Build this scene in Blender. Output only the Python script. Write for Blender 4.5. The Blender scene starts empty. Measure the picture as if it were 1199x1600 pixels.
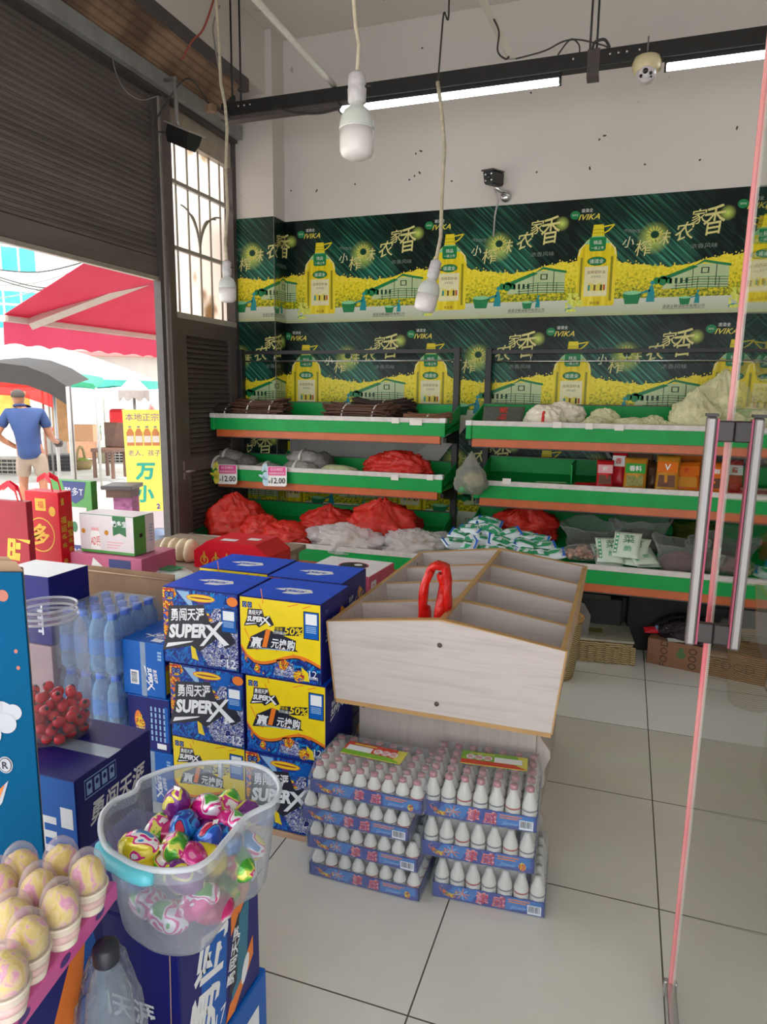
import bpy, bmesh, math, random
from mathutils import Vector, Matrix, noise
PI = math.pi
R0 = random.Random(7)
S = bpy.context.scene
COL = S.collection

# ------------------------------------------------------------------ camera
FPX, YAW, PITCH, ROLL, EYE = 1083.0, math.radians(19.1), math.radians(9.65), math.radians(.67), 1.5
fw = Vector((-math.sin(YAW)*math.cos(PITCH), math.cos(YAW)*math.cos(PITCH), -math.sin(PITCH)))
rt = Vector((math.cos(YAW), math.sin(YAW), 0)); up = rt.cross(fw)
rt = rt*math.cos(ROLL) + up*math.sin(ROLL); up = rt.cross(fw)
EYEP = Vector((0, 0, EYE))
cam = bpy.data.cameras.new('camera'); camo = bpy.data.objects.new('camera', cam); COL.objects.link(camo)
cam.sensor_fit = 'HORIZONTAL'; cam.sensor_width = 36; cam.lens = FPX/1199*36; cam.clip_start = .02; cam.clip_end = 200
camo.matrix_world = Matrix(((rt.x, up.x, -fw.x, 0), (rt.y, up.y, -fw.y, 0), (rt.z, up.z, -fw.z, EYE), (0, 0, 0, 1)))
S.camera = camo
# points of the place measured from the photograph (pixel ray met with a real plane)
def ray(px, py): return rt*((px-599.5)/FPX) - up*((py-800)/FPX) + fw
def FL(px, py, z=0.0): d = ray(px, py); return EYEP + d*((z-EYE)/d.z)
def WY(px, py, y): d = ray(px, py); return EYEP + d*(y/d.y)
def WX(px, py, x): d = ray(px, py); return EYEP + d*(x/d.x)
def AT(px, py, t): return EYEP + ray(px, py)*t

# ------------------------------------------------------------------ sky, sun, exposure
W = bpy.data.worlds.new('World'); S.world = W; W.use_nodes = True
bg = W.node_tree.nodes['Background']; bg.inputs[0].default_value = (.93, .97, 1, 1); bg.inputs[1].default_value = 3.0
sun = bpy.data.lights.new('sun', 'SUN'); sun.energy = 7.0; sun.angle = .02; sun.color = (1, .95, .86)
suno = bpy.data.objects.new('sun', sun); COL.objects.link(suno)
suno.rotation_euler = Vector((-.30, .22, -1)).to_track_quat('-Z', 'Y').to_euler()
S.view_settings.view_transform = 'Standard'; S.view_settings.look = 'None'
S.view_settings.gamma = 1; S.view_settings.use_curve_mapping = False
S.view_settings.exposure = 0.06
try:
    S.cycles.use_denoising = True; S.cycles.max_bounces = 10; S.cycles.transparent_max_bounces = 24
    S.cycles.diffuse_bounces = 6; S.cycles.sample_clamp_indirect = 6
except Exception: pass

# ------------------------------------------------------------------ materials
def lin(h):
    if isinstance(h, tuple): return (*h[:3], 1)
    h = h.lstrip('#'); c = [int(h[i:i+2], 16)/255 for i in (0, 2, 4)]
    return (*[x/12.92 if x <= .04045 else ((x+.055)/1.055)**2.4 for x in c], 1)
MC = {}
class NT:
    def __init__(s, name):
        s.m = bpy.data.materials.new(name); s.m.use_nodes = True; s.t = s.m.node_tree
        s.b = s.t.nodes['Principled BSDF']; s.o = s.t.nodes['Material Output']
    def n(s, ty, **kw):
        x = s.t.nodes.new(ty)
        for k, v in kw.items():
            if k.startswith('i_'):
                k = k[2:]; k = int(k) if k.isdigit() else k.replace('_', ' ')
                x.inputs[k].default_value = v
            else: setattr(x, k, v)
        return x
    def l(s, a, b): s.t.links.new(a, b)
    def ramp(s, src, stops, interp='LINEAR'):
        r = s.n('ShaderNodeValToRGB'); r.color_ramp.interpolation = interp; e = r.color_ramp.elements
        while len(e) < len(stops): e.new(.5)
        for q, (p, c) in zip(e, stops): q.position = p; q.color = lin(c) if not isinstance(c, float) else (c, c, c, 1)
        s.l(src, r.inputs[0]); return r.outputs[0]
    def coord(s, kind='Object', scale=(1, 1, 1), rot=(0, 0, 0), loc=(0, 0, 0)):
        c = s.n('ShaderNodeTexCoord'); mp = s.n('ShaderNodeMapping')
        mp.inputs['Scale'].default_value = scale; mp.inputs['Rotation'].default_value = rot; mp.inputs['Location'].default_value = loc
        s.l(c.outputs[kind], mp.inputs[0]); return mp.outputs[0]
    def noise(s, co, scale, detail=3, rough=.55, dist=0):
        x = s.n('ShaderNodeTexNoise'); x.inputs['Scale'].default_value = scale; x.inputs['Detail'].default_value = detail
        x.inputs['Roughness'].default_value = rough; x.inputs['Distortion'].default_value = dist
        s.l(co, x.inputs['Vector']); return x
    def mix(s, f, a, b, mode='MIX'):
        x = s.n('ShaderNodeMix', data_type='RGBA', blend_type=mode)
        for v, i in ((f, 0), (a, 6), (b, 7)):
            if hasattr(v, 'is_output'): s.l(v, x.inputs[i])
            else: x.inputs[i].default_value = v if i == 0 else lin(v)
        return x.outputs[2]
    def math(s, op, a, b=0.0):
        x = s.n('ShaderNodeMath', operation=op)
        for v, i in ((a, 0), (b, 1)):
            if hasattr(v, 'is_output'): s.l(v, x.inputs[i])
            else: x.inputs[i].default_value = v
        return x.outputs[0]
    def bump(s, h, strength=.2, dist=.01):
        b = s.n('ShaderNodeBump'); b.inputs['Strength'].default_value = strength; b.inputs['Distance'].default_value = dist
        s.l(h, b.inputs['Height']); s.l(b.outputs[0], s.b.inputs['Normal'])
    def col(s, c): s.l(c, s.b.inputs['Base Color'])
    def set(s, rough=.5, metal=0, spec=.5, coat=0):
        s.b.inputs['Roughness'].default_value = rough; s.b.inputs['Metallic'].default_value = metal
        s.b.inputs['Specular IOR Level'].default_value = spec; s.b.inputs['Coat Weight'].default_value = coat

def pm(name, c, rough=.5, var=.1, scale=12, bump=0, metal=0, coat=0, spec=.5):
    """plain procedural material: base colour with a little mottling of its own"""
    if name in MC: return MC[name]
    k = NT(name); k.set(rough, metal, spec, coat)
    co = k.coord(); nz = k.noise(co, scale, 3)
    base = lin(c); dk = tuple(max(0, x*(1-var)) for x in base[:3]); lt = tuple(min(1, x*(1+var)) for x in base[:3])
    k.col(k.ramp(nz.outputs[0], [(.3, dk), (.7, lt)]))
    if bump: k.bump(nz.outputs[0], bump, .004)
    MC[name] = k.m; return k.m

def film(name, c, alpha=.25, rough=.15, trans=0.0, wrinkle=0, fres=True, edge=.45):
    """thin see-through plastic: part clear, part tinted gloss"""
    if name in MC: return MC[name]
    k = NT(name); k.set(rough, 0, .6)
    co = k.coord(); nz = k.noise(co, 30, 3)
    b = lin(c); k.col(k.ramp(nz.outputs[0], [(.3, tuple(x*.85 for x in b[:3])), (.7, b[:3])]))
    if wrinkle:
        wz = k.noise(co, 16, 4, .6, 1.6).outputs[0]; k.bump(k.math('ABSOLUTE', k.math('SUBTRACT', wz, .5)), min(1, wrinkle*2), .03)
    tr = k.n('ShaderNodeBsdfTransparent'); tr.inputs[0].default_value = tuple(.55+.45*x for x in b[:3])+(1,)
    sh = k.b.outputs[0]
    if trans:
        tl = k.n('ShaderNodeBsdfTranslucent'); tl.inputs[0].default_value = b
        ms = k.n('ShaderNodeMixShader'); ms.inputs[0].default_value = trans; k.l(sh, ms.inputs[1]); k.l(tl.outputs[0], ms.inputs[2]); sh = ms.outputs[0]
    lw = k.n('ShaderNodeLayerWeight'); lw.inputs[0].default_value = .35
    f = k.math('ADD', k.math('MULTIPLY', lw.outputs['Facing'], (1-alpha)*edge if fres else 0.0), alpha)
    ms = k.n('ShaderNodeMixShader'); k.l(f, ms.inputs[0]); k.l(tr.outputs[0], ms.inputs[1]); k.l(sh, ms.inputs[2])
    k.l(ms.outputs[0], k.o.inputs[0]); MC[name] = k.m; return k.m

def emis(name, c, e):
    if name in MC: return MC[name]
    k = NT(name); k.b.inputs['Base Color'].default_value = lin(c)
    k.b.inputs['Emission Color'].default_value = lin(c); k.b.inputs['Emission Strength'].default_value = e
    MC[name] = k.m; return k.m

# ------------------------------------------------------------------ mesh builder
def I4(): return Matrix.Identity(4)
def frame(o, ux, uy):
    ux = Vector(ux).normalized(); uy = Vector(uy).normalized(); n = ux.cross(uy).normalized(); o = Vector(o)
    return Matrix(((ux.x, uy.x, n.x, o.x), (ux.y, uy.y, n.y, o.y), (ux.z, uy.z, n.z, o.z), (0, 0, 0, 1)))
def loc(x, y, z, rz=0, rx=0, ry=0): return Matrix.Translation((x, y, z)) @ Matrix.Rotation(rz, 4, 'Z') @ Matrix.Rotation(ry, 4, 'Y') @ Matrix.Rotation(rx, 4, 'X')
TXT = {}
def text_geo(s, bold):
    if (s, bold) in TXT: return TXT[(s, bold)]
    cu = bpy.data.curves.new('t', 'FONT'); cu.body = s; cu.resolution_u = 2; cu.offset = bold; cu.align_x = 'CENTER'; cu.align_y = 'CENTER'
    ob = bpy.data.objects.new('t', cu); COL.objects.link(ob)
    dg = bpy.context.evaluated_depsgraph_get(); me = ob.evaluated_get(dg).to_mesh()
    v = [tuple(p.co) for p in me.vertices]; f = [tuple(p.vertices) for p in me.polygons]
    ob.evaluated_get(dg).to_mesh_clear(); bpy.data.objects.remove(ob); bpy.data.curves.remove(cu)
    if v:
        x0 = min(p[0] for p in v); x1 = max(p[0] for p in v); y0 = min(p[1] for p in v); y1 = max(p[1] for p in v)
        w = max(x1-x0, 1e-6); h = max(y1-y0, 1e-6)
        v = [((p[0]-(x0+x1)/2), (p[1]-(y0+y1)/2)) for p in v]
    else: w = h = 1
    TXT[(s, bold)] = (v, f, w, h); return TXT[(s, bold)]

class MB:
    def __init__(s): s.v = []; s.f = []; s.mi = []; s.sm = []; s.ms = []
    def add(s, vs, fs, m, smooth=False, M=None):
        if m not in s.ms: s.ms.append(m)
        i = s.ms.index(m); b = len(s.v)
        s.v += [tuple(M @ Vector(p)) for p in vs] if M is not None else [tuple(p) for p in vs]
        s.f += [tuple(b+q for q in f) for f in fs]; s.mi += [i]*len(fs); s.sm += [smooth]*len(fs); return s
    def bm(s, bm, m, smooth=False, M=None):
        bm.verts.index_update(); s.add([v.co.copy() for v in bm.verts], [[v.index for v in f.verts] for f in bm.faces], m, smooth, M); bm.free(); return s
    def box(s, lo, hi, m, bev=0, M=None):
        if not bev:
            (a, b, c), (d, e, f) = lo, hi
            return s.add([(a, b, c), (d, b, c), (d, e, c), (a, e, c), (a, b, f), (d, b, f), (d, e, f), (a, e, f)],
                         [(0, 3, 2, 1), (4, 5, 6, 7), (0, 1, 5, 4), (1, 2, 6, 5), (2, 3, 7, 6), (3, 0, 4, 7)], m, False, M)
        bm = bmesh.new(); bmesh.ops.create_cube(bm, size=1)
        for v in bm.verts: v.co = Vector([(l+h)/2 + q*(h-l) for q, l, h in zip(v.co, lo, hi)])
        bmesh.ops.bevel(bm, geom=bm.edges[:], offset=bev, segments=2, affect='EDGES', profile=.5)
        return s.bm(bm, m, False, M)
    def prism(s, pts, z0, z1, m, M=None, smooth=False, cap=True):
        n = len(pts); vs = [(x, y, z0) for x, y in pts] + [(x, y, z1) for x, y in pts]
        fs = [(i, (i+1) % n, n+(i+1) % n, n+i) for i in range(n)]
        s.add(vs, fs, m, smooth, M)
        if cap: s.add(vs, [tuple(reversed(range(n))), tuple(range(n, 2*n))], m, False, M)
        return s
    def poly(s, pts, m, M=None, z=0.0): return s.add([(x, y, z) for x, y in pts], [tuple(range(len(pts)))], m, False, M)
    def rect(s, x0, y0, x1, y1, m, M=None, z=0.0): return s.poly([(x0, y0), (x1, y0), (x1, y1), (x0, y1)], m, M, z)
    def ell(s, cx, cy, rx, ry, m, M=None, z=0.0, n=20, rot=0):
        c, q = math.cos(rot), math.sin(rot)
        return s.poly([(cx+rx*math.cos(2*PI*i/n)*c-ry*math.sin(2*PI*i/n)*q, cy+rx*math.cos(2*PI*i/n)*q+ry*math.sin(2*PI*i/n)*c) for i in range(n)], m, M, z)
    def ring(s, cx, cy, rx, ry, w, m, M=None, z=0.0, n=28):
        o = [(cx+rx*math.cos(2*PI*i/n), cy+ry*math.sin(2*PI*i/n), z) for i in range(n)] + [(cx+(rx-w)*math.cos(2*PI*i/n), cy+(ry-w)*math.sin(2*PI*i/n), z) for i in range(n)]
        return s.add(o, [(i, (i+1) % n, n+(i+1) % n, n+i) for i in range(n)], m, False, M)
    def line(s, pts, w, m, M=None, z=0.0):
        for (a, b), (c, d) in zip(pts, pts[1:]):
            L = math.hypot(c-a, d-b) or 1e-6; nx, ny = -(d-b)/L*w/2, (c-a)/L*w/2
            s.poly([(a+nx, b+ny), (a-nx, b-ny), (c-nx, d-ny), (c+nx, d+ny)], m, M, z)
        return s
    def text(s, t, cx, cy, h, m, M=None, z=0.0, w=None, shear=0, bold=.0, rot=0, back=None, bo=.0):
        v, f, tw, th = text_geo(t, bold); sy = h/th; sx = (w/tw) if w else sy
        c, q = math.cos(rot), math.sin(rot); out = []
        for x, y in v:
            x, y = x*sx + y*sy*shear, y*sy; out.append((cx+x*c-y*q, cy+x*q+y*c, z))
        if back: s.text(t, cx, cy, h*(1+bo), back, M, z-.0002, w=(w or tw*sy)*(1+bo*.4), shear=shear, bold=.06, rot=rot)
        return s.add(out, f, m, False, M)
    def tube(s, pts, r, m, seg=8, M=None, cap=True, smooth=True, closed=False):
        pts = [Vector(p) for p in pts]; n = len(pts); rr = r if isinstance(r, (list, tuple)) else [r]*n
        vs = []; prev = None
        for i, p in enumerate(pts):
            d = (pts[(i+1) % n]-pts[i-1]) if closed else (pts[min(i+1, n-1)]-pts[max(i-1, 0)])
            d = d.normalized() if d.length > 1e-9 else Vector((0, 0, 1))
            if prev is None:
                a = Vector((0, 0, 1)) if abs(d.z) < .9 else Vector((1, 0, 0)); u = d.cross(a).normalized()
            else: u = (prev - d*prev.dot(d)).normalized()
            prev = u; w = d.cross(u)
            vs += [p + (u*math.cos(2*PI*j/seg)+w*math.sin(2*PI*j/seg))*rr[i] for j in range(seg)]
        fs = []
        for i in range(n if closed else n-1):
            k = (i+1) % n
            fs += [(i*seg+j, i*seg+(j+1) % seg, k*seg+(j+1) % seg, k*seg+j) for j in range(seg)]
        if cap and not closed: fs += [tuple(reversed(range(seg))), tuple(range((n-1)*seg, n*seg))]
        return s.add(vs, fs, m, smooth, M)
    def lathe(s, prof, m, seg=24, M=None, smooth=True, sx=1, sy=1):
        vs = []; n = len(prof)
        for r, z in prof: vs += [(r*sx*math.cos(2*PI*j/seg), r*sy*math.sin(2*PI*j/seg), z) for j in range(seg)]
        fs = [(i*seg+j, i*seg+(j+1) % seg, (i+1)*seg+(j+1) % seg, (i+1)*seg+j) for i in range(n-1) for j in range(seg)]
        if prof[0][0] > 1e-5: fs.append(tuple(reversed(range(seg))))
        if prof[-1][0] > 1e-5: fs.append(tuple(range((n-1)*seg, n*seg)))
        return s.add(vs, fs, m, smooth, M)
    def lump(s, c, r, m, seed=0, amp=.15, fr=2.0, wr=.06, wf=5.0, flat=-.6, u=28, v=16, M=None, top=0.0):
        """crumpled closed bag-like mound; flat = height (unit sphere) below which it rests flat; top pulls a tuft up"""
        vs = []; o = Vector((seed*7.3, seed*3.1, seed*1.7))
        for i in range(v+1):
            th = PI*i/v
            for j in range(u):
                ph = 2*PI*j/u; p = Vector((math.sin(th)*math.cos(ph), math.sin(th)*math.sin(ph), math.cos(th)))
                w_ = p + .35*Vector((noise.noise(p*2+o), noise.noise(p*2.3-o), noise.noise(p*1.9+o*2))); k = 1 + amp*noise.noise(p*fr+o) + wr*(.6-2*abs(noise.noise(w_*wf*.6+o))) + wr*.55*(.6-2*abs(noise.noise(w_*wf*1.5+o))) + wr*.3*(.6-2*abs(noise.noise(w_*wf*3.2+o)))
                q = p*k
                if top and p.z > .6: q.z += top*((p.z-.6)/.4)**2; q.x *= 1-.5*((p.z-.6)/.4); q.y *= 1-.5*((p.z-.6)/.4)
                if q.z < flat: q.z = flat
                vs.append((c[0]+q.x*r[0], c[1]+q.y*r[1], c[2]+(q.z-flat)*r[2]))
        fs = [(i*u+j, (i+1)*u+j, (i+1)*u+(j+1) % u, i*u+(j+1) % u) for i in range(v) for j in range(u)]
        return s.add(vs, fs, m, True, M)
    def pillow(s, w, h, t, m, M=None, n=10, seed=0, crimp=.06, wr=.25):
        """a filled sachet lying in its own x-y plane, sealed at both ends"""
        vs = []; o = Vector((seed*3.7, seed*1.3, 0))
        for sgn in (1, -1):
            for i in range(n+1):
                for j in range(n+1):
                    a, b = i/n*2-1, j/n*2-1
                    e = max(0, (1-abs(a)**3))*max(0, 1-max(0, abs(b)-0)**4)
                    if abs(b) > 1-crimp*2: e *= .12
                    z = t/2*e*(1+wr*noise.noise(Vector((a*2, b*2, sgn))+o))+.0006
                    vs.append((a*w/2*(1-.06*(1-abs(b)**2)), b*h/2, sgn*z))
        N = (n+1)**2; fs = []
        for k in range(2):
            for i in range(n):
                for j in range(n):
                    q = (k*N+i*(n+1)+j, k*N+(i+1)*(n+1)+j, k*N+(i+1)*(n+1)+j+1, k*N+i*(n+1)+j+1)
                    fs.append(q if k == 0 else q[::-1])
        per = [i*(n+1) for i in range(n+1)] + [n*(n+1)+j for j in range(1, n+1)] + [i*(n+1)+n for i in range(n-1, -1, -1)] + [j for j in range(n-1, 0, -1)]
        for a, b in zip(per, per[1:]+per[:1]): fs.append((b, a, N+a, N+b))
        return s.add(vs, fs, m, True, M)
    def mesh(s, name):
        me = bpy.data.meshes.new(name); me.from_pydata(s.v, [], s.f)
        for m in s.ms: me.materials.append(m)
        me.polygons.foreach_set('material_index', s.mi); me.polygons.foreach_set('use_smooth', s.sm); me.update(); return me
    def build(s, name, parent=None, M=None):
        o = bpy.data.objects.new(name, s.mesh(name)); COL.objects.link(o)
        if parent is not None: o.parent = parent
        if M is not None:
            if parent is None: o.matrix_world = M
            else: o.matrix_local = M
        return o

def tag(o, label=None, cat=None, group=None, kind=None):
    if label: o['label'] = label
    if cat: o['category'] = cat
    if group: o['group'] = group
    if kind: o['kind'] = kind
    return o
def thing(name, label, cat, M=None, group=None):
    o = bpy.data.objects.new(name, None); o.empty_display_size = .05; COL.objects.link(o)
    if M is not None: o.matrix_world = M
    return tag(o, label, cat, group)
def struct(o): o['kind'] = 'structure'; return o
KIDS = {}
def dup(o, M=None, label=None, group=None):
    def cp(x, par):
        c = x.copy(); COL.objects.link(c)
        if par is not None: c.parent = par; c.matrix_parent_inverse = x.matrix_parent_inverse.copy()
        for ch in x.children: cp(ch, c)
        return c
    r = cp(o, None)
    if M is not None: r.matrix_world = M
    if label: r['label'] = label
    if group: r['group'] = group
    return r
# ------------------------------------------------------------------ room shell
YB, XL, ZC = 4.8, -2.765, 3.93       # back wall, left wall, ceiling
def wall_mat(name, c):
    k = NT(name); k.set(.75, 0, .3); co = k.coord()
    big = k.ramp(k.noise(co, 1.1, 4).outputs[0], [(.3, tuple(x*.93 for x in lin(c)[:3])), (.7, lin(c)[:3])])
    sp = k.ramp(k.noise(co, 9, 2, .4).outputs[0], [(.0, (.35, .31, .27)), (.235, (.35, .31, .27)), (.25, (1, 1, 1)), (1, (1, 1, 1))])
    k.col(k.mix(.5, big, sp, 'MULTIPLY')); k.bump(k.noise(co, 90, 3).outputs[0], .06, .002); return k.m
m_wall = wall_mat('wall_paint', '#cfc8c2'); m_ceil = wall_mat('ceiling_paint', '#c9c3bd')
def floor_mat():
    k = NT('floor_tile'); k.set(.16, 0, .5); co = k.coord(); sx = k.n('ShaderNodeSeparateXYZ'); k.l(co, sx.inputs[0])
    def grout(o, off, p):
        fr = k.math('FRACT', k.math('DIVIDE', k.math('ADD', o, off), p))
        return k.math('GREATER_THAN', k.math('ABSOLUTE', k.math('SUBTRACT', fr, .5)), .5-.0022/p)
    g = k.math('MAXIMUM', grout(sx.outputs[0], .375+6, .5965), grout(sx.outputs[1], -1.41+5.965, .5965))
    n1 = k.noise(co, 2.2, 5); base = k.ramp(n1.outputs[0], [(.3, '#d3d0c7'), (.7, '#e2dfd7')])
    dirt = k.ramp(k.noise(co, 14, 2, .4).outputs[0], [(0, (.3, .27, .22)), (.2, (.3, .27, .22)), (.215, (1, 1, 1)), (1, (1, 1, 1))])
    sheen_row = k.math('GREATER_THAN', sx.outputs[1], 3.195)
    base = k.mix(sheen_row, k.mix(.18, base, '#b0a999', 'MIX'), '#ecedea')  # reflected light painted into the tile colour: back row lighter, other rows darker
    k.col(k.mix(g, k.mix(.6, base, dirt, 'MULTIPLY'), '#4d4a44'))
    r = k.ramp(k.noise(co, 5, 4).outputs[0], [(.3, .12), (.7, .24)]); k.l(r, k.b.inputs['Roughness'])
    k.bump(k.noise(co, 3, 2).outputs[0], .03, .01); return k.m
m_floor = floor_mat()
m_dark = pm('dark_steel', '#4b4443', .45, .15, 20, .05); m_jamb = pm('door_post_paint', '#5a4f4b', .4, .12, 15)
m_jambl = pm('bare_aluminium', '#a39a92', .4, .1, 15, 0, .3)
m_grey = pm('galvanised_channel', '#8c8d8c', .5, .15, 8, .05, .2)
m_black = pm('black_paint', '#1d1c1d', .5, .2, 20); m_white = pm('white_plastic', '#e6e5e1', .35, .05)

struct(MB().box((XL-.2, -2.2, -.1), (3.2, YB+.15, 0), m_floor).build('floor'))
wbk = MB().box((XL-.2, YB, 0), (3.2, YB+.15, ZC), m_wall); m_mark = pm('wall_mark', '#4a4038', .9, .2)
for i, (px, py) in enumerate([(945, 212), (937, 218), (650, 240), (658, 236), (640, 281), (648, 275), (656, 270), (706, 283), (839, 269), (922, 263), (1008, 257), (1094, 250), (1152, 200), (830, 145), (455, 298), (495, 298), (555, 288), (660, 75)]):
    q_ = WY(px, py, YB); wbk.ell(0, 0, .013 if i % 3 == 0 else .008, .006, m_mark, frame((q_.x, YB-.0006, q_.z), (1, 0, 0), (0, 0, 1)), 0, 7, i*.9)
struct(wbk.build('wall_back'))
struct(MB().box((3.05, -.8, 0), (3.2, YB, ZC), m_wall).build('wall_right'))
struct(MB().box((XL-.2, -.8, ZC), (3.2, YB+.15, ZC+.1), m_ceil).build('ceiling'))
struct(MB().box((XL-.2, 4.625, 0), (-2.449, YB, ZC), m_wall).build('wall_pillar'))
struct(MB().box((XL-.2, -.8, 3.53), (-2.5, 4.625, ZC), m_wall).build('wall_left'))
struct(MB().box((XL-.2, -.8, 0), (XL, -.6, 3.53), m_wall).box((XL-.2, -.8, 2.6), (3.2, -.65, ZC+.1), m_wall).box((1.7, -.8, 0), (3.2, -.65, 2.6), m_wall).build('wall_front_unseen'))  # unseen front; the lintel is added to dim the upper back wall

# timber soffit with its dark strip, and the steel channel over the shutter
k = NT('weathered_timber'); k.set(.7); co = k.coord('Object', (1, 1, 1))
wv = k.n('ShaderNodeTexWave', wave_type='BANDS', bands_direction='X'); wv.inputs['Scale'].default_value = 9; wv.inputs['Distortion'].default_value = .6; k.l(co, wv.inputs[0])
pat = k.ramp(k.noise(k.coord('Object', (1, 1.2, 1)), 2.5, 4).outputs[0], [(.35, '#5c463a'), (.6, '#94765f')])
k.col(k.mix(.55, pat, k.ramp(wv.outputs[0], [(.0, (.35, .3, .25)), (.35, (1, 1, 1))]), 'MULTIPLY')); m_timber = k.m
def slab(x0, z0, x1, z1, th, y0, y1, m):
    d = Vector((x1-x0, z1-z0)).normalized(); n = Vector((-d.y, d.x))*th
    p = [(x0, z0), (x1, z1), (x1+n.x, z1+n.y), (x0+n.x, z0+n.y)]
    vs = [(x, y0, z) for x, z in p] + [(x, y1, z) for x, z in p]
    return MB().add(vs, [(0, 1, 2, 3), (7, 6, 5, 4), (0, 4, 5, 1), (1, 5, 6, 2), (2, 6, 7, 3), (3, 7, 4, 0)], m)
struct(slab(-2.71, 3.3, -2.5, 3.46, .03, -.6, 4.3, m_timber).build('trim_1'))
struct(MB().box((-2.56, -.6, 3.455), (-2.497, 4.4, 3.535), m_dark).build('trim_2'))
struct(MB().box((-2.75, -.6, 3.235), (-2.66, 4.58, 3.32), m_grey).box((-2.75, -.6, 3.215), (-2.7, 4.58, 3.235), m_dark).build('trim_3'))
struct(MB().box((XL-.2, -.6, 3.32), (-2.72, 4.6, 3.53), m_dark).build('trim_4'))

# roller shutter
k = NT('shutter_steel'); k.set(.5, .2); co = k.coord()
k.col(k.ramp(k.noise(k.coord('Object', (1, .4, 3)), 2, 4).outputs[0], [(.3, '#5a524e'), (.7, '#776c67')])); m_shut = k.m
sh = MB(); z = 2.3; prof = []
while z < 3.26:
    prof += [(0, z), (.010, z+.006), (.010, z+.022), (0, z+.030)]; z += .034
vs = []; y0, y1 = -.6, 3.7
for x, q in prof: vs += [(XL+x, y0, q), (XL+x, y1, q)]
sh.add(vs, [(2*i, 2*i+1, 2*i+3, 2*i+2) for i in range(len(prof)-1)], m_shut)
sh.box((XL-.02, y0, 2.2), (XL+.002, y1, 3.3), m_shut); sh.box((XL-.012, y0, 2.19), (XL+.014, y1, 2.30), m_shut, .004)
shutter = tag(sh.build('roller_shutter'), 'dark ribbed roller shutter half lowered over the street doorway', 'roller shutter')
MB().box((XL-.016, y0, 2.165), (XL+.02, y1, 2.19), m_jambl, .004).build('bottom_rail', shutter)

# door post, window and louvred panel at the far end of the left wall
struct(MB().box((XL-.02, 3.70, 0), (XL+.03, 3.735, 3.25), m_dark).box((XL-.02, 3.735, 0), (XL+.04, 3.752, 3.25), m_jambl)
       .box((XL-.04, 3.752, 0), (XL+.06, 3.815, 3.25), m_jamb).build('trim_5'))
struct(MB().box((XL-.1, 4.575, 0), (XL+.02, 4.625, 3.25), m_dark).build('trim_6'))
k = NT('frosted_pane'); tl = k.n('ShaderNodeBsdfTranslucent'); tl.inputs[0].default_value = (.92, .88, .83, 1)
co = k.coord(); st = k.ramp(k.noise(co, 2.2, 3).outputs[0], [(.33, '#b7a183'), (.40, '#fdf9f2')]); k.l(st, tl.inputs[0])
k.col(st); k.set(.3); ms = k.n('ShaderNodeMixShader'); ms.inputs[0].default_value = .85
k.l(k.b.outputs[0], ms.inputs[1]); k.l(tl.outputs[0], ms.inputs[2]); k.l(ms.outputs[0], k.o.inputs[0]); m_frost = k.m
m_bar = pm('painted_bar', '#a8a097', .5)
wy0, wy1, wz0, wz1 = 3.815, 4.575, 1.99, 3.2
win = struct(MB().box((XL-.06, wy0, wz0), (XL-.05, wy1, wz1), m_frost).build('window_1'))
struct(MB().box((XL-.05, wy0, wz0-.03), (XL+.03, wy1, wz0+.012), m_bar, .004).build('window_sill', win))
struct(MB().box((XL-.04, wy0, 3.06), (XL+.01, wy1, wz1+.05), pm('beige_board', '#a59a8c', .6)).build('window_head', win))
gb = MB()
zb = [WX(258, 274.5, XL).z, WX(261, 381, XL).z]
for z in zb: gb.box((XL-.035, wy0, z-.012), (XL-.01, wy1, z+.012), m_bar)
for i in range(1, 6):
    y = wy0 + .02 + i*.128; gb.tube([(XL-.024, y, wz0+.01), (XL-.024, y, 3.08)], .007, m_bar, 6)
for a, r in ((-1, .1), (-1, .2), (1, .12), (1, .2), (1, .27)):
    pts = [(XL-.024, wy0+.4 + a*r*(1-math.cos(t*PI/2)) , zb[1]+.0 + (zb[0]-zb[1])*.85*math.sin(t*PI/2)*(.62+r)) for t in [i/10 for i in range(11)]]
    gb.tube(pts, .006, m_bar, 6)
struct(gb.build('window_grille', win))
lv = MB().box((XL-.06, wy0, 0), (XL+.0, wy1, 1.965), m_jamb)
lv.box((XL, wy0, 1.86), (XL+.03, wy1, 1.965), m_jamb).box((XL, wy0, 0), (XL+.03, wy1, .22), m_jamb)
lv.box((XL, wy0, .22), (XL+.03, wy0+.13, 1.86), m_jamb).box((XL, wy1-.1, .22), (XL+.03, wy1, 1.86), m_jamb)
for a, b in ((.24, .98), (1.06, 1.84)):
    z = a
    while z < b:
        lv.add([(XL, wy0+.13, z), (XL+.024, wy0+.13, z+.006), (XL+.004, wy0+.13, z+.03), (XL, wy1-.1, z), (XL+.024, wy1-.1, z+.006), (XL+.004, wy1-.1, z+.03)],
               [(0, 1, 4, 3), (1, 2, 5, 4), (0, 2, 1), (3, 4, 5)], m_jamb); z += .033
lv.box((XL, wy0+.12, .97), (XL+.022, wy1-.09, 1.07), m_jamb)
door = struct(lv.build('door_1'))
struct(MB().box((XL+.03, wy0+.02, .93), (XL+.04, wy0+.05, 1.05), m_jambl).tube([(XL+.035, wy0+.035, .985), (XL+.075, wy0+.035, .985), (XL+.08, wy0+.1, .985)], .008, m_jambl, 8).build('door_handle', door))

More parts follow.
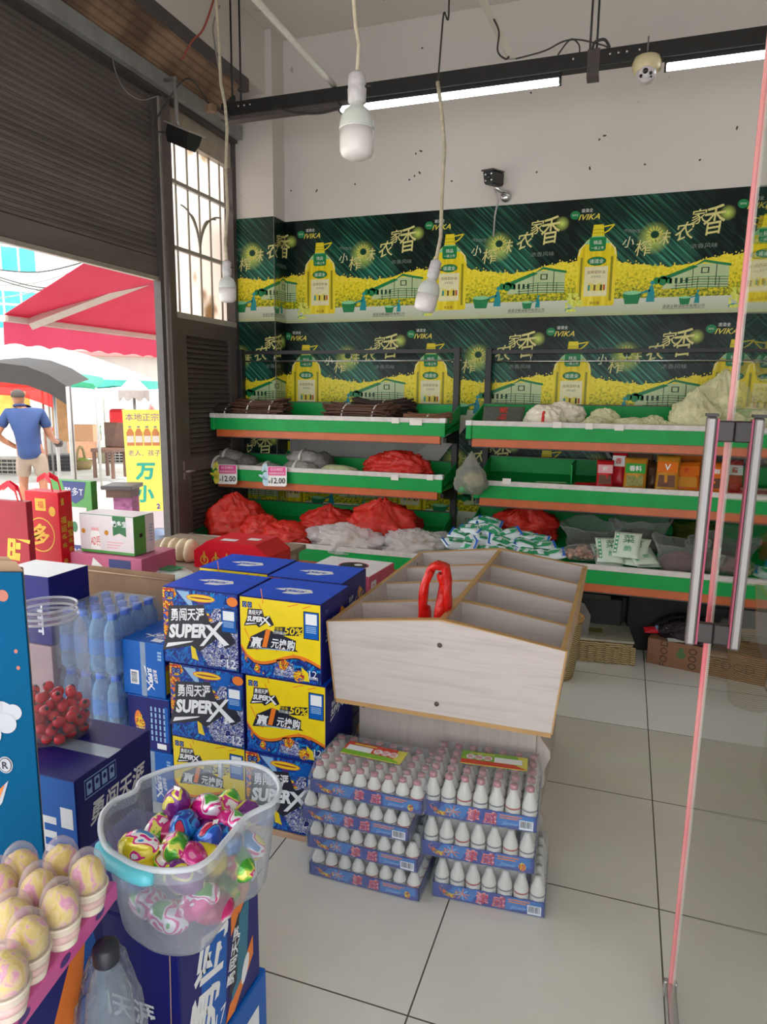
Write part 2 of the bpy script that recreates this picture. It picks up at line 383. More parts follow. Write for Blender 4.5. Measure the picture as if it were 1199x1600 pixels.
# ------------------------------------------------------------------ oil posters: printed film strips on the wall
P, PH, U0 = .962, .714, -.18
def uvmat(name, fn, rough=.3, coat=.0):
    k = NT(name); k.set(rough, 0, .22, coat); c = k.n('ShaderNodeTexCoord'); uv = c.outputs['UV']; fn(k, uv)
    k.bump(k.noise(k.coord('Object', (1, 1, 1)), 5, 3).outputs[0], .18, .03); return k.m
def mapuv(k, uv, sc, rot=0, lo=(0, 0, 0)):
    mp = k.n('ShaderNodeMapping'); mp.inputs['Scale'].default_value = sc; mp.inputs['Rotation'].default_value = (0, 0, rot); mp.inputs['Location'].default_value = lo
    k.l(uv, mp.inputs[0]); return mp.outputs[0]
def f_dark(k, uv):
    r1 = mapuv(k, uv, (1, 1, 1), math.radians(44)); st = mapuv(k, r1, (1.1, 75, 1))
    s1 = k.noise(st, 1, 3, .7).outputs[0]; mask = k.noise(mapuv(k, uv, (4, 4, 1), 0, (.3, .1, 0)), 1, 2).outputs[0]
    sx = k.n('ShaderNodeSeparateXYZ'); k.l(uv, sx.inputs[0])
    low = k.ramp(sx.outputs[1], [(.25, 1.0), (.62, .25)]); u = sx.outputs[0]
    mid = k.ramp(k.math('ABSOLUTE', k.math('SUBTRACT', u, .27)), [(.12, 1.0), (.42, .12)])
    m = k.math('MULTIPLY', k.math('MULTIPLY', low, mid), k.ramp(mask, [(.3, .3), (.6, 1.0)]))
    s2 = k.ramp(s1, [(.47, 0.0), (.66, 1.0)])
    c = k.mix(k.math('MULTIPLY', s2, m), k.mix(k.math('MULTIPLY', m, .6), '#070a0a', '#0a5a4a'), '#5fc4a0')
    for (gx, gy, rad) in ((.33, .455, .1), (.735, .575, .047)):
        vs = k.n('ShaderNodeVectorMath', operation='DISTANCE'); k.l(uv, vs.inputs[0]); vs.inputs[1].default_value = (gx, gy, 0)
        g = k.ramp(vs.outputs['Value'], [(0, 1.0), (rad*.35, .6), (rad, 0.0)]); c = k.mix(g, c, '#c9dc6a')
    k.col(c)
def f_field(k, uv):
    v = k.n('ShaderNodeTexVoronoi'); v.inputs['Scale'].default_value = 75; k.l(uv, v.inputs['Vector'])
    sx = k.n('ShaderNodeSeparateXYZ'); k.l(uv, sx.inputs[0])
    n = k.noise(mapuv(k, uv, (1, 1, 1)), 55, 3, .7).outputs[0]
    hi = k.ramp(sx.outputs[1], [(.11, 0.0), (.30, .22)])
    k.col(k.ramp(k.math('ADD', n, hi), [(.4, '#4c5a16'), (.5, '#9aa11e'), (.62, '#e2cf22'), (.85, '#f2e04a')]))
def f_table(k, uv):
    sx = k.n('ShaderNodeSeparateXYZ'); k.l(uv, sx.inputs[0])
    k.col(k.ramp(sx.outputs[1], [(0, '#b3b985'), (.03, '#b9c0a6'), (.11, '#cdd2c4')]))
def f_oil(k, uv):
    n = k.noise(mapuv(k, uv, (30, 3, 1)), 1, 2).outputs[0]; k.col(k.ramp(n, [(.3, '#c9ae12'), (.5, '#e3cc1c'), (.7, '#efe04a')]))
def f_splash(k, uv):
    n = k.noise(uv, 60, 4, .8).outputs[0]; k.col(k.ramp(n, [(.35, '#b9c22a'), (.5, '#d6dc5a'), (.7, '#ecee9a')]))
def flat(c): return lambda k, uv: k.col(k.ramp(k.noise(uv, 40, 2).outputs[0], [(.3, tuple(x*.9 for x in lin(c)[:3])), (.7, lin(c)[:3])]))
pmats = dict(dark=uvmat('poster_night', f_dark), field=uvmat('poster_field', f_field), table=uvmat('poster_table', f_table), oil=uvmat('poster_oil', f_oil),
             splash=uvmat('poster_splash', f_splash))
for n_, c_ in dict(green='#1f7f4a', dgreen='#0f3f2c', pale='#b9c99a', ink='#22301f', cream='#e6e0b4', straw='#d9d189', gold='#e4d35a', white='#e8ebe2', teal='#1f8f96', cap='#e3d02a', olive='#8f8a1c', brown='#6a4a1a', mint='#8fd0a0', red='#b5502e', grey='#7c8a80').items():
    pmats[n_] = uvmat('poster_'+n_, flat(c_))
def poster_tile():
    q = pmats; b = MB(); L = [0]
    def z(): L[0] += 1; return L[0]*.00012
    b.rect(U0, 0, U0+P, PH, q['dark'], None, 0)
    rr = random.Random(3); n = 60
    top = [(U0+P*i/n, .315+.03*math.sin(i*.11+.6)+rr.uniform(-.008, .008)) for i in range(n+1)]
    b.poly([(U0, .08), (U0+P, .08)] + top[::-1], q['field'], None, z())
    for i in range(46):
        x, y = top[rr.randrange(n)]; b.ell(x, y+rr.uniform(-.004, .014), .005, .005, q['gold'], None, .0003, 6)
    b.rect(U0, 0, U0+P, .1, q['table'], None, .00042)
    zz = .0005
    # farmhouse with fence
    hx = .40
    b.poly([(hx, .15), (hx+.37, .15), (hx+.37, .27), (hx+.30, .29), (hx+.2, .29), (hx+.02, .225)], q['pale'], None, zz)
    b.poly([(hx-.02, .215), (hx+.17, .285), (hx+.2, .275), (hx+.02, .205)], q['green'], None, zz+.0001)
    b.poly([(hx+.16, .27), (hx+.23, .315), (hx+.3, .3), (hx+.38, .285), (hx+.38, .27), (hx+.3, .285), (hx+.23, .3)], q['green'], None, zz+.0001)
    for x in (.04, .07, .10, .13): b.rect(hx+x, .18, hx+x+.015, .212, q['dgreen'], None, zz+.0001)
    b.rect(hx+.215, .235, hx+.26, .27, q['dgreen'], None, zz+.0001); b.rect(hx+.222, .24, hx+.252, .265, q['pale'], None, zz+.0002)
    b.line([(hx+.17, .16), (hx+.17, .27)], .004, q['ink'], None, zz+.0002); b.line([(hx+.3, .16), (hx+.3, .285)], .005, q['ink'], None, zz+.0002)
    for i, v in enumerate((.15, .165, .18, .195, .21)): b.line([(hx+.05+.02*i, v), (hx+.2, v+.006), (hx+.37, v)], .004, q['dgreen' if i % 2 else 'green'], None, zz+.0003)
    for x in (.08, .14, .2, .26, .32): b.line([(hx+x, .14), (hx+x, .215)], .004, q['dgreen'], None, zz+.0003)
    for x, r in ((-.035, .02), (-.0, .028), (.035, .018)): b.ell(hx+x, .2, r, r*1.1, q['green'], None, zz+.0001, 9)
    # pickers with baskets
    for x, y, s_ in ((.33, .075, 1.0), (.60, .06, .62)):
        b.poly([(x-.02*s_, y), (x+.03*s_, y), (x+.028*s_, y+.06*s_), (x+.012*s_, y+.105*s_), (x-.004*s_, y+.09*s_), (x-.012*s_, y+.05*s_)], q['teal'], None, zz+.0004)
        b.ell(x+.012*s_, y+.115*s_, .013*s_, .013*s_, q['teal'], None, zz+.0004, 10)
        b.line([(x, y+.07*s_), (x-.07*s_, y+.05*s_)], .012*s_, q['teal'], None, zz+.0004)
        b.poly([(x-.16*s_, y+.055*s_), (x-.05*s_, y+.055*s_), (x-.065*s_, y-.01*s_), (x-.145*s_, y-.01*s_)], q['green'], None, zz+.0004)
        b.ell(x-.105*s_, y+.058*s_, .055*s_, .012*s_, q['mint'], None, zz+.0005, 14)
    # oil bottle
    def bt(s_, dx=0): return [(dx+a*s_*1.07, v) for a, v in [(-.105, .06), (.105, .06), (.112, .075), (.112, .37), (.104, .41), (.06, .462), (.036, .485), (-.036, .485), (-.06, .462), (-.104, .41), (-.112, .37), (-.112, .075)]]
    b.poly(bt(1), q['oil'], None, zz+.0006)
    for sx in (-1, 1): b.rect(min(sx*.1, sx*.085), .09, max(sx*.1, sx*.085), .36, q['olive'], None, zz+.0007)
    b.line([(-.112, .37), (-.104, .41), (-.06, .462)], .004, q['white'], None, zz+.0007); b.line([(.112, .37), (.104, .41), (.06, .462)], .004, q['white'], None, zz+.0007)
    b.poly([(-.06, .462), (-.036, .485), (.036, .485), (.06, .462), (.08, .44), (-.08, .44)], q['mint'], None, zz+.0007)
    b.poly([(-.038, .485), (.038, .485), (.03, .555), (-.03, .555)], q['cap'], None, zz+.0008)
    for v in (.505, .525): b.line([(-.035, v), (.035, v)], .003, q['olive'], None, zz+.0009)
    b.line([(.03, .54), (.095, .55), (.06, .515), (.03, .5)], .008, q['cap'], None, zz+.0008)
    b.poly([(-.04, .395), (.04, .395), (.05, .405), (.05, .48), (-.05, .48), (-.05, .405)], q['green'], None, zz+.0009)
    b.text('精品', 0, .448, .024, q['white'], None, zz+.001); b.text('一级上市', 0, .415, .018, q['white'], None, zz+.001)
    b.ell(0, .335, .058, .027, q['dgreen'], None, zz+.0008); b.ell(0, .335, .054, .024, q['green'], None, zz+.0009); b.text('道道全', 0, .335, .026, q['white'], None, zz+.001, w=.085)
    b.rect(-.07, .12, .072, .302, q['cream'], None, zz+.0008)
    b.text('压榨菜籽油', 0, .268, .02, q['brown'], None, zz+.001, w=.11); b.text('非转基因', 0, .24, .016, q['grey'], None, zz+.001, w=.06)
    b.poly([(-.055, .155), (.055, .15), (.05, .185), (.03, .2), (0, .19), (-.04, .205)], q['gold'], None, zz+.0009)
    for x, c in ((-.045, 'teal'), (.03, 'ink'), (.048, 'red'), (-.01, 'brown')): b.rect(x, .155, x+.012, .19, q[c], None, zz+.001)
    b.text('净含量', 0, .078, .02, q['brown'], None, zz+.001)
    # blossom at its foot
    rr = random.Random(5)
    for i in range(40):
        a = rr.uniform(0, 2*PI); d = rr.uniform(0, .05)**1; b.ell(-.14+d*1.3*math.cos(a), .085+d*math.sin(a)*1.1, .012, .01, q['splash'], None, zz+.0011+i*.00003, 8)
    b.poly([(-.22+.02, .035), (-.16, .052), (-.13, .05), (-.17, .03)], q['teal'], None, zz+.0011)
    # words
    b.ell(-.148, .62, .03, .026, q['green'], None, zz); b.text('DDQ', -.148, .62, .012, q['white'], None, zz+.0003)
    b.text('道道全', -.075, .645, .022, q['white'], None, zz, w=.07); b.text('IVIKA', -.055, .605, .034, q['gold'], None, zz+.0001, w=.13, shear=.4, bold=.01)
    b.text('小', .185, .44, .065, q['cream'], None, zz, bold=.0, shear=.2); b.text('榨', .275, .40, .095, q['straw'], None, zz, bold=.0, shear=.15); b.text('味', .385, .455, .085, q['straw'], None, zz, bold=.0, shear=.2)
    b.ell(.335, .475, .024, .022, q['dgreen'], None, zz+.0001)
    for i in range(14):
        a = 2*PI*i/14; b.line([(.335+.028*math.cos(a), .475+.028*math.sin(a)), (.335+.05*math.cos(a), .475+.05*math.sin(a))], .006, q['gold'], None, zz)
    b.text('传统物理', .2, .505, .022, q['grey'], None, zz, rot=-.1)
    b.text('农', .505, .485, .105, q['straw'], None, zz+.0001, bold=.005, shear=.25, rot=.1); b.text('家', .58, .565, .085, q['straw'], None, zz+.0001, bold=.005, shear=.2, rot=.1); b.text('香', .665, .54, .165, q['straw'], None, zz+.0001, w=.12, bold=.005, shear=.2, rot=.12)
    b.text('浓香风味', .62, .395, .028, q['grey'], None, zz, w=.15)
    b.text('道道全粮油股份有限公司', .53, .045, .02, q['ink'], None, zz+.0006, w=.24, shear=.1); b.line([(.41, .03), (.65, .03)], .002, q['ink'], None, zz+.0006)
    return b
TILE = poster_tile()
def tile_me():
    me = TILE.mesh('tile'); return me
def strip(name, label, xb0, z0, x_end, wrap=True):
    """one strip: repeats of the printed tile, cut and laid on pillar front, pillar side and wall"""
    xc, yp, xp = -2.449, 4.625, -2.755
    segs = [(xc, x_end, Matrix.Translation((0, YB-.004, z0)) @ Matrix(((1, 0, 0, 0), (0, 0, -1, 0), (0, 1, 0, 0), (0, 0, 0, 1))))]
    if wrap:
        dp = YB-yp
        segs.append((xc-dp, xc, Matrix(((0, 0, 1, xc+.004), (1, 0, 0, YB-xc), (0, 1, 0, z0), (0, 0, 0, 1)))))
        segs.append((xc-dp-(xc-xp), xc-dp, Matrix(((1, 0, 0, dp), (0, 0, -1, yp-.004), (0, 1, 0, z0), (0, 0, 0, 1)))))
    V, F, MI, UV = [], [], [], []
    base = tile_me(); mats = list(base.materials)
    for a, b, M in segs:
        k0 = math.floor((a-xb0-U0)/P); k1 = math.floor((b-xb0-U0)/P)
        for k in range(k0, k1+1):
            off = xb0+k*P; lo, hi = max(a, off+U0), min(b, off+U0+P)
            if hi-lo < 1e-4: continue
            bm = bmesh.new(); bm.from_mesh(base)
            bmesh.ops.bisect_plane(bm, geom=bm.verts[:]+bm.edges[:]+bm.faces[:], plane_co=(lo-off, 0, 0), plane_no=(-1, 0, 0), clear_outer=True)
            bmesh.ops.bisect_plane(bm, geom=bm.verts[:]+bm.edges[:]+bm.faces[:], plane_co=(hi-off, 0, 0), plane_no=(1, 0, 0), clear_outer=True)
            bm.verts.index_update(); n0 = len(V)
            for v in bm.verts: V.append(tuple(M @ Vector((v.co.x+off, v.co.y, v.co.z)))); UV.append((v.co.x, v.co.y))
            for f in bm.faces: F.append([n0+v.index for v in f.verts]); MI.append(f.material_index)
            bm.free()
    bpy.data.meshes.remove(base)
    V = [(x, min(y, YB-.003), z) for x, y, z in V]
    me = bpy.data.meshes.new(name); me.from_pydata(V, [], F)
    for m in mats: me.materials.append(m)
    me.polygons.foreach_set('material_index', MI); uvl = me.uv_layers.new(name='UVMap')
    for l in me.loops: uvl.data[l.index].uv = UV[l.vertex_index]
    o = bpy.data.objects.new(name, me); COL.objects.link(o); return tag(o, label, 'poster')
strip('poster', 'topmost printed cooking oil poster strip on the back wall under the white plaster', -2.17, 2.014, 1.95)
strip('poster', 'middle oil poster strip on the back wall right above the green shelf tops', -2.285, 1.298, 1.95)
strip('poster', 'lowest oil poster strip seen only through the gaps between the green shelves', -2.42, .582, 1.95, True)
# ------------------------------------------------------------------ lighting beam, tubes, cameras, hanging bulbs
YBM = 4.02
m_tube = emis('lit_tube', '#f4fbff', 9.0); m_chrome = pm('chrome', '#c9c9c9', .2, .05, 10, 0, .9)
m_cord = pm('old_cord', '#b7ad97', .6, .2, 40); m_wire = pm('black_wire', '#2b2928', .5, .1)
zb0 = 3.155
bm_ = thing('lighting_beam', 'long black steel beam hung under the ceiling across the room', 'beam', loc(-1.0, YBM, 3.19))
MB().box((-1.46, -.03, -.035), (3.6, .03, .045), m_black, .004).box((-1.46, -.032, -.06), (-.62, .032, -.035), m_dark, .003).build('channel', bm_)
for x in (-1.41, -1.35, .70, .73):
    MB().tube([(x, .02 if int(x*100) % 2 else -.03, -.06), (x, .02, .73)], .006, m_black, 6).build('hanger_rod', bm_)
MB().box((-1.44, -.2, -.055), (-1.40, .02, -.03), m_dark).box((-1.445, -.23, -.075), (-1.39, -.19, -.035), m_timber).build('end_bracket', bm_)
MB().box((.69, -.034, -.07), (.75, -.03, .05), m_dark).box((.69, -.034, -.085), (.75, .034, -.07), m_dark).build('clamp', bm_)
bb = MB()
for x in (-1.34, -1.3, -1.26, .62, .80, .84, .88, .94): bb.tube([(x, -.034, .015), (x, -.029, .015)], .006, m_chrome, 8)
bb.build('bolt', bm_)
def tube_light(x0, x1, label):
    t = thing('tube_light', label, 'light', loc((x0+x1)/2, YBM, zb0-.025), 'tube lights along the black beam'); L = (x1-x0)/2
    MB().box((-L, -.02, .002), (L, .02, .028), m_black, .003).box((-L-.004, -.022, -.026), (-L+.006, .022, .03), m_black, .002).box((L-.006, -.022, -.026), (L+.004, .022, .03), m_black, .002).build('housing', t)
    MB().box((-L+.006, -.019, -.024), (L-.006, .019, .004), m_tube, .006).build('diffuser', t); return t
x0 = WY(532, 160, YBM).x; x1 = WY(876, 128, YBM).x
tube_light(x0, x1, 'lit tube light behind the big white hanging bulb')
x0 = WY(1040, 102, YBM).x; tube_light(x0, x0+1.24, 'lit tube light to the right of the dome camera')

# dome camera under the beam
p = WY(1012, 88, YBM); dc = thing('dome_camera', 'cream dome security camera fixed under the black beam between the tube lights', 'security camera', loc(p.x, YBM-.01, 3.115))
m_cream = pm('yellowed_plastic', '#cfc29b', .4, .08); m_lens = pm('dark_lens', '#15161a', .1, .1, 10, 0, 0, .5)
MB().lathe([(.052, .06), (.062, .055), (.07, .03), (.068, 0), (.05, -.02), (.046, -.022)], m_cream, 28).build('housing', dc)
fr = frame((0, -.012-.93*.038, -.022-.37*.038), (1, 0, 0), (0, -.37, .93)); m_slv = pm('silver_plastic', '#c6c2c4', .35, .05, 10, 0, .1)
eye = MB().lathe([(.05*math.cos(PI*(i/12-.5)) + .0001, .05*math.sin(PI*(i/12-.5))) for i in range(13)], m_slv, 28, loc(0, -.012, -.022)).lathe([(.036, -.02), (.036, .004), (.034, .006), (.0001, .0062)], pm('camera_face', '#d0c6cc', .4, .04), 28, fr).build('eyeball', dc); fr = fr @ Matrix.Translation((0, 0, .006)); lb = MB()
for x, y, r in ((-.004, .014, .013), (.022, .002, .008), (-.024, -.006, .008), (.024, -.014, .005)): lb.lathe([(r, -.004), (r, .006), (.0001, .008)], m_lens, 12, fr @ Matrix.Translation((x, y, 0)))
lb.build('lens', dc)
MB().tube([(.0, .0, .06), (.0, -.035, .1), (.0, -.034, .14)], .004, pm('grey_wire', '#7a7673'), 6).build('cable', dc)

# bullet camera on the back wall
p = WY(772, 278, YB-.13); bc = thing('bullet_camera', 'dark square bullet camera on a round wall foot above the posters', 'security camera', loc(p.x, p.y, p.z, math.radians(-14), math.radians(8)))
m_bcam = pm('bronze_plastic', '#4a4038', .35, .1)
MB().prism([(-.03, .033), (-.036, .026), (-.03, -.035), (-.02, -.045), (.02, -.045), (.03, -.035), (.036, .026), (.03, .033)], -.08, .08, m_black, frame((0, 0, 0), (1, 0, 0), (0, 0, 1)) ).build('body', bc)
MB().box((-.042, -.1, .033), (.042, .08, .042), m_bcam, .003).build('sun_shield', bc)
for x in (-.02, .02):
    for z in (-.022, .014): MB().lathe([(.008, 0), (.006, .004), (.0001, .005)], m_chrome, 10, frame((x, -.0805, z), (1, 0, 0), (0, 0, 1))).build('led', bc)
MB().lathe([(.014, 0), (.012, .006), (.0001, .008)], m_lens, 14, frame((0, -.0805, -.004), (1, 0, 0), (0, 0, 1))).build('lens', bc)
q = Matrix.Rotation(math.radians(14), 4, 'Z')
MB().lathe([(.036, 0), (.038, .01), (.03, .028), (.012, .035)], m_chrome, 20, bc.matrix_world.inverted() @ frame((p.x+.06, YB, p.z-.085), (1, 0, 0), (0, 0, 1))).tube([(0, .02, -.045), (.02, .05, -.075), (.055, .08, -.085)], .012, m_chrome, 10).build('foot', bc)
MB().tube([bc.matrix_world.inverted() @ Vector(v) for v in [(p.x+.0, p.y+.05, p.z-.05), (p.x+.02, YB-.06, p.z-.12), (p.x-.005, YB-.02, p.z-.2), (p.x-.01, YB-.012, p.z-.33)]], .006, pm('grey_cable', '#aaa6a2'), 6).build('cable', bc)
# bullet camera by the window, seen from behind
p = AT(286, 215, 4.0); ax_ = (AT(312, 226, 3.93)-AT(262, 205, 4.07)).normalized(); sd_ = Vector((0, 0, 1)).cross(ax_).normalized(); up_ = ax_.cross(sd_)
c2 = thing('bullet_camera', 'black bullet camera hanging on a bracket in front of the barred window', 'security camera', Matrix(((ax_.x, sd_.x, up_.x, p.x), (ax_.y, sd_.y, up_.y, p.y), (ax_.z, sd_.z, up_.z, p.z), (0, 0, 0, 1))))
MB().prism([(-.05, .04), (-.045, -.01), (-.025, -.05), (.025, -.05), (.045, -.01), (.05, .04)], -.1, .1, m_black, frame((0, 0, 0), (0, 1, 0), (0, 0, 1))).build('body', c2)
MB().box((-.12, -.06, .04), (.115, .06, .05), pm('silver_shield', '#a9a39c', .35, .08, 10, 0, .4), .003).build('sun_shield', c2)
MB().tube([c2.matrix_world.inverted() @ Vector(v) for v in [(p.x-.02, p.y, p.z+.05), (p.x-.035, p.y, p.z+.1), (p.x-.04, p.y, p.z+.32), (p.x-.16, p.y+.05, p.z+.34)]], .012, pm('bracket_grey', '#8e8a86', .4, .1, 10, 0, .3), 8).build('bracket', c2)
def cable(pts, r, m, label, cat='cable', seg=6, n=6):
    P_ = [Vector(v) for v in pts]; out = []
    for i in range(len(P_)-1):
        a, b, c, d = P_[max(i-1, 0)], P_[i], P_[i+1], P_[min(i+2, len(P_)-1)]
        for j in range(n):
            t = j/n; out.append(.5*((2*b)+(c-a)*t+(2*a-5*b+4*c-d)*t*t+(-a+3*b-3*c+d)*t**3))
    out.append(P_[-1]); return tag(MB().tube(out, r, m, seg).build('cable'), label, cat)
cable([c2.matrix_world @ Vector((-.1, 0, 0)), p+Vector((-.16, -.05, .05)), p+Vector((-.1, 0, .2)), p+Vector((.02, .05, .33)), (-2.66, 4.2, 3.3)], .005, m_wire, 'thin loose wire looping behind the camera at the window')
# bulbs on cords
m_bulb = pm('bulb_dome', '#dcd6d4', .3, .03); m_bulb2 = pm('bulb_collar', '#c9ccc6', .35, .04); m_sock = pm('bulb_socket', '#bdb8ba', .45, .12, 60)
def bulb(label, p, r, h, tilt, cord, cr):
    t = thing('hanging_bulb', label, 'light bulb', loc(p.x, p.y, p.z) @ Matrix.Rotation(tilt, 4, fw), 'bulbs hung on cords')
    MB().lathe([(.0001, -h), (r*.6, -h*.985), (r*.88, -h*.93), (r*.98, -h*.85), (r, -h*.7), (r*1.0, -h*.45)], m_bulb, 28).build('dome', t)
    MB().lathe([(r*1.015, -h*.455), (r*1.02, -h*.40), (r*.92, -h*.22), (r*.72, -h*.1), (r*.42, -h*.02), (r*.38, h*.04), (r*.36, h*.06)], m_bulb2, 28).lathe([(r*1.012, -h*.43), (r*1.024, -h*.425), (r*1.012, -h*.42)], m_grey, 28).build('collar', t)
    MB().lathe([(r*.4, h*.03), (r*.52, h*.06), (r*.54, h*.3), (r*.5, h*.33), (r*.52, h*.36), (r*.5, h*.54), (r*.3, h*.6), (.008, h*.62)], m_sock, 20).tube([(-r*.5, 0, h*.3), (-r*.62, 0, h*.3)], .004, m_wire, 6).tube([(r*.5, 0, h*.33), (r*.66, 0, h*.33), (r*.85, 0, h*.33)], .003, m_wire, 6).build('socket', t)
    inv = t.matrix_world.inverted(); MB().tube([inv @ Vector(v) for v in cord], cr, m_cord, 8).build('cord', t); return t
p = AT(558, 165, 2.0); top = AT(553, 0, 1.93)
bulb('largest white bulb hanging near the middle of the tube-lit beam', p, .05, .145, 0, [(p.x, p.y, p.z+.08), (p.x+.006, p.y, p.z+.16), AT(556, 40, 1.96), top, (top.x+.01, top.y-.05, 3.2), (top.x, top.y, ZC)], .006)
p = AT(355, 432, 3.3); c_ = [AT(355, 415, 3.3), AT(352, 380, 3.32), AT(356, 330, 3.33), AT(353, 270, 3.36), AT(355, 200, 3.4), AT(352, 165, 3.42), AT(345, 130, 3.44), AT(342, 60, 3.46), AT(338, 0, 3.48)]
bulb('white bulb hanging at the pillar edge beside the window', p, .041, .12, 0, c_ + [(c_[-1].x, c_[-1].y, ZC)], .008)
p = AT(675, 437, 2.9); c_ = [AT(681, 410, 2.9), AT(689, 370, 2.9), AT(691, 300, 2.9), AT(695, 230, 2.9), AT(690, 170, 2.9), AT(684, 128, 2.9)]
bl = bulb('white bulb hanging tilted in front of a printed oil bottle', p, .046, .135, math.radians(14), c_, .008)
top = AT(684, 128, 2.9)
cable([top, AT(686, 110, 2.9), AT(690, 60, 2.9), AT(694, 20, 2.9), AT(702, 0, 2.9), (AT(702, 0, 2.9).x, 2.95, ZC)], .004, m_wire, 'black twisted wire holding the cord of the tilted bulb')
# conduits, flat trunking and loose wires by the beam
cable([(-1.72, 1.2, 3.29), (-1.72, 2.6, 3.27), (-1.72, YBM, 3.25)], .016, pm('white_conduit', '#d9d4cc', .4, .06), 'straight white conduit running down to the black beam', 'pipe', 10)
a = WY(800, 92, YBM); b = AT(752, -4, 3.75)
MB().box((0, 0, 0), (1, 1, 1), m_white)
d = (b-a); M = frame(a, d, (1, .2, 0)); tag(MB().box((0, -.02, -.006), (d.length+.5, .02, .006), pm('old_trunking', '#c5c0b3', .5, .12, 6), 0, M).build('trunking'), 'flat white cable trunking slanting from ceiling to the beam', 'trunking')
pp = lambda x, y, dy=0.0: WY(x, y, YBM-.03+dy)
cable([pp(772, 30), pp(780, 50), pp(778, 80), pp(790, 92), pp(796, 88)], .005, m_wire, 'short black wire dangling over the middle of the beam')
cable([pp(806, 92), pp(850, 80), pp(880, 65), pp(905, 62), pp(940, 70), pp(950, 74)], .004, m_wire, 'long thin wire arching along the top of the beam')
cable([pp(872, 86), pp(885, 68), pp(895, 61), pp(905, 70), pp(906, 82)], .004, m_wire, 'thin wire forming a small hoop on top of the beam')
cable([pp(926, 78), pp(930, 66), pp(945, 62), pp(953, 74)], .007, m_wire, 'thick black wire loop beside the beam hangers')
cable([pp(430, 167), pp(460, 176), pp(500, 177), pp(532, 168), pp(527, 158)], .006, m_wire, 'wire drooping below the left end of the beam')
cable([AT(334, 0, 3.9), AT(318, 45, 3.9), AT(300, 65, 3.9), AT(285, 92, 3.9)], .006, pm('red_wire', '#8c3f33'), 'red wire slanting across the bulkhead above the shutter')
cable([AT(343, 8, 3.9), AT(333, 40, 3.9), AT(336, 70, 3.9), AT(341, 100, 3.92), AT(350, 145, 3.95), AT(353, 170, 4.0)], .005, pm('grey_wire', '#7a7673'), 'grey twisted wire hanging beside the pillar above the window')
cable([AT(176, 85, 3.6), AT(180, 110, 3.6), AT(195, 140, 3.6), AT(220, 156, 3.62), AT(246, 150, 3.66)], .003, pm('grey_wire', '#7a7673'), 'faint wire drooping across the shutter top')

# ------------------------------------------------------------------ two green shelf racks
def plastic(name, c, r=.4): return pm(name, c, r, .08, 9, .04, 0, 0, .3)
m_gr = plastic('green_plastic', '#039a46', .45); m_or = pm('orange_beam', '#c4612f', .4, .1, 10); m_strip = pm('price_strip', '#cfc8c2', .35, .12, 25); m_rack = pm('rack_black', '#201f20', .45, .15)
m_cap = pm('strip_corner', '#dcdcd9', .3, .05); m_lab = pm('paper_label', '#e9e2da', .7, .06)
def tray(rack, x0, x1, yf, zf, yb, zb, lip=.10):
    """zf: top of the front strip; zb: top of the back board"""
    t = bpy.data.objects.new('tray', None); COL.objects.link(t); t.parent = rack
    b = MB(); dz = (zb-.1-(zf-.09))
    def q(y, z0, z1, xa, xb, th=.008, m=m_gr): b.box((xa, y, z0), (xb, y+th, z1), m)
    q(yf, zf-.105, zf-.022, x0, x1, .014); q(yb-.012, zb-.16, zb, x0, x1)
    zf0, zb0_ = zf-.075, zb-.10
    b.add([(x0, yf, zf0), (x1, yf, zf0), (x1, yb, zb0_), (x0, yb, zb0_), (x0, yf, zf0-.01), (x1, yf, zf0-.01), (x1, yb, zb0_-.01), (x0, yb, zb0_-.01)], [(0, 1, 2, 3), (7, 6, 5, 4), (0, 3, 7, 4), (1, 5, 6, 2)], m_gr)
    for x in (x0, x1-.008):
        b.add([(x, yf, zf-.10), (x, yb, zb-.16), (x, yb, zb), (x, yf, zf-.022), (x+.008, yf, zf-.10), (x+.008, yb, zb-.16), (x+.008, yb, zb), (x+.008, yf, zf-.022)], [(0, 1, 2, 3), (7, 6, 5, 4), (2, 6, 7, 3), (0, 4, 5, 1)], m_gr)
    b.box((x0, yb-.014, zb), (x1, yb, zb+.006), m_dark); b.build('basin', t)
    MB().box((x0+.03, yf-.006, zf-.026), (x1-.03, yf+.012, zf+.004), m_strip, .002).build('price_strip', t)
    MB().box((x0+.035, yf+.012, zf-.155), (x1-.035, yf+.04, zf-.105), m_or, .003).box((x0+.035, yf+.012, zf-.16), (x1-.035, yf+.045, zf-.155), m_dark).build('front_beam', t)
    for x in (x0, x1-.035): MB().box((x, yf-.01, zf-.11), (x+.035, yf+.02, zf-.022), m_gr, .005).box((x-.003, yf-.013, zf-.026), (x+.038, yf+.03, zf+.006), m_cap, .004).build('corner_cap', t)
    for x in (x0+.006, x1-.026):
        MB().add([(x, yf+.05, zf-.12), (x, yb, zb-.17), (x, yb, zb-.26), (x, yf+.05, zf-.15), (x+.02, yf+.05, zf-.12), (x+.02, yb, zb-.17), (x+.02, yb, zb-.26), (x+.02, yf+.05, zf-.15)], [(0, 1, 2, 3), (7, 6, 5, 4), (0, 4, 5, 1), (1, 5, 6, 2), (2, 6, 7, 3), (3, 7, 4, 0)], m_rack).build('bracket', t)
    return t
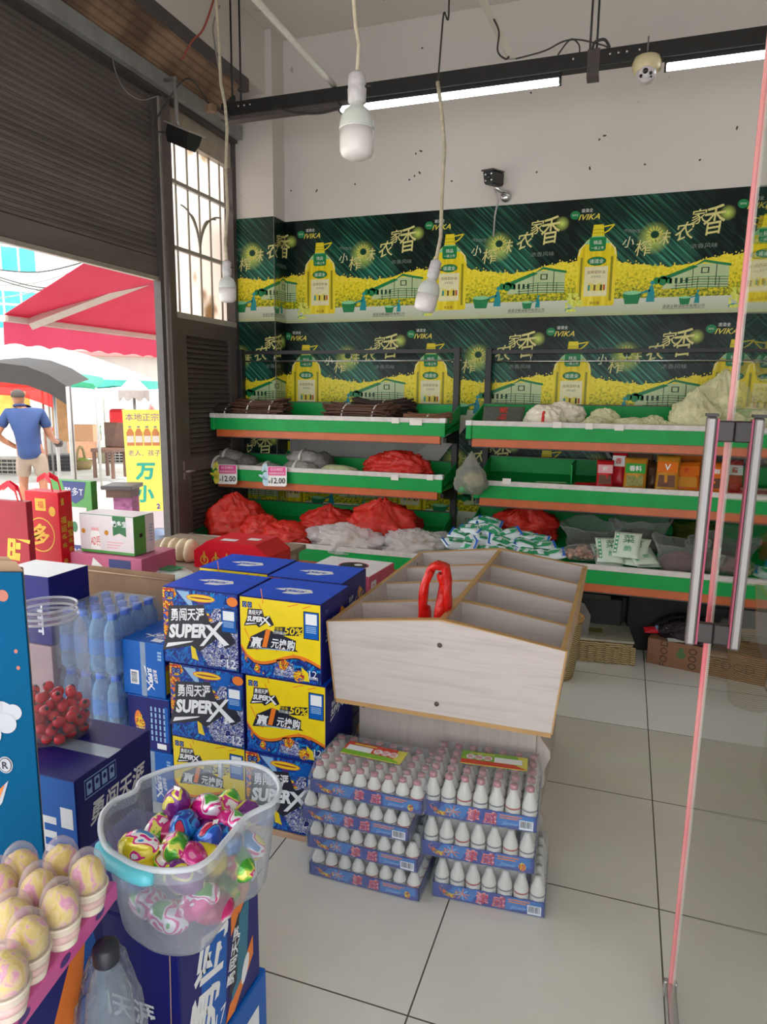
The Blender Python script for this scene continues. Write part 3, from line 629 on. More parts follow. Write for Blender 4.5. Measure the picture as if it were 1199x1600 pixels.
def rack(label, x0, x1, tiers, xs, oy=0.0):
    r = thing('shelf_rack', label, 'shelf rack', loc(0, 0, 0), 'green produce racks against the back wall')
    for x in xs: MB().box((x-.02, 4.72+oy, 0), (x+.02, 4.775+oy, 1.81), m_rack, .003).box((x-.02, 4.15, 0), (x+.02, 4.72+oy, .05), m_rack).build('upright', r)
    MB().box((x0, 4.735+oy, 1.775), (x1, 4.76+oy, 1.80), m_rack).build('top_rail', r)
    MB().tube([(x0, 4.735+oy, 1.725), (x1, 4.735+oy, 1.725)], .005, m_chrome, 8).tube([(x0+.3, 4.735+oy, 1.725), (x0+.3, 4.745+oy, 1.79)], .004, m_chrome, 6).tube([(x0+.9, 4.735+oy, 1.725), (x0+.9, 4.745+oy, 1.79)], .004, m_chrome, 6).build('hook_rod', r)
    MB().box((x0+.02, 4.735+oy, .18), (x1-.02, 4.755+oy, .24), m_rack).build('lower_rail', r)
    for a in tiers: tray(r, *a)
    return r
Z1, Z2, Z3 = 1.352, 1.0, .565
lx0, lx1, rx0, rx1 = -2.735, -1.055, -.925, 1.15
rackL = rack('left green shelf rack with three tiers of red bags and noodle bundles', lx0, lx1, [(lx0, lx1, 4.2, Z1, 4.595, 1.435), (lx0, lx1-.01, 4.2, Z2, 4.595, 1.05), (lx0-.02, lx1-.03, 3.9, Z3-.01, 4.595, .70)], (lx0+.02, -1.082), -.16)
rackR = rack('right green shelf rack with three tiers of seasoning packs and bagged food', rx0, rx1, [(rx0, rx1, 4.2, Z1-.008, 4.715, 1.442), (rx0+.06, rx1, 4.2, Z2-.018, 4.715, 1.092), (rx0, rx1, 3.9, Z3+.018, 4.715, .738)], (-.902, rx1-.02))
# divider in the right middle and bottom trays, grey sheets leaning behind the left tiers
for x in (-.3,): MB().box((x, 4.35, .97), (x+.008, 4.7, 1.09), m_gr).build('tray_divider', rackR)
MB().box((-2.05, 4.25, .59), (-1.95, 4.56, .68), pm('dark_green_plastic', '#0c4a2c', .35, .1)).build('tray_divider', rackL)
m_sheet = pm('grey_sheet', '#a29c99', .45, .08, 5)
tag(MB().prism([(-2.42, .77), (-1.62, .77), (-1.52, 1.0), (-1.1, 1.33), (-2.42, 1.33)], 0, .006, m_sheet, frame((0, 4.792, 0), (1, 0, 0), (0, 0, 1))).prism([(-1.62, .77), (-1.45, .77), (-1.02, 1.33), (-1.1, 1.33), (-1.52, 1.0)], .0062, .009, pm('pale_sheet', '#bdb7b0', .5, .06, 5), frame((0, 4.792, 0), (1, 0, 0), (0, 0, 1))).build('backing_sheet'), 'grey sheet leaning on the wall behind the left rack', 'sheet')
tag(MB().prism([(-.1, 1.1), (-.22, 1.34), (1.0, 1.34), (1.0, 1.1)], 0, .006, m_sheet, frame((0, 4.792, 0), (1, 0, 0), (0, 0, 1))).tube([(-.22, 1.34, .01), (-.06, 1.1, .01)], .008, m_dark, 6, frame((0, 4.792, 0), (1, 0, 0), (0, 0, 1))).build('backing_sheet'), 'grey sheet on the wall behind the orange seasoning packs', 'sheet')
def small_label(px, py, y, w=.06, h=.035, rz=0):
    p = WY(px, py, y-.012); return MB().box((-w/2, -.001, -h/2), (w/2, .001, h/2), m_lab).build('strip_label', None, loc(p.x, p.y, p.z))
for px, py, w in ((618, 657, .05), (650, 660, .08), (617, 746, .05), (672, 746, .04)):
    o = small_label(px, py, 4.2, w); o.parent = rackL
for px, py, w in ((871, 664, .05), (921, 666, .04), (968, 668, .05), (792, 752, .05)):
    o = small_label(px, py, 4.2, w); o.parent = rackR
# price tags
m_pink = pm('tag_pink', '#e0408c', .5, .05); m_blk = pm('print_black', '#1a1a1a', .6, .05); m_yel = pm('tag_yellow', '#e7d94a', .5, .06); m_bl = pm('tag_pale_blue', '#bcd8e6', .5, .05); m_wt = pm('tag_white', '#f0eeea', .5, .03)
def price(px, py, w, side, label):
    p = WY(px, py, 4.165); t = thing('price_tag', label, 'price tag', loc(p.x, p.y, p.z, 0, math.radians(-6), math.radians(-2)), 'price tags on the left rack'); h = .145
    F = frame((0, 0, 0), (1, 0, 0), (0, 0, 1))
    b = MB().prism([(-w*.3, -h/2), (w*.44, -h/2), (w*.5, -h*.42), (w*.5, h*.38), (w*.44, h*.42), (-w*.3, h*.42)], -.001, .001, m_wt, F)
    b.rect(-w*.26, .0, w*.46, h*.4, m_pink, F, .0016).text('日日特价', w*.1, h*.28, h*.14, m_wt, F, .002, w=w*.5).text('新鲜美味天天见', w*.1, h*.1, h*.11, m_wt, F, .002, w=w*.62)
    b.text('12.00', w*.17, -h*.24, h*.27, m_blk, F, .0042, w=w*.56, bold=.015).text('¥', -w*.19, -h*.3, h*.14, m_blk, F, .0042); b.build('card', t)
    b = MB().ell(-w*.36, -.005, w*.13, h*.2, side, F, .003).ell(-w*.36, -h*.3, w*.12, h*.2, side, F, .003)
    for x, y, r in ((-w*.45, h*.35, -.3), (-w*.33, h*.38, .1), (-w*.5, -h*.05, 1.2)): b.ell(x, y, w*.05, h*.2, side, F, .003, 12, r)
    b.build('hand_clipart', t); return t
price(352, 740, .19, m_yel, 'price tag reading 12.00 with a yellow hand cutout')
price(429, 743, .185, m_bl, 'price tag reading 12.00 with a pale blue hand cutout')
# ------------------------------------------------------------------ printed drink cartons
def doodle(name, cols, scale=9, dist=2.2):
    k = NT(name); k.set(.4, 0, .25, 0); co = k.coord(); n = k.noise(co, scale, 2, .5, dist).outputs[0]
    st = [(.0, cols[0])] + [(.30+.42*i/(len(cols)-1), c) for i, c in enumerate(cols[1:])]
    base = k.ramp(n, st, 'CONSTANT'); w = k.noise(co, scale*2.4, 2, .5, 3).outputs[0]
    ln = k.ramp(k.math('ABSOLUTE', k.math('SUBTRACT', w, .5)), [(0, 1.0), (.02, 1.0), (.03, 0.0)], 'CONSTANT'); k.col(k.mix(k.math('MULTIPLY', ln, .8), base, '#141a3c')); return k.m
m_dood = doodle('comic_art_blue', ['#12276e', '#1c4fb4', '#1d6fc4', '#2a3f9a', '#123a96', '#1a85c9', '#17246b'], 11)
m_doow = doodle('comic_art_white', ['#1c3a94', '#c9ccd6', '#22358a', '#b9bfd0', '#3f55a8', '#e3e4ea', '#1b2a78'], 16, 3)
m_dooo = doodle('comic_art_orange', ['#c9541f', '#e8b81c', '#1c4fb4', '#e0702a', '#f0cf2a', '#d3481c', '#e8a31c'], 13)
m_cb = pm('carton_blue', '#1a52d8', .4, .06, 6, .02, 0, 0, .28); m_cn = pm('carton_navy', '#191c6c', .4, .08, 6, .02, 0, 0, .25); m_cbl = pm('carton_bright_blue', '#0a5cb4', .4, .06, 6, .02, 0, 0, .25)
m_cy = pm('carton_yellow', '#ecd014', .35, .04); m_cw = pm('print_white', '#e9ebee', .45, .03); m_co = pm('print_orange', '#e77a22', .4, .05); m_ck = pm('print_dark', '#14182c', .4, .05)
m_lb = pm('print_light_blue', '#8fb6dc', .4, .05); m_purple = pm('print_purple', '#4a2f7a', .4, .05); m_tape = film('clear_tape', '#b9cfe0', .45, .12); m_seam = pm('box_seam', '#0f1440', .5)
m_kraft = pm('cardboard', '#9a7a5e', .8, .1, 10, .06); m_kraftl = pm('cardboard_edge', '#b9987a', .8, .08, 12)
def superx(b, F, cx, cy, s, rot=.12, dark=True, shear=.25):
    """slanted word mark on a dark plate, the X crossing out to the lower right"""
    c, q = math.cos(rot), math.sin(rot); T = lambda pts: [(cx+(x*c-y*q)*s, cy+(x*q+y*c)*s) for x, y in pts]
    if dark:
        b.poly(T([(-.56, -.26), (-.42, .04), (-.37, .34), (.16, .34), (.22, .10), (.42, .14), (.56, -.16), (.40, -.24), (.3, -.1), (.0, -.28), (-.1, -.2)]), m_ck, F, .0012)
    b.text('勇闯天涯', cx+(-.1*c-.22*q)*s, cy+(-.1*q+.22*c)*s, .17*s, m_cw, F, .0016, w=.5*s, shear=.15, rot=rot, bold=.02)
    b.text('SUPER', cx+(-.12*c+.0*q)*s, cy+(-.12*q-.0*c)*s, .19*s, m_cw, F, .0016, w=.58*s, shear=shear, rot=rot, bold=.05)
    b.poly(T([(.02, -.2), (.08, -.2), (.42, .12), (.36, .12)]), m_cw, F, .0018); b.poly(T([(.14, .08), (.21, .08), (.46, -.18), (.38, -.2)]), m_cw, F, .0019)
    b.poly(T([(-.5, -.22), (-.46, -.16), (-.06, -.13), (-.1, -.15)]), m_cw, F, .0016)
def phone(b, F, x, y, w, h):
    b.rect(x, y, x+w, y+h, m_ck, F, .0013).rect(x+w*.05, y+h*.03, x+w*.95, y+h*.97, m_cbl, F, .0015).rect(x+w*.14, y+h*.53, x+w*.86, y+h*.92, m_cw, F, .0017)
    for i in range(4): b.rect(x+w*.16, y+h*(.24+.065*i), x+w*.82, y+h*(.275+.065*i), m_lb, F, .0017)
def icons(b, F, x, y, s): 
    for i in range(2):
        b.rect(x+i*s*1.15, y, x+i*s*1.15+s*.95, y+s*1.2, m_cn, F, .0014); b.ring(x+i*s*1.15+s*.48, y+s*.65, s*.3, s*.35, s*.1, m_lb, F, .0016, 10); b.rect(x+i*s*1.15+s*.2, y+s*.12, x+i*s*1.15+s*.75, y+s*.2, m_lb, F, .0016)
def barcode(b, F, x, y, w, h, seed=1, vert=False):
    b.rect(x, y, x+w, y+h, m_cw, F, .0014); r = random.Random(seed); a = .08
    while a < .9:
        t = r.choice((.015, .03, .045))
        if vert: b.rect(x+w*.1, y+h*a, x+w*.8, y+h*(a+t), m_ck, F, .0016)
        else: b.rect(x+w*a, y+h*.22, x+w*(a+t), y+h*.92, m_ck, F, .0016)
        a += t+r.choice((.02, .035))
    return b
def carton_faces(w, d, h):
    return dict(front=frame((-w/2, -d/2, 0), (1, 0, 0), (0, 0, 1)), right=frame((w/2, -d/2, 0), (0, 1, 0), (0, 0, 1)), left=frame((-w/2, d/2, 0), (0, -1, 0), (0, 0, 1)), top=frame((-w/2, -d/2, h), (1, 0, 0), (0, 1, 0)))
CW, CD, CH = .296, .238, .272
def carton(kind, side=True):
    w, d, h = CW, CD, CH; F = carton_faces(w, d, h); b = MB()
    b.box((-w/2, -d/2, 0), (w/2, d/2, h), m_cn, .003); b.rect(.003, .003, w-.003, d-.003, m_cb, F['top'], .0006)
    b.line([(0, d*.5), (w, d*.5)], .0015, m_seam, F['top'], .001)
    # white word mark on the lid, reading from the back
    Ft = F['top'] @ Matrix.Translation((w*.5, d*.45, 0)) @ Matrix.Rotation(PI, 4, 'Z'); b.poly([(-.05, -.03), (-.07, .0), (-.02, .035), (.03, .035), (.02, .01), (.075, -.005), (.03, -.03)], m_cw, Ft, .0012)
    b.text('SUPERX', .0, .0, .022, m_cb, Ft, .0016, w=.08, shear=.3, bold=.03)
    f = F['front']
    if kind == 'art':
        b.rect(.003, .003, w-.003, h-.003, m_dood, f, .0006)
        b.poly([(.003, h*.99), (.003, h*.5), (.03, h*.55), (.05, h*.72), (.04, h*.82), (.06, h*.92), (.05, h*.99)], m_dooo, f, .0008).poly([(.003, h*.5), (.003, h*.18), (.05, h*.22), (.03, h*.38), (.05, h*.5)], m_dooo, f, .0008)
        b.poly([(w*.55, h*.5), (w*.7, h*.8), (w*.8, h*.85), (w*.9, h*.7), (w-.003, h*.5), (w-.003, h*.06), (w*.6, h*.03), (w*.5, h*.2)], m_doow, f, .0008)
        b.poly([(w*.2, h*.97), (w*.35, h*.8), (w*.42, h*.78), (w*.36, h*.97)], m_lb, f, .0009).poly([(w*.62, h*.78), (w*.72, h*.97), (w*.85, h*.97), (w*.8, h*.8)], m_cbl, f, .0009)
        b.poly([(w*.3, h*.63), (w*.36, h*.72), (w*.5, h*.74), (w*.62, h*.72), (w*.68, h*.62), (w*.5, h*.6)], m_dooo, f, .0009).rect(w*.48, h*.7, w*.56, h*.88, m_purple, f, .001)
        b.ring(w*.52, h*.9, w*.19, h*.05, .012, m_co, f, .0011).ring(w*.52, h*.9, w*.175, h*.04, .007, m_cy, f, .0012); b.ell(w*.52, h*.9, w*.135, h*.022, m_ck, f, .001)
        b.ell(w*.93, h*.9, w*.07, h*.06, m_co, f, .0011).ell(w*.1, h*.3, w*.08, h*.08, m_dooo, f, .0011)
        b.poly([(w*.37, h*.26), (w*.42, h*.3), (w*.44, h*.18), (w*.47, h*.08), (w*.38, h*.1)], m_cy, f, .0011)
        superx(b, f, w*.45, h*.47, w*.9); phone(b, f, w*.78, h*.5, w*.2, h*.3); icons(b, f, w*.04, h*.87, .017)
        b.text('12', w*.9, h*.1, .03, m_cw, f, .0014).text('500ml', w*.9, h*.045, .011, m_cw, f, .0014)
    else:
        b.rect(.003, .003, w-.003, h-.003, m_dood, f, .0006)
        n = 24; wave = [(.003+(w-.006)*i/n, h*(.27+.07*math.sin(3.1+i/n*6.6)*(1 if i/n > .15 else .6)+(.12 if i/n < .1 else 0)*(1-i/n*10))) for i in range(n+1)]
        b.poly([(x, y-.014) for x, y in wave] + [(w-.003, h-.003), (.003, h-.003)], m_ck, f, .0008); b.poly([(x, y-.010) for x, y in wave] + [(w-.003, h-.003), (.003, h-.003)], m_co, f, .0009)
        b.poly(wave + [(w-.003, h-.003), (.003, h-.003)], m_cy, f, .001)
        b.poly([(w*.42, h*.05), (w*.45, h*.25), (w*.55, h*.26), (w*.66, h*.22), (w*.7, h*.04)], m_doow, f, .0008).poly([(w*.44, h*.14), (w*.46, h*.25), (w*.55, h*.27), (w*.62, h*.22), (w*.56, h*.13)], m_dooo, f, .0009).poly([(w*.02, h*.28), (w*.02, h*.4), (w*.1, h*.3), (w*.08, h*.15)], m_dooo, f, .0007)
        b.poly([(w*.16, h*.04), (w*.2, h*.18), (w*.26, h*.12), (w*.3, h*.04)], m_dooo, f, .0009).poly([(w*.78, h*.03), (w*.76, h*.2), (w*.84, h*.14), (w*.86, h*.03)], m_cy, f, .0009).ell(w*.73, h*.08, .02, .02, m_dooo, f, .001)
        for x, y, r, L in ((.1, .9, -1.0, .06), (.3, .93, 1.7, .05), (.25, .92, -1.2, .04), (.06, .6, -1.1, .05), (.6, .93, .3, .04), (.78, .93, .35, .03), (.65, .35, -.4, .05), (.2, .33, .6, .04), (.45, .36, .5, .035)):
            b.line([(w*x, h*y), (w*x+L*math.cos(r), h*y+L*math.sin(r))], .003, m_co, f, .0012)
        superx(b, f, w*.24, h*.73, w*.34, .05); phone(b, f, w*.79, h*.56, w*.185, h*.34); icons(b, f, w*.04, h*.86, .017)
        b.poly([(w*.42, h*.55), (w*.44, h*.66), (w*.78, h*.7), (w*.77, h*.59)], m_ck, f, .0013); b.text('50%', w*.67, h*.635, .026, m_cy, f, .0017, w=.065, shear=.2, bold=.02).text('中奖率', w*.48, h*.64, .011, m_cy, f, .0017).text('扫码最高', w*.5, h*.595, .011, m_cw, f, .0017)
        b.poly([(w*.08, h*.33), (w*.14, h*.5), (w*.34, h*.62), (w*.7, h*.52), (w*.69, h*.41), (w*.73, h*.385), (w*.5, h*.385)], m_ck, f, .0012)
        b.text('赢', w*.21, h*.43, .042, m_cw, f, .0017, shear=.2, bold=.02).text('1', w*.335, h*.5, .062, m_co, f, .0017, shear=.25, bold=.06).text('元换购', w*.54, h*.455, .035, m_cw, f, .0017, w=.085, shear=.12, bold=.02); b.line([(w*.12, h*.36), (w*.62, h*.385)], .003, m_lb, f, .0017)
        b.text('12', w*.9, h*.13, .024, m_cw, f, .0014).text('500ml', w*.9, h*.08, .01, m_cw, f, .0014)
    r = F['right']; b.rect(.003, .003, d-.003, h-.003, m_cn, r, .0005); superx(b, r, d*.36, h*.62, .12, .1, False); b.rect(d*.7, h*.5, d*.72, h*.75, m_lb, r, .001); icons(b, r, d*.12, h*.86, .012)
    b.poly([(d*.55, h*.7), (d*.7, h*.82), (d*.9, h*.7), (d*.75, h*.6)], m_dooo, r, .0008)
    return b.build('drink_carton')
proto = {}
def put(kind, x, y, z, label, rz=0, group=None):
    if kind not in proto: o = proto[kind] = carton(kind)
    else: o = proto[kind].copy(); COL.objects.link(o)
    o.matrix_world = loc(x, y, z, rz); o['label'] = label; o['category'] = 'carton'; o['group'] = group or 'stacked drink cartons by the wooden bin'; return o
xr, xl, yf = -1.167+CW/2, -1.465+CW/2-.004, 1.93+CD/2
tag(MB().box((-1.47, 1.925, 0), (-.875, 2.62, .02), m_kraftl, .003).build('cardboard_sheet'), 'flat cardboard sheet on the floor under the drink carton stacks', 'cardboard')
Z = lambda i: .021+i*(CH+.002)
put('art', xr+.006, yf, Z(0), 'patterned comic art carton at the bottom of the stack beside the wooden bin')
put('yellow', xr+.012, yf+.004, Z(1), 'middle yellow carton in the stack touching the wooden bin')
put('yellow', xr-.002, yf, Z(2), 'topmost yellow carton nearest the wooden bin, below the red plastic bag')
put('yellow', xl+.01, yf+.005, Z(0), 'low yellow carton behind the rim of the clear tub')
put('art', xl+.012, yf, Z(1), 'lower of two comic art cartons left of the yellow ones')
put('art', xl-.004, yf, Z(2), 'upper of two comic art cartons left of the yellow ones', .01)
def TOP(px, py): return FL(px, py, Z(3))
a, b_, c_ = TOP(412, 900), TOP(535, 911), TOP(560, 884)
put('art', (a.x+b_.x)/2+.005, (a.y+b_.y)/2+CD/2+.004, Z(2), 'blue lidded carton directly behind the topmost yellow carton')
y2 = (a.y+b_.y)/2+CD/2+.004; x2 = (a.x+b_.x)/2+.005
a, b_ = TOP(322, 890), TOP(428, 898)
x3 = (a.x+b_.x)/2-.04; y3 = (a.y+b_.y)/2+CD/2+.02
put('yellow', x3, y3, Z(2), 'back carton with a blue lid and a thin yellow front edge')
for x, y in ((x2, y2), (x3, y3)):
    for i in (0, 1): put('art', x, y, Z(i), 'carton hidden low in the back row behind the front stacks', 0, 'cartons hidden in the back row')

def plain_carton(name, label, w, d, h, M, body, deco=None, cat='carton', group=None, bev=.003):
    b = MB().box((-w/2, -d/2, 0), (w/2, d/2, h), body, bev)
    if deco: deco(b, carton_faces(w, d, h), w, d, h)
    return tag(b.build(name, None, M), label, cat, group)
# narrower blue cartons lying in a column left of the comic art stack
def deco_side(v):
    def f(b, F, w, d, h):
        fr, tp, rg = F['front'], F['top'], F['right']
        b.rect(.003, .003, w-.003, h-.003, m_cbl if v != 1 else m_cn, fr, .0006); b.rect(.003, .003, w-.003, d-.003, m_cbl, tp, .0006); b.rect(.003, .003, d-.003, h-.003, m_cn, rg, .0006)
        b.rect(.004, h*.08, d*.8, h*.5, m_cy, rg, .0008).poly([(.004, h*.5), (d*.8, h*.5), (d*.5, h*.72), (.004, h*.6)], m_co, rg, .0008)
        b.line([(w*.5, 0), (w*.5, h)], .002, m_seam, fr, .0012)
        if v != 1:
            b.line([(w*.5, 0), (w*.5, h)], .022, m_tape, fr, .0014); barcode(b, fr, w*.18, h*.2, w*.2, h*.26, 3, True)
            R_ = fr @ Matrix.Translation((w*.66, h*.34, 0)) @ Matrix.Rotation(-PI/2+.1, 4, 'Z'); superx(b, R_, 0, 0, .1, 0, False)
            R_ = tp @ Matrix.Translation((w*.62, d*.3, 0)) @ Matrix.Rotation(.5+PI, 4, 'Z'); superx(b, R_, 0, 0, .13, 0, False); b.rect(w*.62, d*.06, w*.86, d*.16, m_cw, tp, .001)
            for i in range(3): b.rect(w*.84, h*(.82-.06*i), w*.93, h*(.86-.06*i), m_lb, fr, .001)
        else:
            b.ell(w*.25, h*.55, .016, .035, m_co, fr, .0012).ell(w*.3, h*.45, .02, .03, m_dooo, fr, .0014).text('干杯', w*.27, h*.5, .03, m_cy, fr, .0016, rot=-PI/2)
            for i in range(4):
                for j in range(6): b.rect(w*(.55+.1*i), h*(.2+.11*j), w*(.59+.1*i), h*(.28+.11*j), m_lb, fr, .0012)
            b.rect(w*.68, h*.06, w*.9, h*.16, m_cw, fr, .0012); b.rect(w*.88, h*.2, w*.96, h*.86, m_cbl, fr, .001)
    return f
pL, pR = WY(190, 997, 1.95), WY(256, 1008, 1.95); sw = pR.x-pL.x; sx = (pL.x+pR.x)/2
for i, (z, h, dx, v, lab) in enumerate(((.414, .204, 0, 0, 'topmost blue carton with tape and barcode beside the water bottle pack'), (.205, .207, .012, 1, 'middle purplish blue carton with small printed columns beside the water bottle pack'), (0, .203, .02, 2, 'lowest blue carton half hidden behind the big navy carton corner'))):
    plain_carton('drink_carton', lab, sw, .262, h, loc(sx+dx, 1.95+.131, z), m_cbl, deco_side(v))

# navy cartons in the foreground: one stack under the jar, one under the clear tub
def deco_navy(v):
    def f(b, F, w, d, h):
        fr, rg, tp = F['front'], F['right'], F['top']
        if v in ('A', 'A2'):
            b.rect(.003, .003, d-.003, h-.003, m_cn, rg, .0006); b.text('勇闯天涯', d*.52, h*.60, .062, m_cw, rg, .0012, w=d*.72, shear=.25, rot=.05, bold=.02)
            b.rect(d*.1, h*.76, d*.5, h*.95, m_lb, rg, .001).rect(d*.105, h*.77, d*.495, h*.94, m_cn, rg, .0012)
            for i in range(4): b.rect(d*(.125+.095*i), h*.79, d*(.19+.095*i), h*.92, m_lb, rg, .0013).ell(d*(.158+.095*i), h*.87, .006, .008, m_cn, rg, .0015, 8)
            b.rect(.003, .003, w-.003, h-.003, m_cbl, fr, .0006); b.rect(w*.84, h*.52, w*.96, h*.72, m_cw, fr, .0012)
            b.text('E', w*.70, h*.42, .10, m_cw, fr, .0009, bold=.03, rot=.0)
            b.rect(.003, .003, w-.003, d-.003, m_cn, tp, .0006); b.line([(0, d*.5), (w, d*.5)], .05, m_tape, tp, .001)
        else:
            b.rect(.003, .003, w-.003, h-.003, m_cn, fr, .0006); b.text('勇闯天涯', w*.52, h*.42, .05, m_cw, fr, .0012, w=w*.62, bold=.02, shear=-.1); b.line([(w*.93, h*.1), (w*.95, h*.85)], .002, m_kraftl, fr, .0012)
            b.rect(.003, .003, d-.003, h-.003, m_cn, rg, .0006)
            b.poly([(d*.16, .003), (d*.3, h*.93), (d*.58, h*.93), (d*.5, .003)], m_cbl, rg, .0008).text('勇闯', d*.3, h*.45, .1, m_cw, rg, .0013, rot=1.25, bold=.03).text('17', d*.44, h*.12, .03, m_cw, rg, .0013, shear=.2)
            b.poly([(d*.6, h*.55), (d*.62, h*.95), (d*.88, h*.97), (d*.86, h*.72)], m_co, rg, .001).poly([(d*.5, .003), (d*.56, h*.1), (d*.9, h*.36), (d*.9, h*.22), (d*.62, .003)], m_co, rg, .001)
            b.poly([(d*.58, h*.1), (d*.72, h*.62), (d*.86, h*.7), (d*.8, h*.2)], pm('print_teal', '#1f6f8a', .4, .1), rg, .0011).poly([(d*.55, h*.14), (d*.63, h*.56), (d*.72, h*.66), (d*.66, h*.2)], m_ck, rg, .0012).text('勇闯天涯', d*.63, h*.4, .03, m_cw, rg, .0014, w=.11, rot=1.25, bold=.02)
            b.ell(d*.78, h*.2, .012, .03, m_cw, rg, .0013, 12, -.4); b.rect(d*.9, h*.74, d*.98, h*.9, m_cw, rg, .001)
            b.rect(.003, .003, w-.003, d-.003, m_cn, tp, .0006)
    return f
plain_carton('drink_carton', 'navy carton under the candy jar showing large slanted white writing', .32, .285, .278, loc(-1.216-.16, 1.228+.1425, .279), m_cn, deco_navy('A'))
plain_carton('drink_carton', 'floor level navy carton below the one carrying the candy jar', .32, .285, .277, loc(-1.212-.16, 1.222+.1425, 0), m_cn, deco_navy('A2'))
plain_carton('drink_carton', 'navy and bright blue carton directly under the clear plastic tub', .3, .27, .314, loc(-.655-.15, .858+.135, .293), m_cn, deco_navy('B'))
def deco_b2(b, F, w, d, h):
    rg = F['right']; b.rect(.003, .003, d-.003, h-.003, m_cbl, rg, .0006).text('E', d*.45, h*.5, .1, m_cw, rg, .001, bold=.02).rect(d*.7, h*.6, d*.88, h*.8, m_cw, rg, .001)
plain_carton('drink_carton', 'bright blue carton at the bottom under the tub stack, near the floor tiles', .3, .29, .29, loc(-.65-.15, .858+.142, 0), m_cbl, deco_b2)
# two boxes left of the water bottles, behind the teal card
pR = WY(75, 903, 1.9); pB = WY(72, 1008, 1.9)
def deco_nv(b, F, w, d, h):
    b.rect(.003, .003, w-.003, d-.003, m_cw, F['top'], .0008)
    for i in range(4): b.rect(w*.76, h*(.18+.1*i), w*.86, h*(.22+.1*i), m_cw, F['front'], .001)
    b.rect(w*.83, h*.15, w*.86, h*.6, m_cw, F['front'], .0012)
plain_carton('drink_carton', 'dark navy box with a white lid standing behind the teal card', .26, .2, pR.z-pB.z, loc(pR.x-.13, 2.0, pB.z), m_cn, deco_nv)
plain_carton('cardboard_box', 'greyish pink box under the dark navy box, seen through the candy jar', .27, .21, pB.z-.002, loc(pR.x-.138, 2.0, 0), pm('pink_grey_board', '#a98f90', .7, .08), None)

# ------------------------------------------------------------------ sloped wooden display bin
k = NT('white_wood_laminate'); k.set(.45, 0, .4); co = k.coord('Object', (.6, 6, 9)); n1 = k.noise(co, 5, 4, .6, .4).outputs[0]
k.col(k.ramp(n1, [(.3, '#b5aaa6'), (.55, '#c4bab5'), (.75, '#bcb1ad')])); m_wood = k.m
k = NT('white_wood_upright_grain'); k.set(.5, 0, .35); co = k.coord('Object', (9, 9, .6)); n1 = k.noise(co, 5, 4, .6, .4).outputs[0]
k.col(k.ramp(n1, [(.3, '#b3a7a0'), (.55, '#c2b7b0'), (.75, '#b9ada6')])); m_wood2 = k.m
m_band = pm('tan_edge_band', '#b78f5c', .5, .1, 12); m_screw = pm('screw', '#4a423d', .4)
KS = .886; BX, BY0, BY1 = -.553*KS, 2.2*KS, 3.4*KS; hw, hb, zt, za, zl = .417*KS, .385*KS, 1.5-.81*KS, 1.5-.758*KS, 1.5-1.098*KS; zfl = 1.5-1.0*KS
bin_ = thing('display_bin', 'pale wooden sloped display bin with compartments and tan edges', 'display bin', loc(BX, BY0, 0))
prof = [(-hb, zl), (hb, zl), (hw, zt), (hw*.3, za-.012), (0, za), (-hw*.3, za-.012), (-hw, zt)]
def wpanel(name, y, th, pts, band=True):
    b = MB().prism(pts, 0, -th, m_wood, frame((0, y, 0), (1, 0, 0), (0, 0, 1)))
    if band:
        n = len(pts); vs = []
        for x, z in pts: vs += [(x, y-.001, z), (x, y+th+.001, z)]
        cx = sum(p[0] for p in pts)/n; cz = sum(p[1] for p in pts)/n
        for x, z in pts: s_ = 1.0; d = Vector((x-cx, z-cz)); d = d*(1+.004/d.length*1.3); vs += [(cx+d.x, y-.001, cz+d.y), (cx+d.x, y+th+.001, cz+d.y)]
        fs = []
        for i in range(n):
            j = (i+1) % n; fs += [(2*n+2*i, 2*n+2*j, 2*n+2*j+1, 2*n+2*i+1), (2*i, 2*j, 2*n+2*j, 2*n+2*i), (2*i+1, 2*n+2*i+1, 2*n+2*j+1, 2*j+1)]
        b.add(vs, fs, m_band)
    return b.build(name, bin_)
o = wpanel('front_panel', 0, .018, prof)
for x, z in ((.0, zt-.03), (-.005, zl+.035)): MB().lathe([(.008, 0), (.006, .003), (.0001, .002)], m_screw, 10, frame((x, -.001, z), (1, 0, 0), (0, 0, 1))).build('screw', o)
wpanel('back_panel', BY1-BY0-.018, .018, prof)
mid = [(-hw+.012, zfl), (hw-.012, zfl), (hw-.005, zt-.012), (hw*.3, za-.024), (0, za-.012), (-hw*.3, za-.024), (-hw+.005, zt-.012)]
mid = [(-hb-.005, zfl-.02), (hb+.005, zfl-.02)] + mid[2:]
for i in (1, 2, 3): wpanel('divider', (BY1-BY0)*i/4-.007, .014, mid)
MB().box((-.008, .018, zfl), (.008, BY1-BY0-.018, za-.006), m_wood).box((-.009, .018, za-.006), (.009, BY1-BY0-.018, za-.001), m_band).build('ridge_divider', bin_)
for s_ in (-1, 1):
    b = MB(); vs = []
    for y in (.018, BY1-BY0-.018): vs += [(s_*hb, y, zl), (s_*(hb-.016), y, zl), (s_*(hw-.016), y, zt), (s_*hw, y, zt)]
    b.add(vs, [(0, 1, 2, 3), (7, 6, 5, 4), (0, 3, 7, 4), (1, 5, 6, 2), (0, 4, 5, 1)], m_wood).add([vs[2], vs[3], vs[7], vs[6]], [(0, 1, 2, 3)], m_band)
    for y in (.1, .95): b.lathe([(.007, 0), (.005, .003), (.0001, .002)], m_screw, 8, frame((s_*(hw-.018), y, zt-.03), (0, -s_, 0), (0, 0, 1)))
    b.build('side_board', bin_)
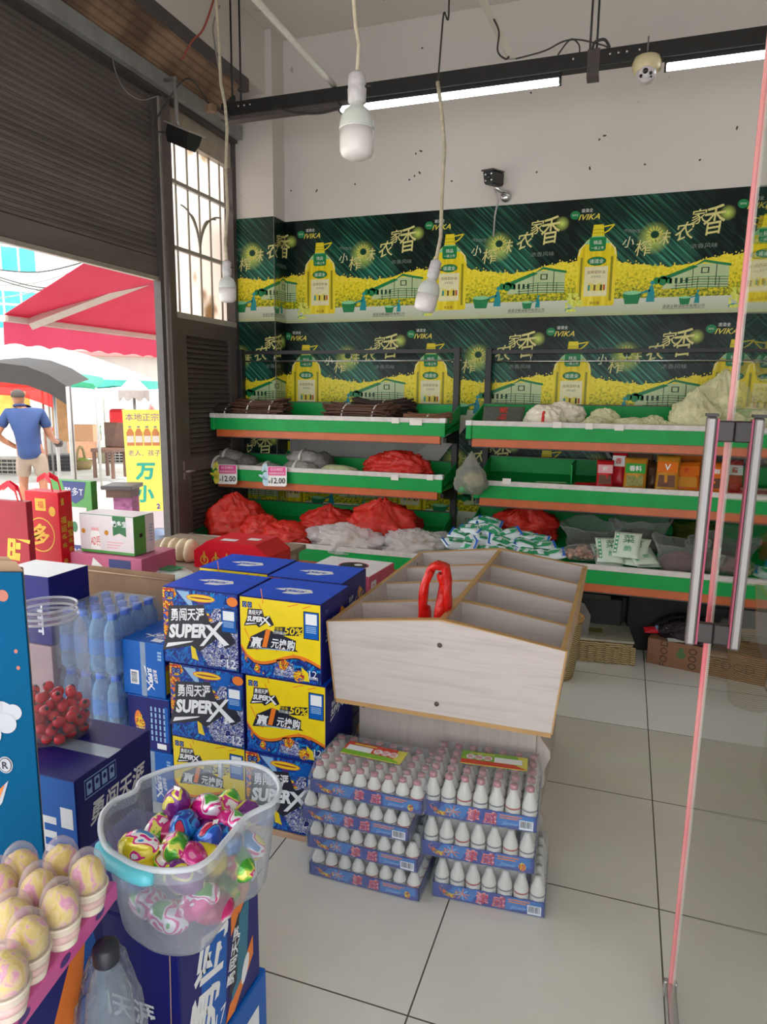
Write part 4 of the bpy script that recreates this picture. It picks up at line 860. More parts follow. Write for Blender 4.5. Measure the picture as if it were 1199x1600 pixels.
MB().box((-hb+.01, .018, zfl-.01), (hb-.01, BY1-BY0-.018, zfl+.002), m_wood).box((-hb, .0, zl-.014), (hb, BY1-BY0, zl), m_band).build('floor_board', bin_)
MB().box((-.322, .16, 0), (.285, 1.0, zl-.014), m_wood2, .003).lathe([(.008, 0), (.006, .003), (.0001, .002)], m_screw, 8, frame((-.305, .159, zl-.09), (1, 0, 0), (0, 0, 1))).build('plinth', bin_)
sc = [(.03, 0)] + [(.03+.02*math.sin(i*.55)+.012*math.sin(i*1.3), i*.018) for i in range(1, 20)] + [(.06, .38), (.0, .38), (.0, 0)]
MB().prism([(.286+x*.8, z*zl/.402) for x, z in sc], 0, -.018, m_wood2, frame((0, .175, 0), (1, 0, 0), (0, 0, 1))).build('scalloped_bracket', bin_)

# red plastic bag stuffed upright in the near left compartment
m_red = film('red_plastic', '#f2251c', .9, .18, .15, .2); m_red2 = film('red_plastic_thin', '#d8332b', .68, .2, .35, .3)
p = WY(682, 965, 2.36*KS); rb = MB(); M_ = Matrix.Translation((p.x, 2.33*KS, 1.5)) @ Matrix.Scale(KS, 4) @ Matrix.Translation((0, 0, -1.5))
sh = [(-.01, .51), (-.036, .58), (-.046, .66), (-.044, .75), (-.036, .83), (-.018, .885), (.008, .907), (.034, .895), (.046, .85), (.048, .78), (.040, .70), (.026, .63), (.03, .57), (.06, .52)]
def ribbon(path, wid, seed, thk=.018):
    n = len(path); u = 14; vs = []
    for i, (x, z) in enumerate(path):
        a, b_ = path[max(i-1, 0)], path[min(i+1, n-1)]; tx, tz = b_[0]-a[0], b_[1]-a[1]; L = math.hypot(tx, tz) or 1; nx, nz = -tz/L, tx/L
        for j in range(u):
            an = 2*PI*j/u; cr_ = .75+.5*abs(math.sin(an*3.5+seed+i*.35)); w_ = wid*cr_*(1+.25*noise.noise(Vector((i*.5, seed, an)))); t_ = thk*cr_
            vs.append((x+nx*t_*math.sin(an), w_*math.cos(an)+.01*math.sin(i*.9+seed), z+nz*t_*math.sin(an)))
    rb.add(vs, [(i*u+j, i*u+(j+1) % u, (i+1)*u+(j+1) % u, (i+1)*u+j) for i in range(n-1) for j in range(u)], m_red, True, M_)
def dense(P_, k=3):
    out = []
    for (a, b_), (c, d) in zip(P_, P_[1:]): out += [(a+(c-a)*t/k, b_+(d-b_)*t/k) for t in range(k)]
    return out+[P_[-1]]
ribbon(dense(sh), .030, 1, .013); ribbon(dense([(.036, .52), (.03, .6), (.02, .68), (.024, .76), (.034, .83), (.03, .88)]), .034, 4, .016); ribbon(dense([(-.02, .53), (-.03, .6), (-.03, .68), (-.034, .74)]), .03, 7, .014)
rb.lump((-.05, .02, .502), (.11, .07, .05), m_red, 3, .3, 2.5, .25, 4, -.3, 40, 20, M_).lump((.02, -.01, .51), (.05, .05, .08), m_red, 5, .3, 2.5, .25, 4, -.3, 40, 20, M_)
tag(rb.build('plastic_bag'), 'bright red plastic bag standing up in the wooden bin', 'plastic bag')

# white and pink box with a round hole, left of the bin
p = [FL(520, 886, .70), FL(565, 905, .70), FL(628, 872, .70)]
def deco_pb(b, F, w, d, h):
    mp_ = pm('tissue_box_pink', '#c9556c', .5, .06); mw = pm('tissue_box_white', '#e4dfe2', .5, .04)
    b.rect(.004, .004, w-.004, d-.004, mw, F['top'], .0008); b.ell(w*.55, d*.55, w*.22, d*.22, mp_, F['top'], .0012).ell(w*.55, d*.55, w*.2, d*.19, m_ck, F['top'], .0016).ell(w*.6, d*.6, w*.06, d*.06, mw, F['top'], .002)
    b.rect(d*.05, h*.3, d*.25, h*.8, mw, F['right'], .001).ring(d*.15, h*.55, .016, .018, .005, mp_, F['right'], .0014)
plain_carton('tissue_box', 'pink and white box with a dark round hole beside the wooden bin', .34, .30, .13, loc(-1.19, 2.95, .57, math.radians(-3)), pm('tissue_box_pink', '#c9556c', .5, .06), deco_pb, 'box')
plain_carton('cardboard_box', 'plain cardboard box hidden under the pink box with the round hole', .32, .3, .569, loc(-1.19, 2.95, 0), m_kraft)

# ------------------------------------------------------------------ shrink wrapped yogurt cases
m_yog = pm('yogurt_bottle', '#ddd8ce', .35, .03, 30); m_foil = pm('foil_cap', '#c68a8e', .3, .1, 40, 0, .3); m_yband = pm('bottle_band_red', '#b8605a', .5); m_tray = pm('yogurt_tray_blue', '#2c3f92', .4, .08, 10, .03)
m_trl = pm('yogurt_tray_light', '#2b72bc', .4, .08); m_shr = film('shrink_film', '#e6ecf2', .05, .08, 0, .5)
def ybottle(r, h, band):
    b = MB().lathe([(r*.8, 0), (r*.96, h*.03), (r, h*.08), (r, h*.38), (r*.96, h*.42), (r*.99, h*.5), (r*.93, h*.58), (r*.72, h*.7), (r*.53, h*.81), (r*.44, h*.87), (r*.44, h*.9)], m_yog, 18)
    b.lathe([(r*1.01, h*.44), (r*1.02, h*.46), (r*1.0, h*.48)], band, 18); return b.mesh('bottle')
def ycap(r, h): return MB().lathe([(r*.48, h*.885), (r*.56, h*.9), (r*.54, h*.975), (r*.46, h), (.0001, h*1.002)], m_foil, 14).mesh('cap')
def yprint(b, F, w, h, code):
    b.poly([(0, 0), (w*.98, 0), (w*.98, h*.98), (w*.2, h*.98)], m_tray, F, .0006); b.poly([(w*.1, h*.2), (w*.2, h*.98), (w*.42, h*.98), (w*.36, h*.1)], m_trl, F, .0008).poly([(w*.66, h*.1), (w*.66, h*.95), (w*.97, h*.95), (w*.97, h*.35)], m_trl, F, .0008)
    b.line([(w*.07, h*.8), (w*.12, h*.35), (w*.2, h*.25), (w*.23, h*.5)], h*.28, m_dooo, F, .001)
    for i in range(9): a = 2*PI*i/9; b.line([(w*.27, h*.55), (w*.27+h*.48*math.cos(a), h*.52+h*.42*math.sin(a))], h*.06, m_lb if i % 2 else m_co, F, .0011)
    for t, x in (('津', .45), ('威', .6)): b.text(t, w*x, h*.5, h*.8, m_red_p, F, .0018, bold=.0, shear=.1, back=m_pinkp, bo=.1)
    for i in range(2): b.rect(w*.68, h*(.62+.16*i), w*(.84+.03*i), h*(.70+.16*i), m_co, F, .001)
    b.text('Jinwei', w*.77, h*.3, h*.32, m_lb, F, .001, w=w*.13, shear=.3)
    if code: barcode(b, F, w*.85, h*.06, w*.12, h*.62, 5)
    else: b.ell(w*.9, h*.35, h*.22, h*.28, m_dooo, F, .0011)
m_red_p = pm('print_red', '#d8302c', .4); m_pinkp = pm('print_pink', '#e8a9ae', .4)
YM = {}
def ycase(label, x0, y0, z0, w, nx, ny, r, h, th, rz, full, code, card=0):
    t = thing('yogurt_case', label, 'yogurt case', loc(x0, y0, z0, rz), 'shrink wrapped yogurt cases in front of the bin'); d = ny*2*r*1.02; pitch = w/nx
    b = MB().box((0, 0, .001), (w, d, .004), m_tray); b.box((0, 0, .001), (w, .003, th), m_tray).box((0, d-.003, .001), (w, d, th), m_tray).box((0, 0, .001), (.003, d, th), m_tray).box((w-.003, 0, .001), (w, d, th), m_tray)
    yprint(b, frame((0, 0, .001), (1, 0, 0), (0, 0, 1)), w, th-.001, code); b.build('tray', t)
    for i in range(nx):
        for j in range(ny):
            if not full and not (j == 0 or i in (nx-1,)): continue
            band = m_yband if (i*7+j*3+nx) % 3 == 0 else m_grey; key = (r, band.name)
            if key not in YM: YM[key] = ybottle(r, h, band); YM[r] = ycap(r, h) if r not in YM else YM[r]
            o = bpy.data.objects.new('bottle', YM[key]); COL.objects.link(o); o.parent = t; o.matrix_local = loc(pitch*(i+.5), r*1.02*(2*j+1), .004)
            if full: c = bpy.data.objects.new('cap', YM[r]); COL.objects.link(c); c.parent = o
    if not full:
        MB().box((pitch*.6, r*2.6, .006), (w-pitch*1.3, d-.01, h*.9), m_yog, .01).build('bottle_rows', t)['kind'] = 'stuff'
    m = .004; n = 14; pts = [(-m, -m), (w+m, -m), (w+m, d+m), (-m, d+m)]
    MB().prism(pts, .0, th+.01, m_shr, cap=False).add([(-m, -m, th+.01), (w+m, -m, th+.01), (w+m, d+m, th+.01), (-m, d+m, th+.01), (m*2, .012, h+.006), (w-m*2, .012, h+.006), (w-m*2, d-.012, h+.006), (m*2, d-.012, h+.006)], [(0, 1, 5, 4), (1, 2, 6, 5), (2, 3, 7, 6), (3, 0, 4, 7), (4, 5, 6, 7)], m_shr).build('shrink_film', t)
    if card:
        cw, ch = .2, .075; F = loc(w*.46 if card == 1 else w*.58, d*.55, h+.011, math.radians(-2 if card == 1 else 2)) @ Matrix.Translation((-cw/2, -ch/2, 0)); c = MB()
        g_, r_, y_ = pm('card_green', '#7fb63a', .35), pm('card_red', '#cf4a38', .35), pm('card_yellow', '#d8d05a', .35)
        a, q = (r_, g_) if card == 1 else (g_, r_)
        c.box((0, 0, -.001), (cw, ch, .0005), y_, 0, F).poly([(0, ch*.3), (cw*.85, ch*.25), (cw*.85, ch), (0, ch)], a, F, .001).poly([(0, 0), (cw, 0), (cw*.8, ch*.3), (0, ch*.34)], q, F, .0012)
        x_ = .04 if card == 1 else .5; c.rect(cw*x_, ch*.32, cw*(x_+.42), ch*.72, m_cw, F, .0014)
        for i in range(3): c.ell(cw*((.56 if card == 1 else .14)+.13*i), ch*.55, cw*.07, ch*.2, m_cw, F, .0016).text('乳酸菌'[i], cw*((.56 if card == 1 else .14)+.13*i), ch*.55, .02, r_, F, .002)
        c.rect(cw*.12, ch*.8, cw*.5, ch*.9, y_, F, .0014).build('handle_card', t)
    return t
def yx(px, py, y): return WY(px, py, y).x
L_ = [('bottom left yogurt case lying on the floor tiles', 484, 1369, 0, 0), ('third left yogurt case from the top, with barcode, under the shifted one', 481, 1325, .095, 1), ('left yogurt case shoved out to the left, second from the top', 472, 1275, .19, 1), ('top left yogurt case carrying a red edged handle card', 485, 1234, .287, 0)]
for i, (lab, px, py, z, code) in enumerate(L_): ycase(lab, yx(px, py, 1.79), 1.79, z, (.360 if i != 2 else .35), 8, 5, .0215, .0875, .042, 0, i == 3, code, 1 if i == 3 else 0)
R_ = [('bottom right yogurt case on the floor nearest the tile joint', 672, 1404, 0, -.462, 1), ('middle right yogurt case between the top and bottom cases', 659, 1334, .132, -.499, 0), ('top right yogurt case carrying a green edged handle card', 661, 1272, .264, -.497, 1)]
for i, (lab, px, py, z, x, code) in enumerate(R_): ycase(lab, x, 1.83, z, .332, 7, 5, .0225, .1245, .048, math.radians(4), i == 2, code, 2 if i == 2 else 0)

# ------------------------------------------------------------------ water bottle packs
m_pet = film('pet_clear', '#cfe4f4', .12, .05); m_wat = film('water', '#8fbfe6', .30, .04); m_wcap = pm('bottle_cap_blue', '#2a66cf', .35, .06); m_wlab = film('water_label', '#2f7fcf', .75, .25); m_wfilm = film('pack_film', '#e3eef8', .05, .1, 0, .4)
WMS = [MB().lathe([(.026, 0), (.033, .01), (.033, .05), (.030, .056), (.033, .062), (.033, .1), (.0325, .135), (.033, .14), (.033, .155), (.026, .182), (.016, .202), (.0135, .21)], m_wat, 16).mesh('bottle'), MB().lathe([(.0336, .07), (.0338, .071), (.0338, .128), (.0336, .129)], m_wlab, 16).mesh('label'), MB().lathe([(.0165, .202), (.0175, .204), (.0175, .222), (.015, .226), (.0001, .2265)], m_wcap, 14).mesh('cap')]
def wpack(label, x1, y0, z, nx, ny, rz=0):
    t = thing('water_bottle_pack', label, 'water pack', loc(x1, y0, z, rz), 'shrink wrapped water bottle packs'); p = .0675
    for i in range(nx):
        for j in range(ny):
            o = bpy.data.objects.new('bottle', WMS[0]); COL.objects.link(o); o.parent = t; o.matrix_local = loc(-p*(i+.5), p*(j+.5), .002)
            for n_, me in (('label', WMS[1]), ('cap', WMS[2])): c = bpy.data.objects.new(n_, me); COL.objects.link(c); c.parent = o
    a, d = nx*p, ny*p
    MB().add([(.003, -.003, 0), (-a-.003, -.003, 0), (-a-.003, d+.003, 0), (.003, d+.003, 0), (.003, -.003, .16), (-a-.003, -.003, .16), (-a-.003, d+.003, .16), (.003, d+.003, .16), (-.012, .012, .23), (-a+.012, .012, .23), (-a+.012, d-.012, .23), (-.012, d-.012, .23)],
             [(0, 1, 5, 4), (1, 2, 6, 5), (2, 3, 7, 6), (3, 0, 4, 7), (4, 5, 9, 8), (5, 6, 10, 9), (6, 7, 11, 10), (7, 4, 8, 11), (8, 9, 10, 11)], m_wfilm).build('pack_film', t); return t
wx_ = -1.672
wpack('upper water bottle pack beside the blue cartons', wx_, 1.915, .483, 4, 4)
wpack('lower water bottle pack under the upper one', wx_, 1.915, .25, 4, 4)
plain_carton('cardboard_box', 'low cardboard box hidden beneath the water bottle packs', .26, .27, .249, loc(wx_-.135, 2.05, 0), m_kraft)
# large open cardboard carton behind the water
a, b_, c_ = AT(108, 880, 3.05), AT(312, 893, 3.05), AT(60, 882, 2.92)
ob = MB(); zt_ = a.z; w_ = b_.x-a.x
def board(p, q, z0, z1, th=.006):
    p, q = Vector(p), Vector(q); d = (q-p).normalized(); n = Vector((-d.y, d.x))*th; v = [(p.x, p.y), (q.x, q.y), (q.x+n.x, q.y+n.y), (p.x+n.x, p.y+n.y)]; ob.prism(v, z0, z1, m_kraft)
y_ = a.y; x0_, x1_ = a.x, b_.x
oc = thing('open_carton', 'large open brown carton with raised flaps behind the water bottles', 'carton', loc(0, 0, 0))
board((x0_, y_), (x1_, y_), 0, zt_-.0); ob.build('front_wall', oc); ob = MB()
board((x0_, y_+.11), (x1_, y_+.11), 0, zt_-.17); board((x0_, y_), (x0_, y_+.11), 0, zt_-.17); board((x1_, y_), (x1_, y_+.11), 0, zt_-.17); ob.box((x0_, y_, 0), (x1_, y_+.11, .01), m_kraft); ob.build('box_wall', oc); ob = MB()
board((c_.x, c_.y), (a.x, a.y), zt_-.19, zt_); ob.build('corner_flap', oc); ob = MB()
ob.add([(x0_+.09, y_-.012, zt_-.16), (x1_, y_-.012, zt_-.16), (x1_, y_-.006, zt_-.02), (x0_+.09, y_-.006, zt_-.02)], [(0, 1, 2, 3)], m_kraft).tube([(x0_+.09, y_-.008, zt_-.02), (x1_, y_-.008, zt_-.022)], .004, m_kraftl, 6); ob.build('front_flap', oc)
# ------------------------------------------------------------------ foreground left: jar, teal card, egg cups, tub of foil eggs
m_jar = film('jar_clear', '#e9e9ee', .03, .04, 0, 0, True, .2); m_jart = film('jar_rim', '#eef0f6', .3, .05)
c_ = FL(86, 1146, .558); jr = .1
J = thing('candy_jar', 'big clear open plastic jar half full of red cherry sweets', 'jar', loc(c_.x, c_.y, .5585))
MB().lathe([(.0001, .001), (jr*.8, .002), (jr*.94, .008), (jr, .03), (jr, .27), (jr*.985, .295), (jr*.9, .318), (jr*.76, .33), (jr*.74, .335)], m_jar, 40).lathe([(jr*.97, .032), (jr*.97, .268), (jr*.86, .315), (jr*.72, .33)], m_jar, 40).build('body', J)
nb = MB().lathe([(jr*.74, .332), (jr*.75, .37)], m_jar, 40)
for z, r in ((.338, .80), (.352, .77), (.370, .775)): nb.tube([(jr*r*math.cos(a), jr*r*math.sin(a), z) for a in [2*PI*i/36 for i in range(36)]], .0035, m_jart, 8, None, False, True, True)
nb.build('neck', J)
m_cher = pm('cherry_sweet', '#e01420', .2, .2, 60, 0, 0, .5); m_ctip = pm('sweet_stub', '#3a2a1c', .5, .2)
cm = MB().lathe([(.0001, -.0155), (.008, -.0135), (.013, -.0075), (.0155, 0), (.013, .008), (.008, .013), (.0001, .0145)], m_cher, 14).mesh('cherry_sweet'); tm = MB().lathe([(.008, .0095), (.006, .015), (.0001, .0165)], m_ctip, 8).mesh('stem')
def drop_pile(n, r, rin, z0, seed, bias=None, cand=26):
    rr = random.Random(seed); P_ = []
    for _ in range(n):
        best = None
        for _k in range(cand):
            a, d = rr.uniform(0, 2*PI), rin*math.sqrt(rr.uniform(0, 1)); x, y = d*math.cos(a), d*math.sin(a); z = z0
            for (X, Y, Z_) in P_:
                h2 = (X-x)**2+(Y-y)**2
                if h2 < 4*r*r: z = max(z, Z_+math.sqrt(4*r*r-h2))
            sc = z + (bias(x, y) if bias else 0)
            if best is None or sc < best[0]: best = (sc, x, y, z)
        P_.append(best[1:])
    return P_
rr = random.Random(12); spots = drop_pile(68, .0155, .081, .018, 11, lambda x, y: .35*(x*.9-y*.3))
for i, (x, y, z) in enumerate(spots):
    o = bpy.data.objects.new('cherry_sweet', cm); COL.objects.link(o); o.matrix_world = loc(c_.x+x, c_.y+y, .5585+z, rr.uniform(0, 6), rr.uniform(-1, 1), rr.uniform(-1, 1))
    tag(o, 'round red cherry shaped sweet inside the clear candy jar', 'sweet', 'cherry sweets in the jar')
    s_ = bpy.data.objects.new('stem', tm); COL.objects.link(s_); s_.parent = o
# teal header card with clouds and its carton
m_teal = pm('teal_card', '#005580', .65, .04, 4, 0, 0, 0, .08); m_hole = pm('punched_hole', '#b4705f', .7); m_cloud = pm('cloud_print', '#b9bcc6', .5, .04)
p0 = AT(38, 893, 1.25); p1 = AT(66, 1340, 1.25); hd = p0.z-.52
F_ = frame((p0.x-.34, p0.y-.115, .52), (1, .33, 0), (0, 0, 1)); wv_ = .358
tc = thing('display_carton', 'teal display carton with a cloud print and round holes at the left edge', 'carton')
b = MB().box((0, 0, 0), (wv_, hd, .006), m_teal, 0, F_).ell(wv_-.037, hd-.043, .0105, .011, m_hole, F_, .0066).ell(wv_-.021, hd-.148, .0035, .004, m_hole, F_, .0066).ell(wv_-.019, hd-.18, .0035, .004, m_hole, F_, .0066)
cy_ = hd-.275
for i, (x, y, r) in enumerate(((.01, 0, .03), (.035, .008, .016), (-.02, .02, .034), (.02, -.014, .02), (-.02, -.035, .03), (-.07, -.01, .05))): b.ell(wv_-.07+x, cy_+y, r, r, m_cloud, F_, .0068+i*.0003)
b.ell(wv_-.058, hd-.373, .014, .017, m_cloud, F_, .0072).ell(wv_-.058, hd-.373, .012, .015, m_ck, F_, .0076).ell(wv_-.058, hd-.373, .0105, .0135, m_cloud, F_, .008).text('R', wv_-.058, hd-.373, .014, m_ck, F_, .0086, bold=.02)
b.poly([(wv_-.11, hd-.46), (wv_-.055, hd-.405), (wv_-.07, hd-.45), (wv_-.1, hd-.49)], m_cloud, F_, .0072).poly([(wv_-.11, hd-.46), (wv_-.062, hd-.412), (wv_-.077, hd-.448), (wv_-.105, hd-.48)], m_co, F_, .0078)
b.build('header_card', tc); MB().box((0, -.515, -.14), (wv_, .0, .0), m_teal, .003, F_).build('box', tc)
kb = MB()
for i in range(5): kb.add([(.03+.01*i, hd-.01+.004*i, -.02-.012*i), (wv_*.97-.014*i, hd-.004+.003*i, -.02-.012*i), (wv_*.92-.02*i, hd+.012+.005*(i % 2), -.03-.012*i), (.05+.01*i, hd+.02+.006*(i % 3), -.03-.012*i)], [(0, 1, 2, 3)], m_kraftl, False, F_)
kb.box((.03, 0, -.06), (wv_-.03, hd-.005, -.015), m_kraftl, .004, F_); tag(kb.build('kraft_paper'), 'crumpled brown paper showing above the teal display carton', 'paper')
# pink tray of egg cups
ZT = .768; A_ = FL(183, 1377, ZT); B_ = FL(18, 1596, ZT); du = (B_-A_).normalized(); dv = Vector((0, 0, 1)).cross(du) * -1
M_ = Matrix(((du.x, dv.x, 0, A_.x), (du.y, dv.y, 0, A_.y), (0, 0, 1, ZT), (0, 0, 0, 1)))
if (du.cross(dv)).z < 0: pass
m_ptray = pm('pink_card_tray', '#d05a9e', .4, .05); TL_, TW = .40, .27
pt = thing('egg_cup_tray', 'pink card tray holding the creamy egg cups in the left foreground', 'tray', M_)
b = MB().box((0, 0, -.028), (TL_, TW, 0), m_ptray, .002)
for i in range(4): b.ell(.05+.085*i, 0, .012, .006, m_purple, frame((0, -.0008 if True else 0, -.014), (1, 0, 0), (0, 0, 1)), .0, 10)
b.build('tray', pt)
def dg(b, F, w, d, h):
    rg = F['right']; b.rect(.002, .002, d-.002, h-.002, m_cbl, rg, .0006).poly([(d*.1, h*.5), (d*.35, h*.95), (d*.55, h*.9), (d*.7, h*.97), (d*.6, h*.6), (d*.4, h*.4)], m_dooo, rg, .0008).text('乐园', d*.3, h*.6, .06, m_cw, rg, .0012)
M2 = Matrix(((-dv.x*-1, -du.x, 0, A_.x+du.x*TL_/2+dv.x*(TW/2+.012)), (-dv.y*-1, -du.y, 0, A_.y+du.y*TL_/2+dv.y*(TW/2+.012)), (0, 0, 1, 0), (0, 0, 0, 1)))
bx_ = MB().box((.012, .02, -ZT), (TL_-.01, TW-.01, -.0285), m_cn, .003); sF = frame((.012, .02, -ZT), (1, 0, 0), (0, 0, 1)); hh = ZT-.03; LL = TL_-.022
bx_.rect(.002, hh*.55, LL-.002, hh-.002, m_cn, sF, .0006).poly([(LL*.1, hh*.97), (LL*.2, hh*.99), (LL*.5, hh*.78), (LL*.62, hh*.8), (LL*.5, hh*.66), (LL*.3, hh*.72), (LL*.2, hh*.86)], m_co, sF, .0008).poly([(0, hh*.78), (LL*.08, hh*.99), (LL*.12, hh*.99), (LL*.2, hh*.8), (LL*.1, hh*.6), (0, hh*.6)], m_cbl, sF, .0009)
for i in range(5): bx_.rect(LL*.52, hh*(.68+.02*i), LL*.7, hh*(.688+.02*i), m_lb, sF, .0012)
tag(bx_.build('drink_carton', None, M_), 'dark blue carton with orange art under the pink egg cup tray', 'carton')
m_cup = pm('paper_cup', '#e6dccb', .45, .04); m_cuppink = pm('cup_pink_print', '#e0bdbb', .5, .15, 60); m_dome = film('dome_clear', '#f2eaf0', .06, .05)
k = NT('marbled_cream_sweet'); k.set(.45); n_ = k.noise(k.coord('Object', (1, 1, .5)), 38, 3, .6, 1.5).outputs[0]; k.col(k.ramp(n_, [(.33, '#d8bd52'), (.48, '#e6d680'), (.53, '#e6c6a8'), (.6, '#e093b8'), (.7, '#ecc6d2'), (.76, '#e2cf74')])); k.bump(n_, .25, .004); m_swirl = k.m
cr = .0265
CUP = [MB().lathe([(cr*.72, 0), (cr*.74, .002), (cr*.97, .034), (cr*1.05, .036), (cr*1.05, .039), (cr*.93, .038)], m_cup, 24).mesh('cup'), MB().lathe([(cr*.84, .012), (cr*.93, .025)], m_cuppink, 24).mesh('cup_print'),
       MB().lump((0, 0, .034), (cr*.88, cr*.88, .031), m_swirl, 2, .08, 2, .05, 4, -.5, 20, 14).mesh('egg_sweet'), MB().lathe([(cr*.96, .039), (cr*.97, .055), (cr*.9, .07), (cr*.7, .083), (cr*.4, .091), (.0001, .094)], m_dome, 24).mesh('dome_lid')]
pts = [(137.6, 1383), (95, 1433), (44.6, 1484), (10, 1540), (97, 1364), (62, 1406), (21, 1453), (33, 1373), (0, 1398)]
cl = ['egg cup at the far right corner of the pink tray', 'second egg cup along the near edge of the pink tray', 'third egg cup along the near edge of the pink tray', 'egg cup along the near edge cut by the left picture border', 'egg cup behind the far right corner cup, against the dark carton', 'egg cup in the middle row between the second near cup and teal card', 'middle row egg cup cut by the left picture border', 'back row egg cup standing against the teal card', 'back row egg cup at the left picture border']
mi_ = M_.inverted()
for i, (px, py) in enumerate(pts):
    q = FL(px, py, ZT+.037); t = thing('egg_cup', cl[i], 'sweet cup', loc(q.x, q.y, ZT, i*1.3), 'egg cups on the pink tray')
    for n_, me in zip(('cup', 'cup_print', 'egg_sweet', 'dome_lid'), CUP):
        o = bpy.data.objects.new(n_, me); COL.objects.link(o); o.parent = t
        if n_ == 'cup_print': o.parent = t; o.matrix_local = loc(0, 0, 0)
# wrapped drink bottle in the niche
q = AT(165, 1475, .98); pb = thing('drink_bottle', 'clear wrapped drink bottle with a dark cap below the pink tray', 'bottle', loc(q.x, q.y, q.z-.30))
MB().lathe([(.028, 0), (.034, .01), (.034, .09), (.031, .1), (.034, .11), (.034, .19), (.030, .225), (.018, .262), (.014, .27), (.014, .275)], film('drink_clear', '#c9d3da', .16, .06), 22).build('bottle', pb)
MB().lathe([(.0175, .272), (.0185, .275), (.0185, .296), (.016, .3), (.0001, .3005)], pm('cap_black', '#252833', .4), 18).build('cap', pb); MB().lump((0, 0, .0), (.05, .045, .16), film('wrap_film', '#d6dde3', .05, .1, 0, .6), 4, .12, 2, .12, 4, -.8, 26, 18).build('wrap', pb)
plain_carton('cardboard_box', 'plain cardboard box under the wrapped drink bottle', .1, .12, q.z-.301, loc(q.x, q.y, 0), m_kraft)
# clear peanut shaped tub
rim = [(65, 450), (80, 370), (150, 290), (235, 252), (290, 222), (315, 165), (380, 130), (520, 82), (700, 52), (850, 45), (1000, 58), (1110, 95), (1175, 160), (1190, 230), (1150, 300), (1060, 345), (985, 385), (930, 445), (880, 505), (830, 565), (780, 630), (700, 690), (600, 722), (450, 728), (300, 702), (190, 645), (110, 590), (75, 520)]
ZR = .785; rp = [FL(140+x/4, 1180+y/4, ZR) for x, y in rim]; cen = sum(rp, Vector())/len(rp)
m_tub = film('tub_frosted', '#d3dae2', .20, .22, .1); m_tubrim = film('tub_rim', '#e9eef4', .62, .2)
def smooth_loop(P_, n=3):
    out = []; L = len(P_)
    for i in range(L):
        a, b, c, d = P_[i-1], P_[i], P_[(i+1) % L], P_[(i+2) % L]
        for j in range(n): t = j/n; out.append(.5*((2*b)+(c-a)*t+(2*a-5*b+4*c-d)*t*t+(-a+3*b-3*c+d)*t**3))
    return out
rl = smooth_loop(rp); tub = thing('plastic_tub', 'clear peanut shaped plastic tub full of foil eggs', 'tub', loc(cen.x, cen.y, .609)); hT = ZR-.609
loops = []
for f, z in ((1.0, hT), (.955, hT-.012), (.93, hT-.05), (.87, .05), (.83, .012), (.78, 0)): loops.append([((p.x-cen.x)*f*(1 if z > .02 else 1), (p.y-cen.y)*f, z) for p in rl])
n_ = len(rl); vs = [v for L in loops for v in L]; fs = [(i*n_+j, i*n_+(j+1) % n_, (i+1)*n_+(j+1) % n_, (i+1)*n_+j) for i in range(len(loops)-1) for j in range(n_)] + [tuple(range((len(loops)-1)*n_, len(loops)*n_))]
MB().add(vs, fs, m_tub, True).build('body', tub)
MB().tube([((p.x-cen.x)*.995, (p.y-cen.y)*.995, hT+.001) for p in rl], .0048, m_tubrim, 8, None, False, True, True).add([((p.x-cen.x)*f, (p.y-cen.y)*f, hT-zz_) for f, zz_ in ((1.0, 0), (1.005, .022)) for p in rl], [(j, (j+1) % n_, n_+(j+1) % n_, n_+j) for j in range(n_)], m_tub, True).build('rim', tub)
hp = [rl[i % n_] for i in range(23*3+1, 27*3+1)]
MB().tube([((p.x-cen.x)*1.01, (p.y-cen.y)*1.01, hT-.012) for p in hp], [.010]+[.0135]*(len(hp)-2)+[.010], pm('aqua_grip', '#62c3d2', .35, .05), 10).build('grip', tub)
q = FL(345, 1192, ZR); MB().box((-.004, -.004, -.03), (.004, .004, .002), m_tubrim, .001, loc(q.x-cen.x, q.y-cen.y, hT)).build('clip', tub)
# foil eggs
def foil(name, cols, seed):
    k = NT(name); k.set(.22, .15, .6, .5); n1 = k.noise(k.coord('Object', (1, 1, 1), (0, 0, 0), (seed, seed*2, 0)), 27, 1, .5, .5).outputs[0]
    k.col(k.ramp(n1, [(0, cols[0])] + [(.47+.05*i, c) for i, c in enumerate(cols[1:])], 'CONSTANT')); k.bump(k.noise(k.coord(), 120, 2).outputs[0], .15, .003); return k.m
FO = [foil('foil_purple', ['#6d1f78', '#7d2a86', '#d9d23c', '#e8d86a', '#b03a9a'], 1), foil('foil_pink_white', ['#d81f86', '#e8e2ea', '#e02c8c', '#efe9ee', '#4fa83a'], 2), foil('foil_blue', ['#123a9a', '#1d57c0', '#2a8fd8', '#1b2f7a', '#c02a4a'], 3),
      foil('foil_yellow', ['#e0c81c', '#ecd84a', '#d81f86', '#efe9ee', '#3f8fd0'], 4), foil('foil_green', ['#3f9a2a', '#7fbf3a', '#e8e06a', '#d8318c', '#e9e4e0'], 5), foil('foil_magenta', ['#c01f6a', '#d8318c', '#e58ab0', '#b01a5a', '#e8d8e0'], 6)]
EG = [MB().lathe([(r_*1.2, z_*1.2) for r_, z_ in [(.0001, -.027), (.010, -.0252), (.0175, -.018), (.0215, -.006), (.0215, .003), (.019, .015), (.0135, .0255), (.007, .031), (.0001, .0335)]], m, 22).mesh('foil_egg') for m in FO]
fin = MB().add([(-.005, .0, .038), (.005, 0, .038), (.007, .003, .046), (-.006, .002, .047)], [(0, 1, 2, 3)], m_wt).mesh('foil_tip')
def Z4(a, b): return (140+a/4, 1180+b/4)
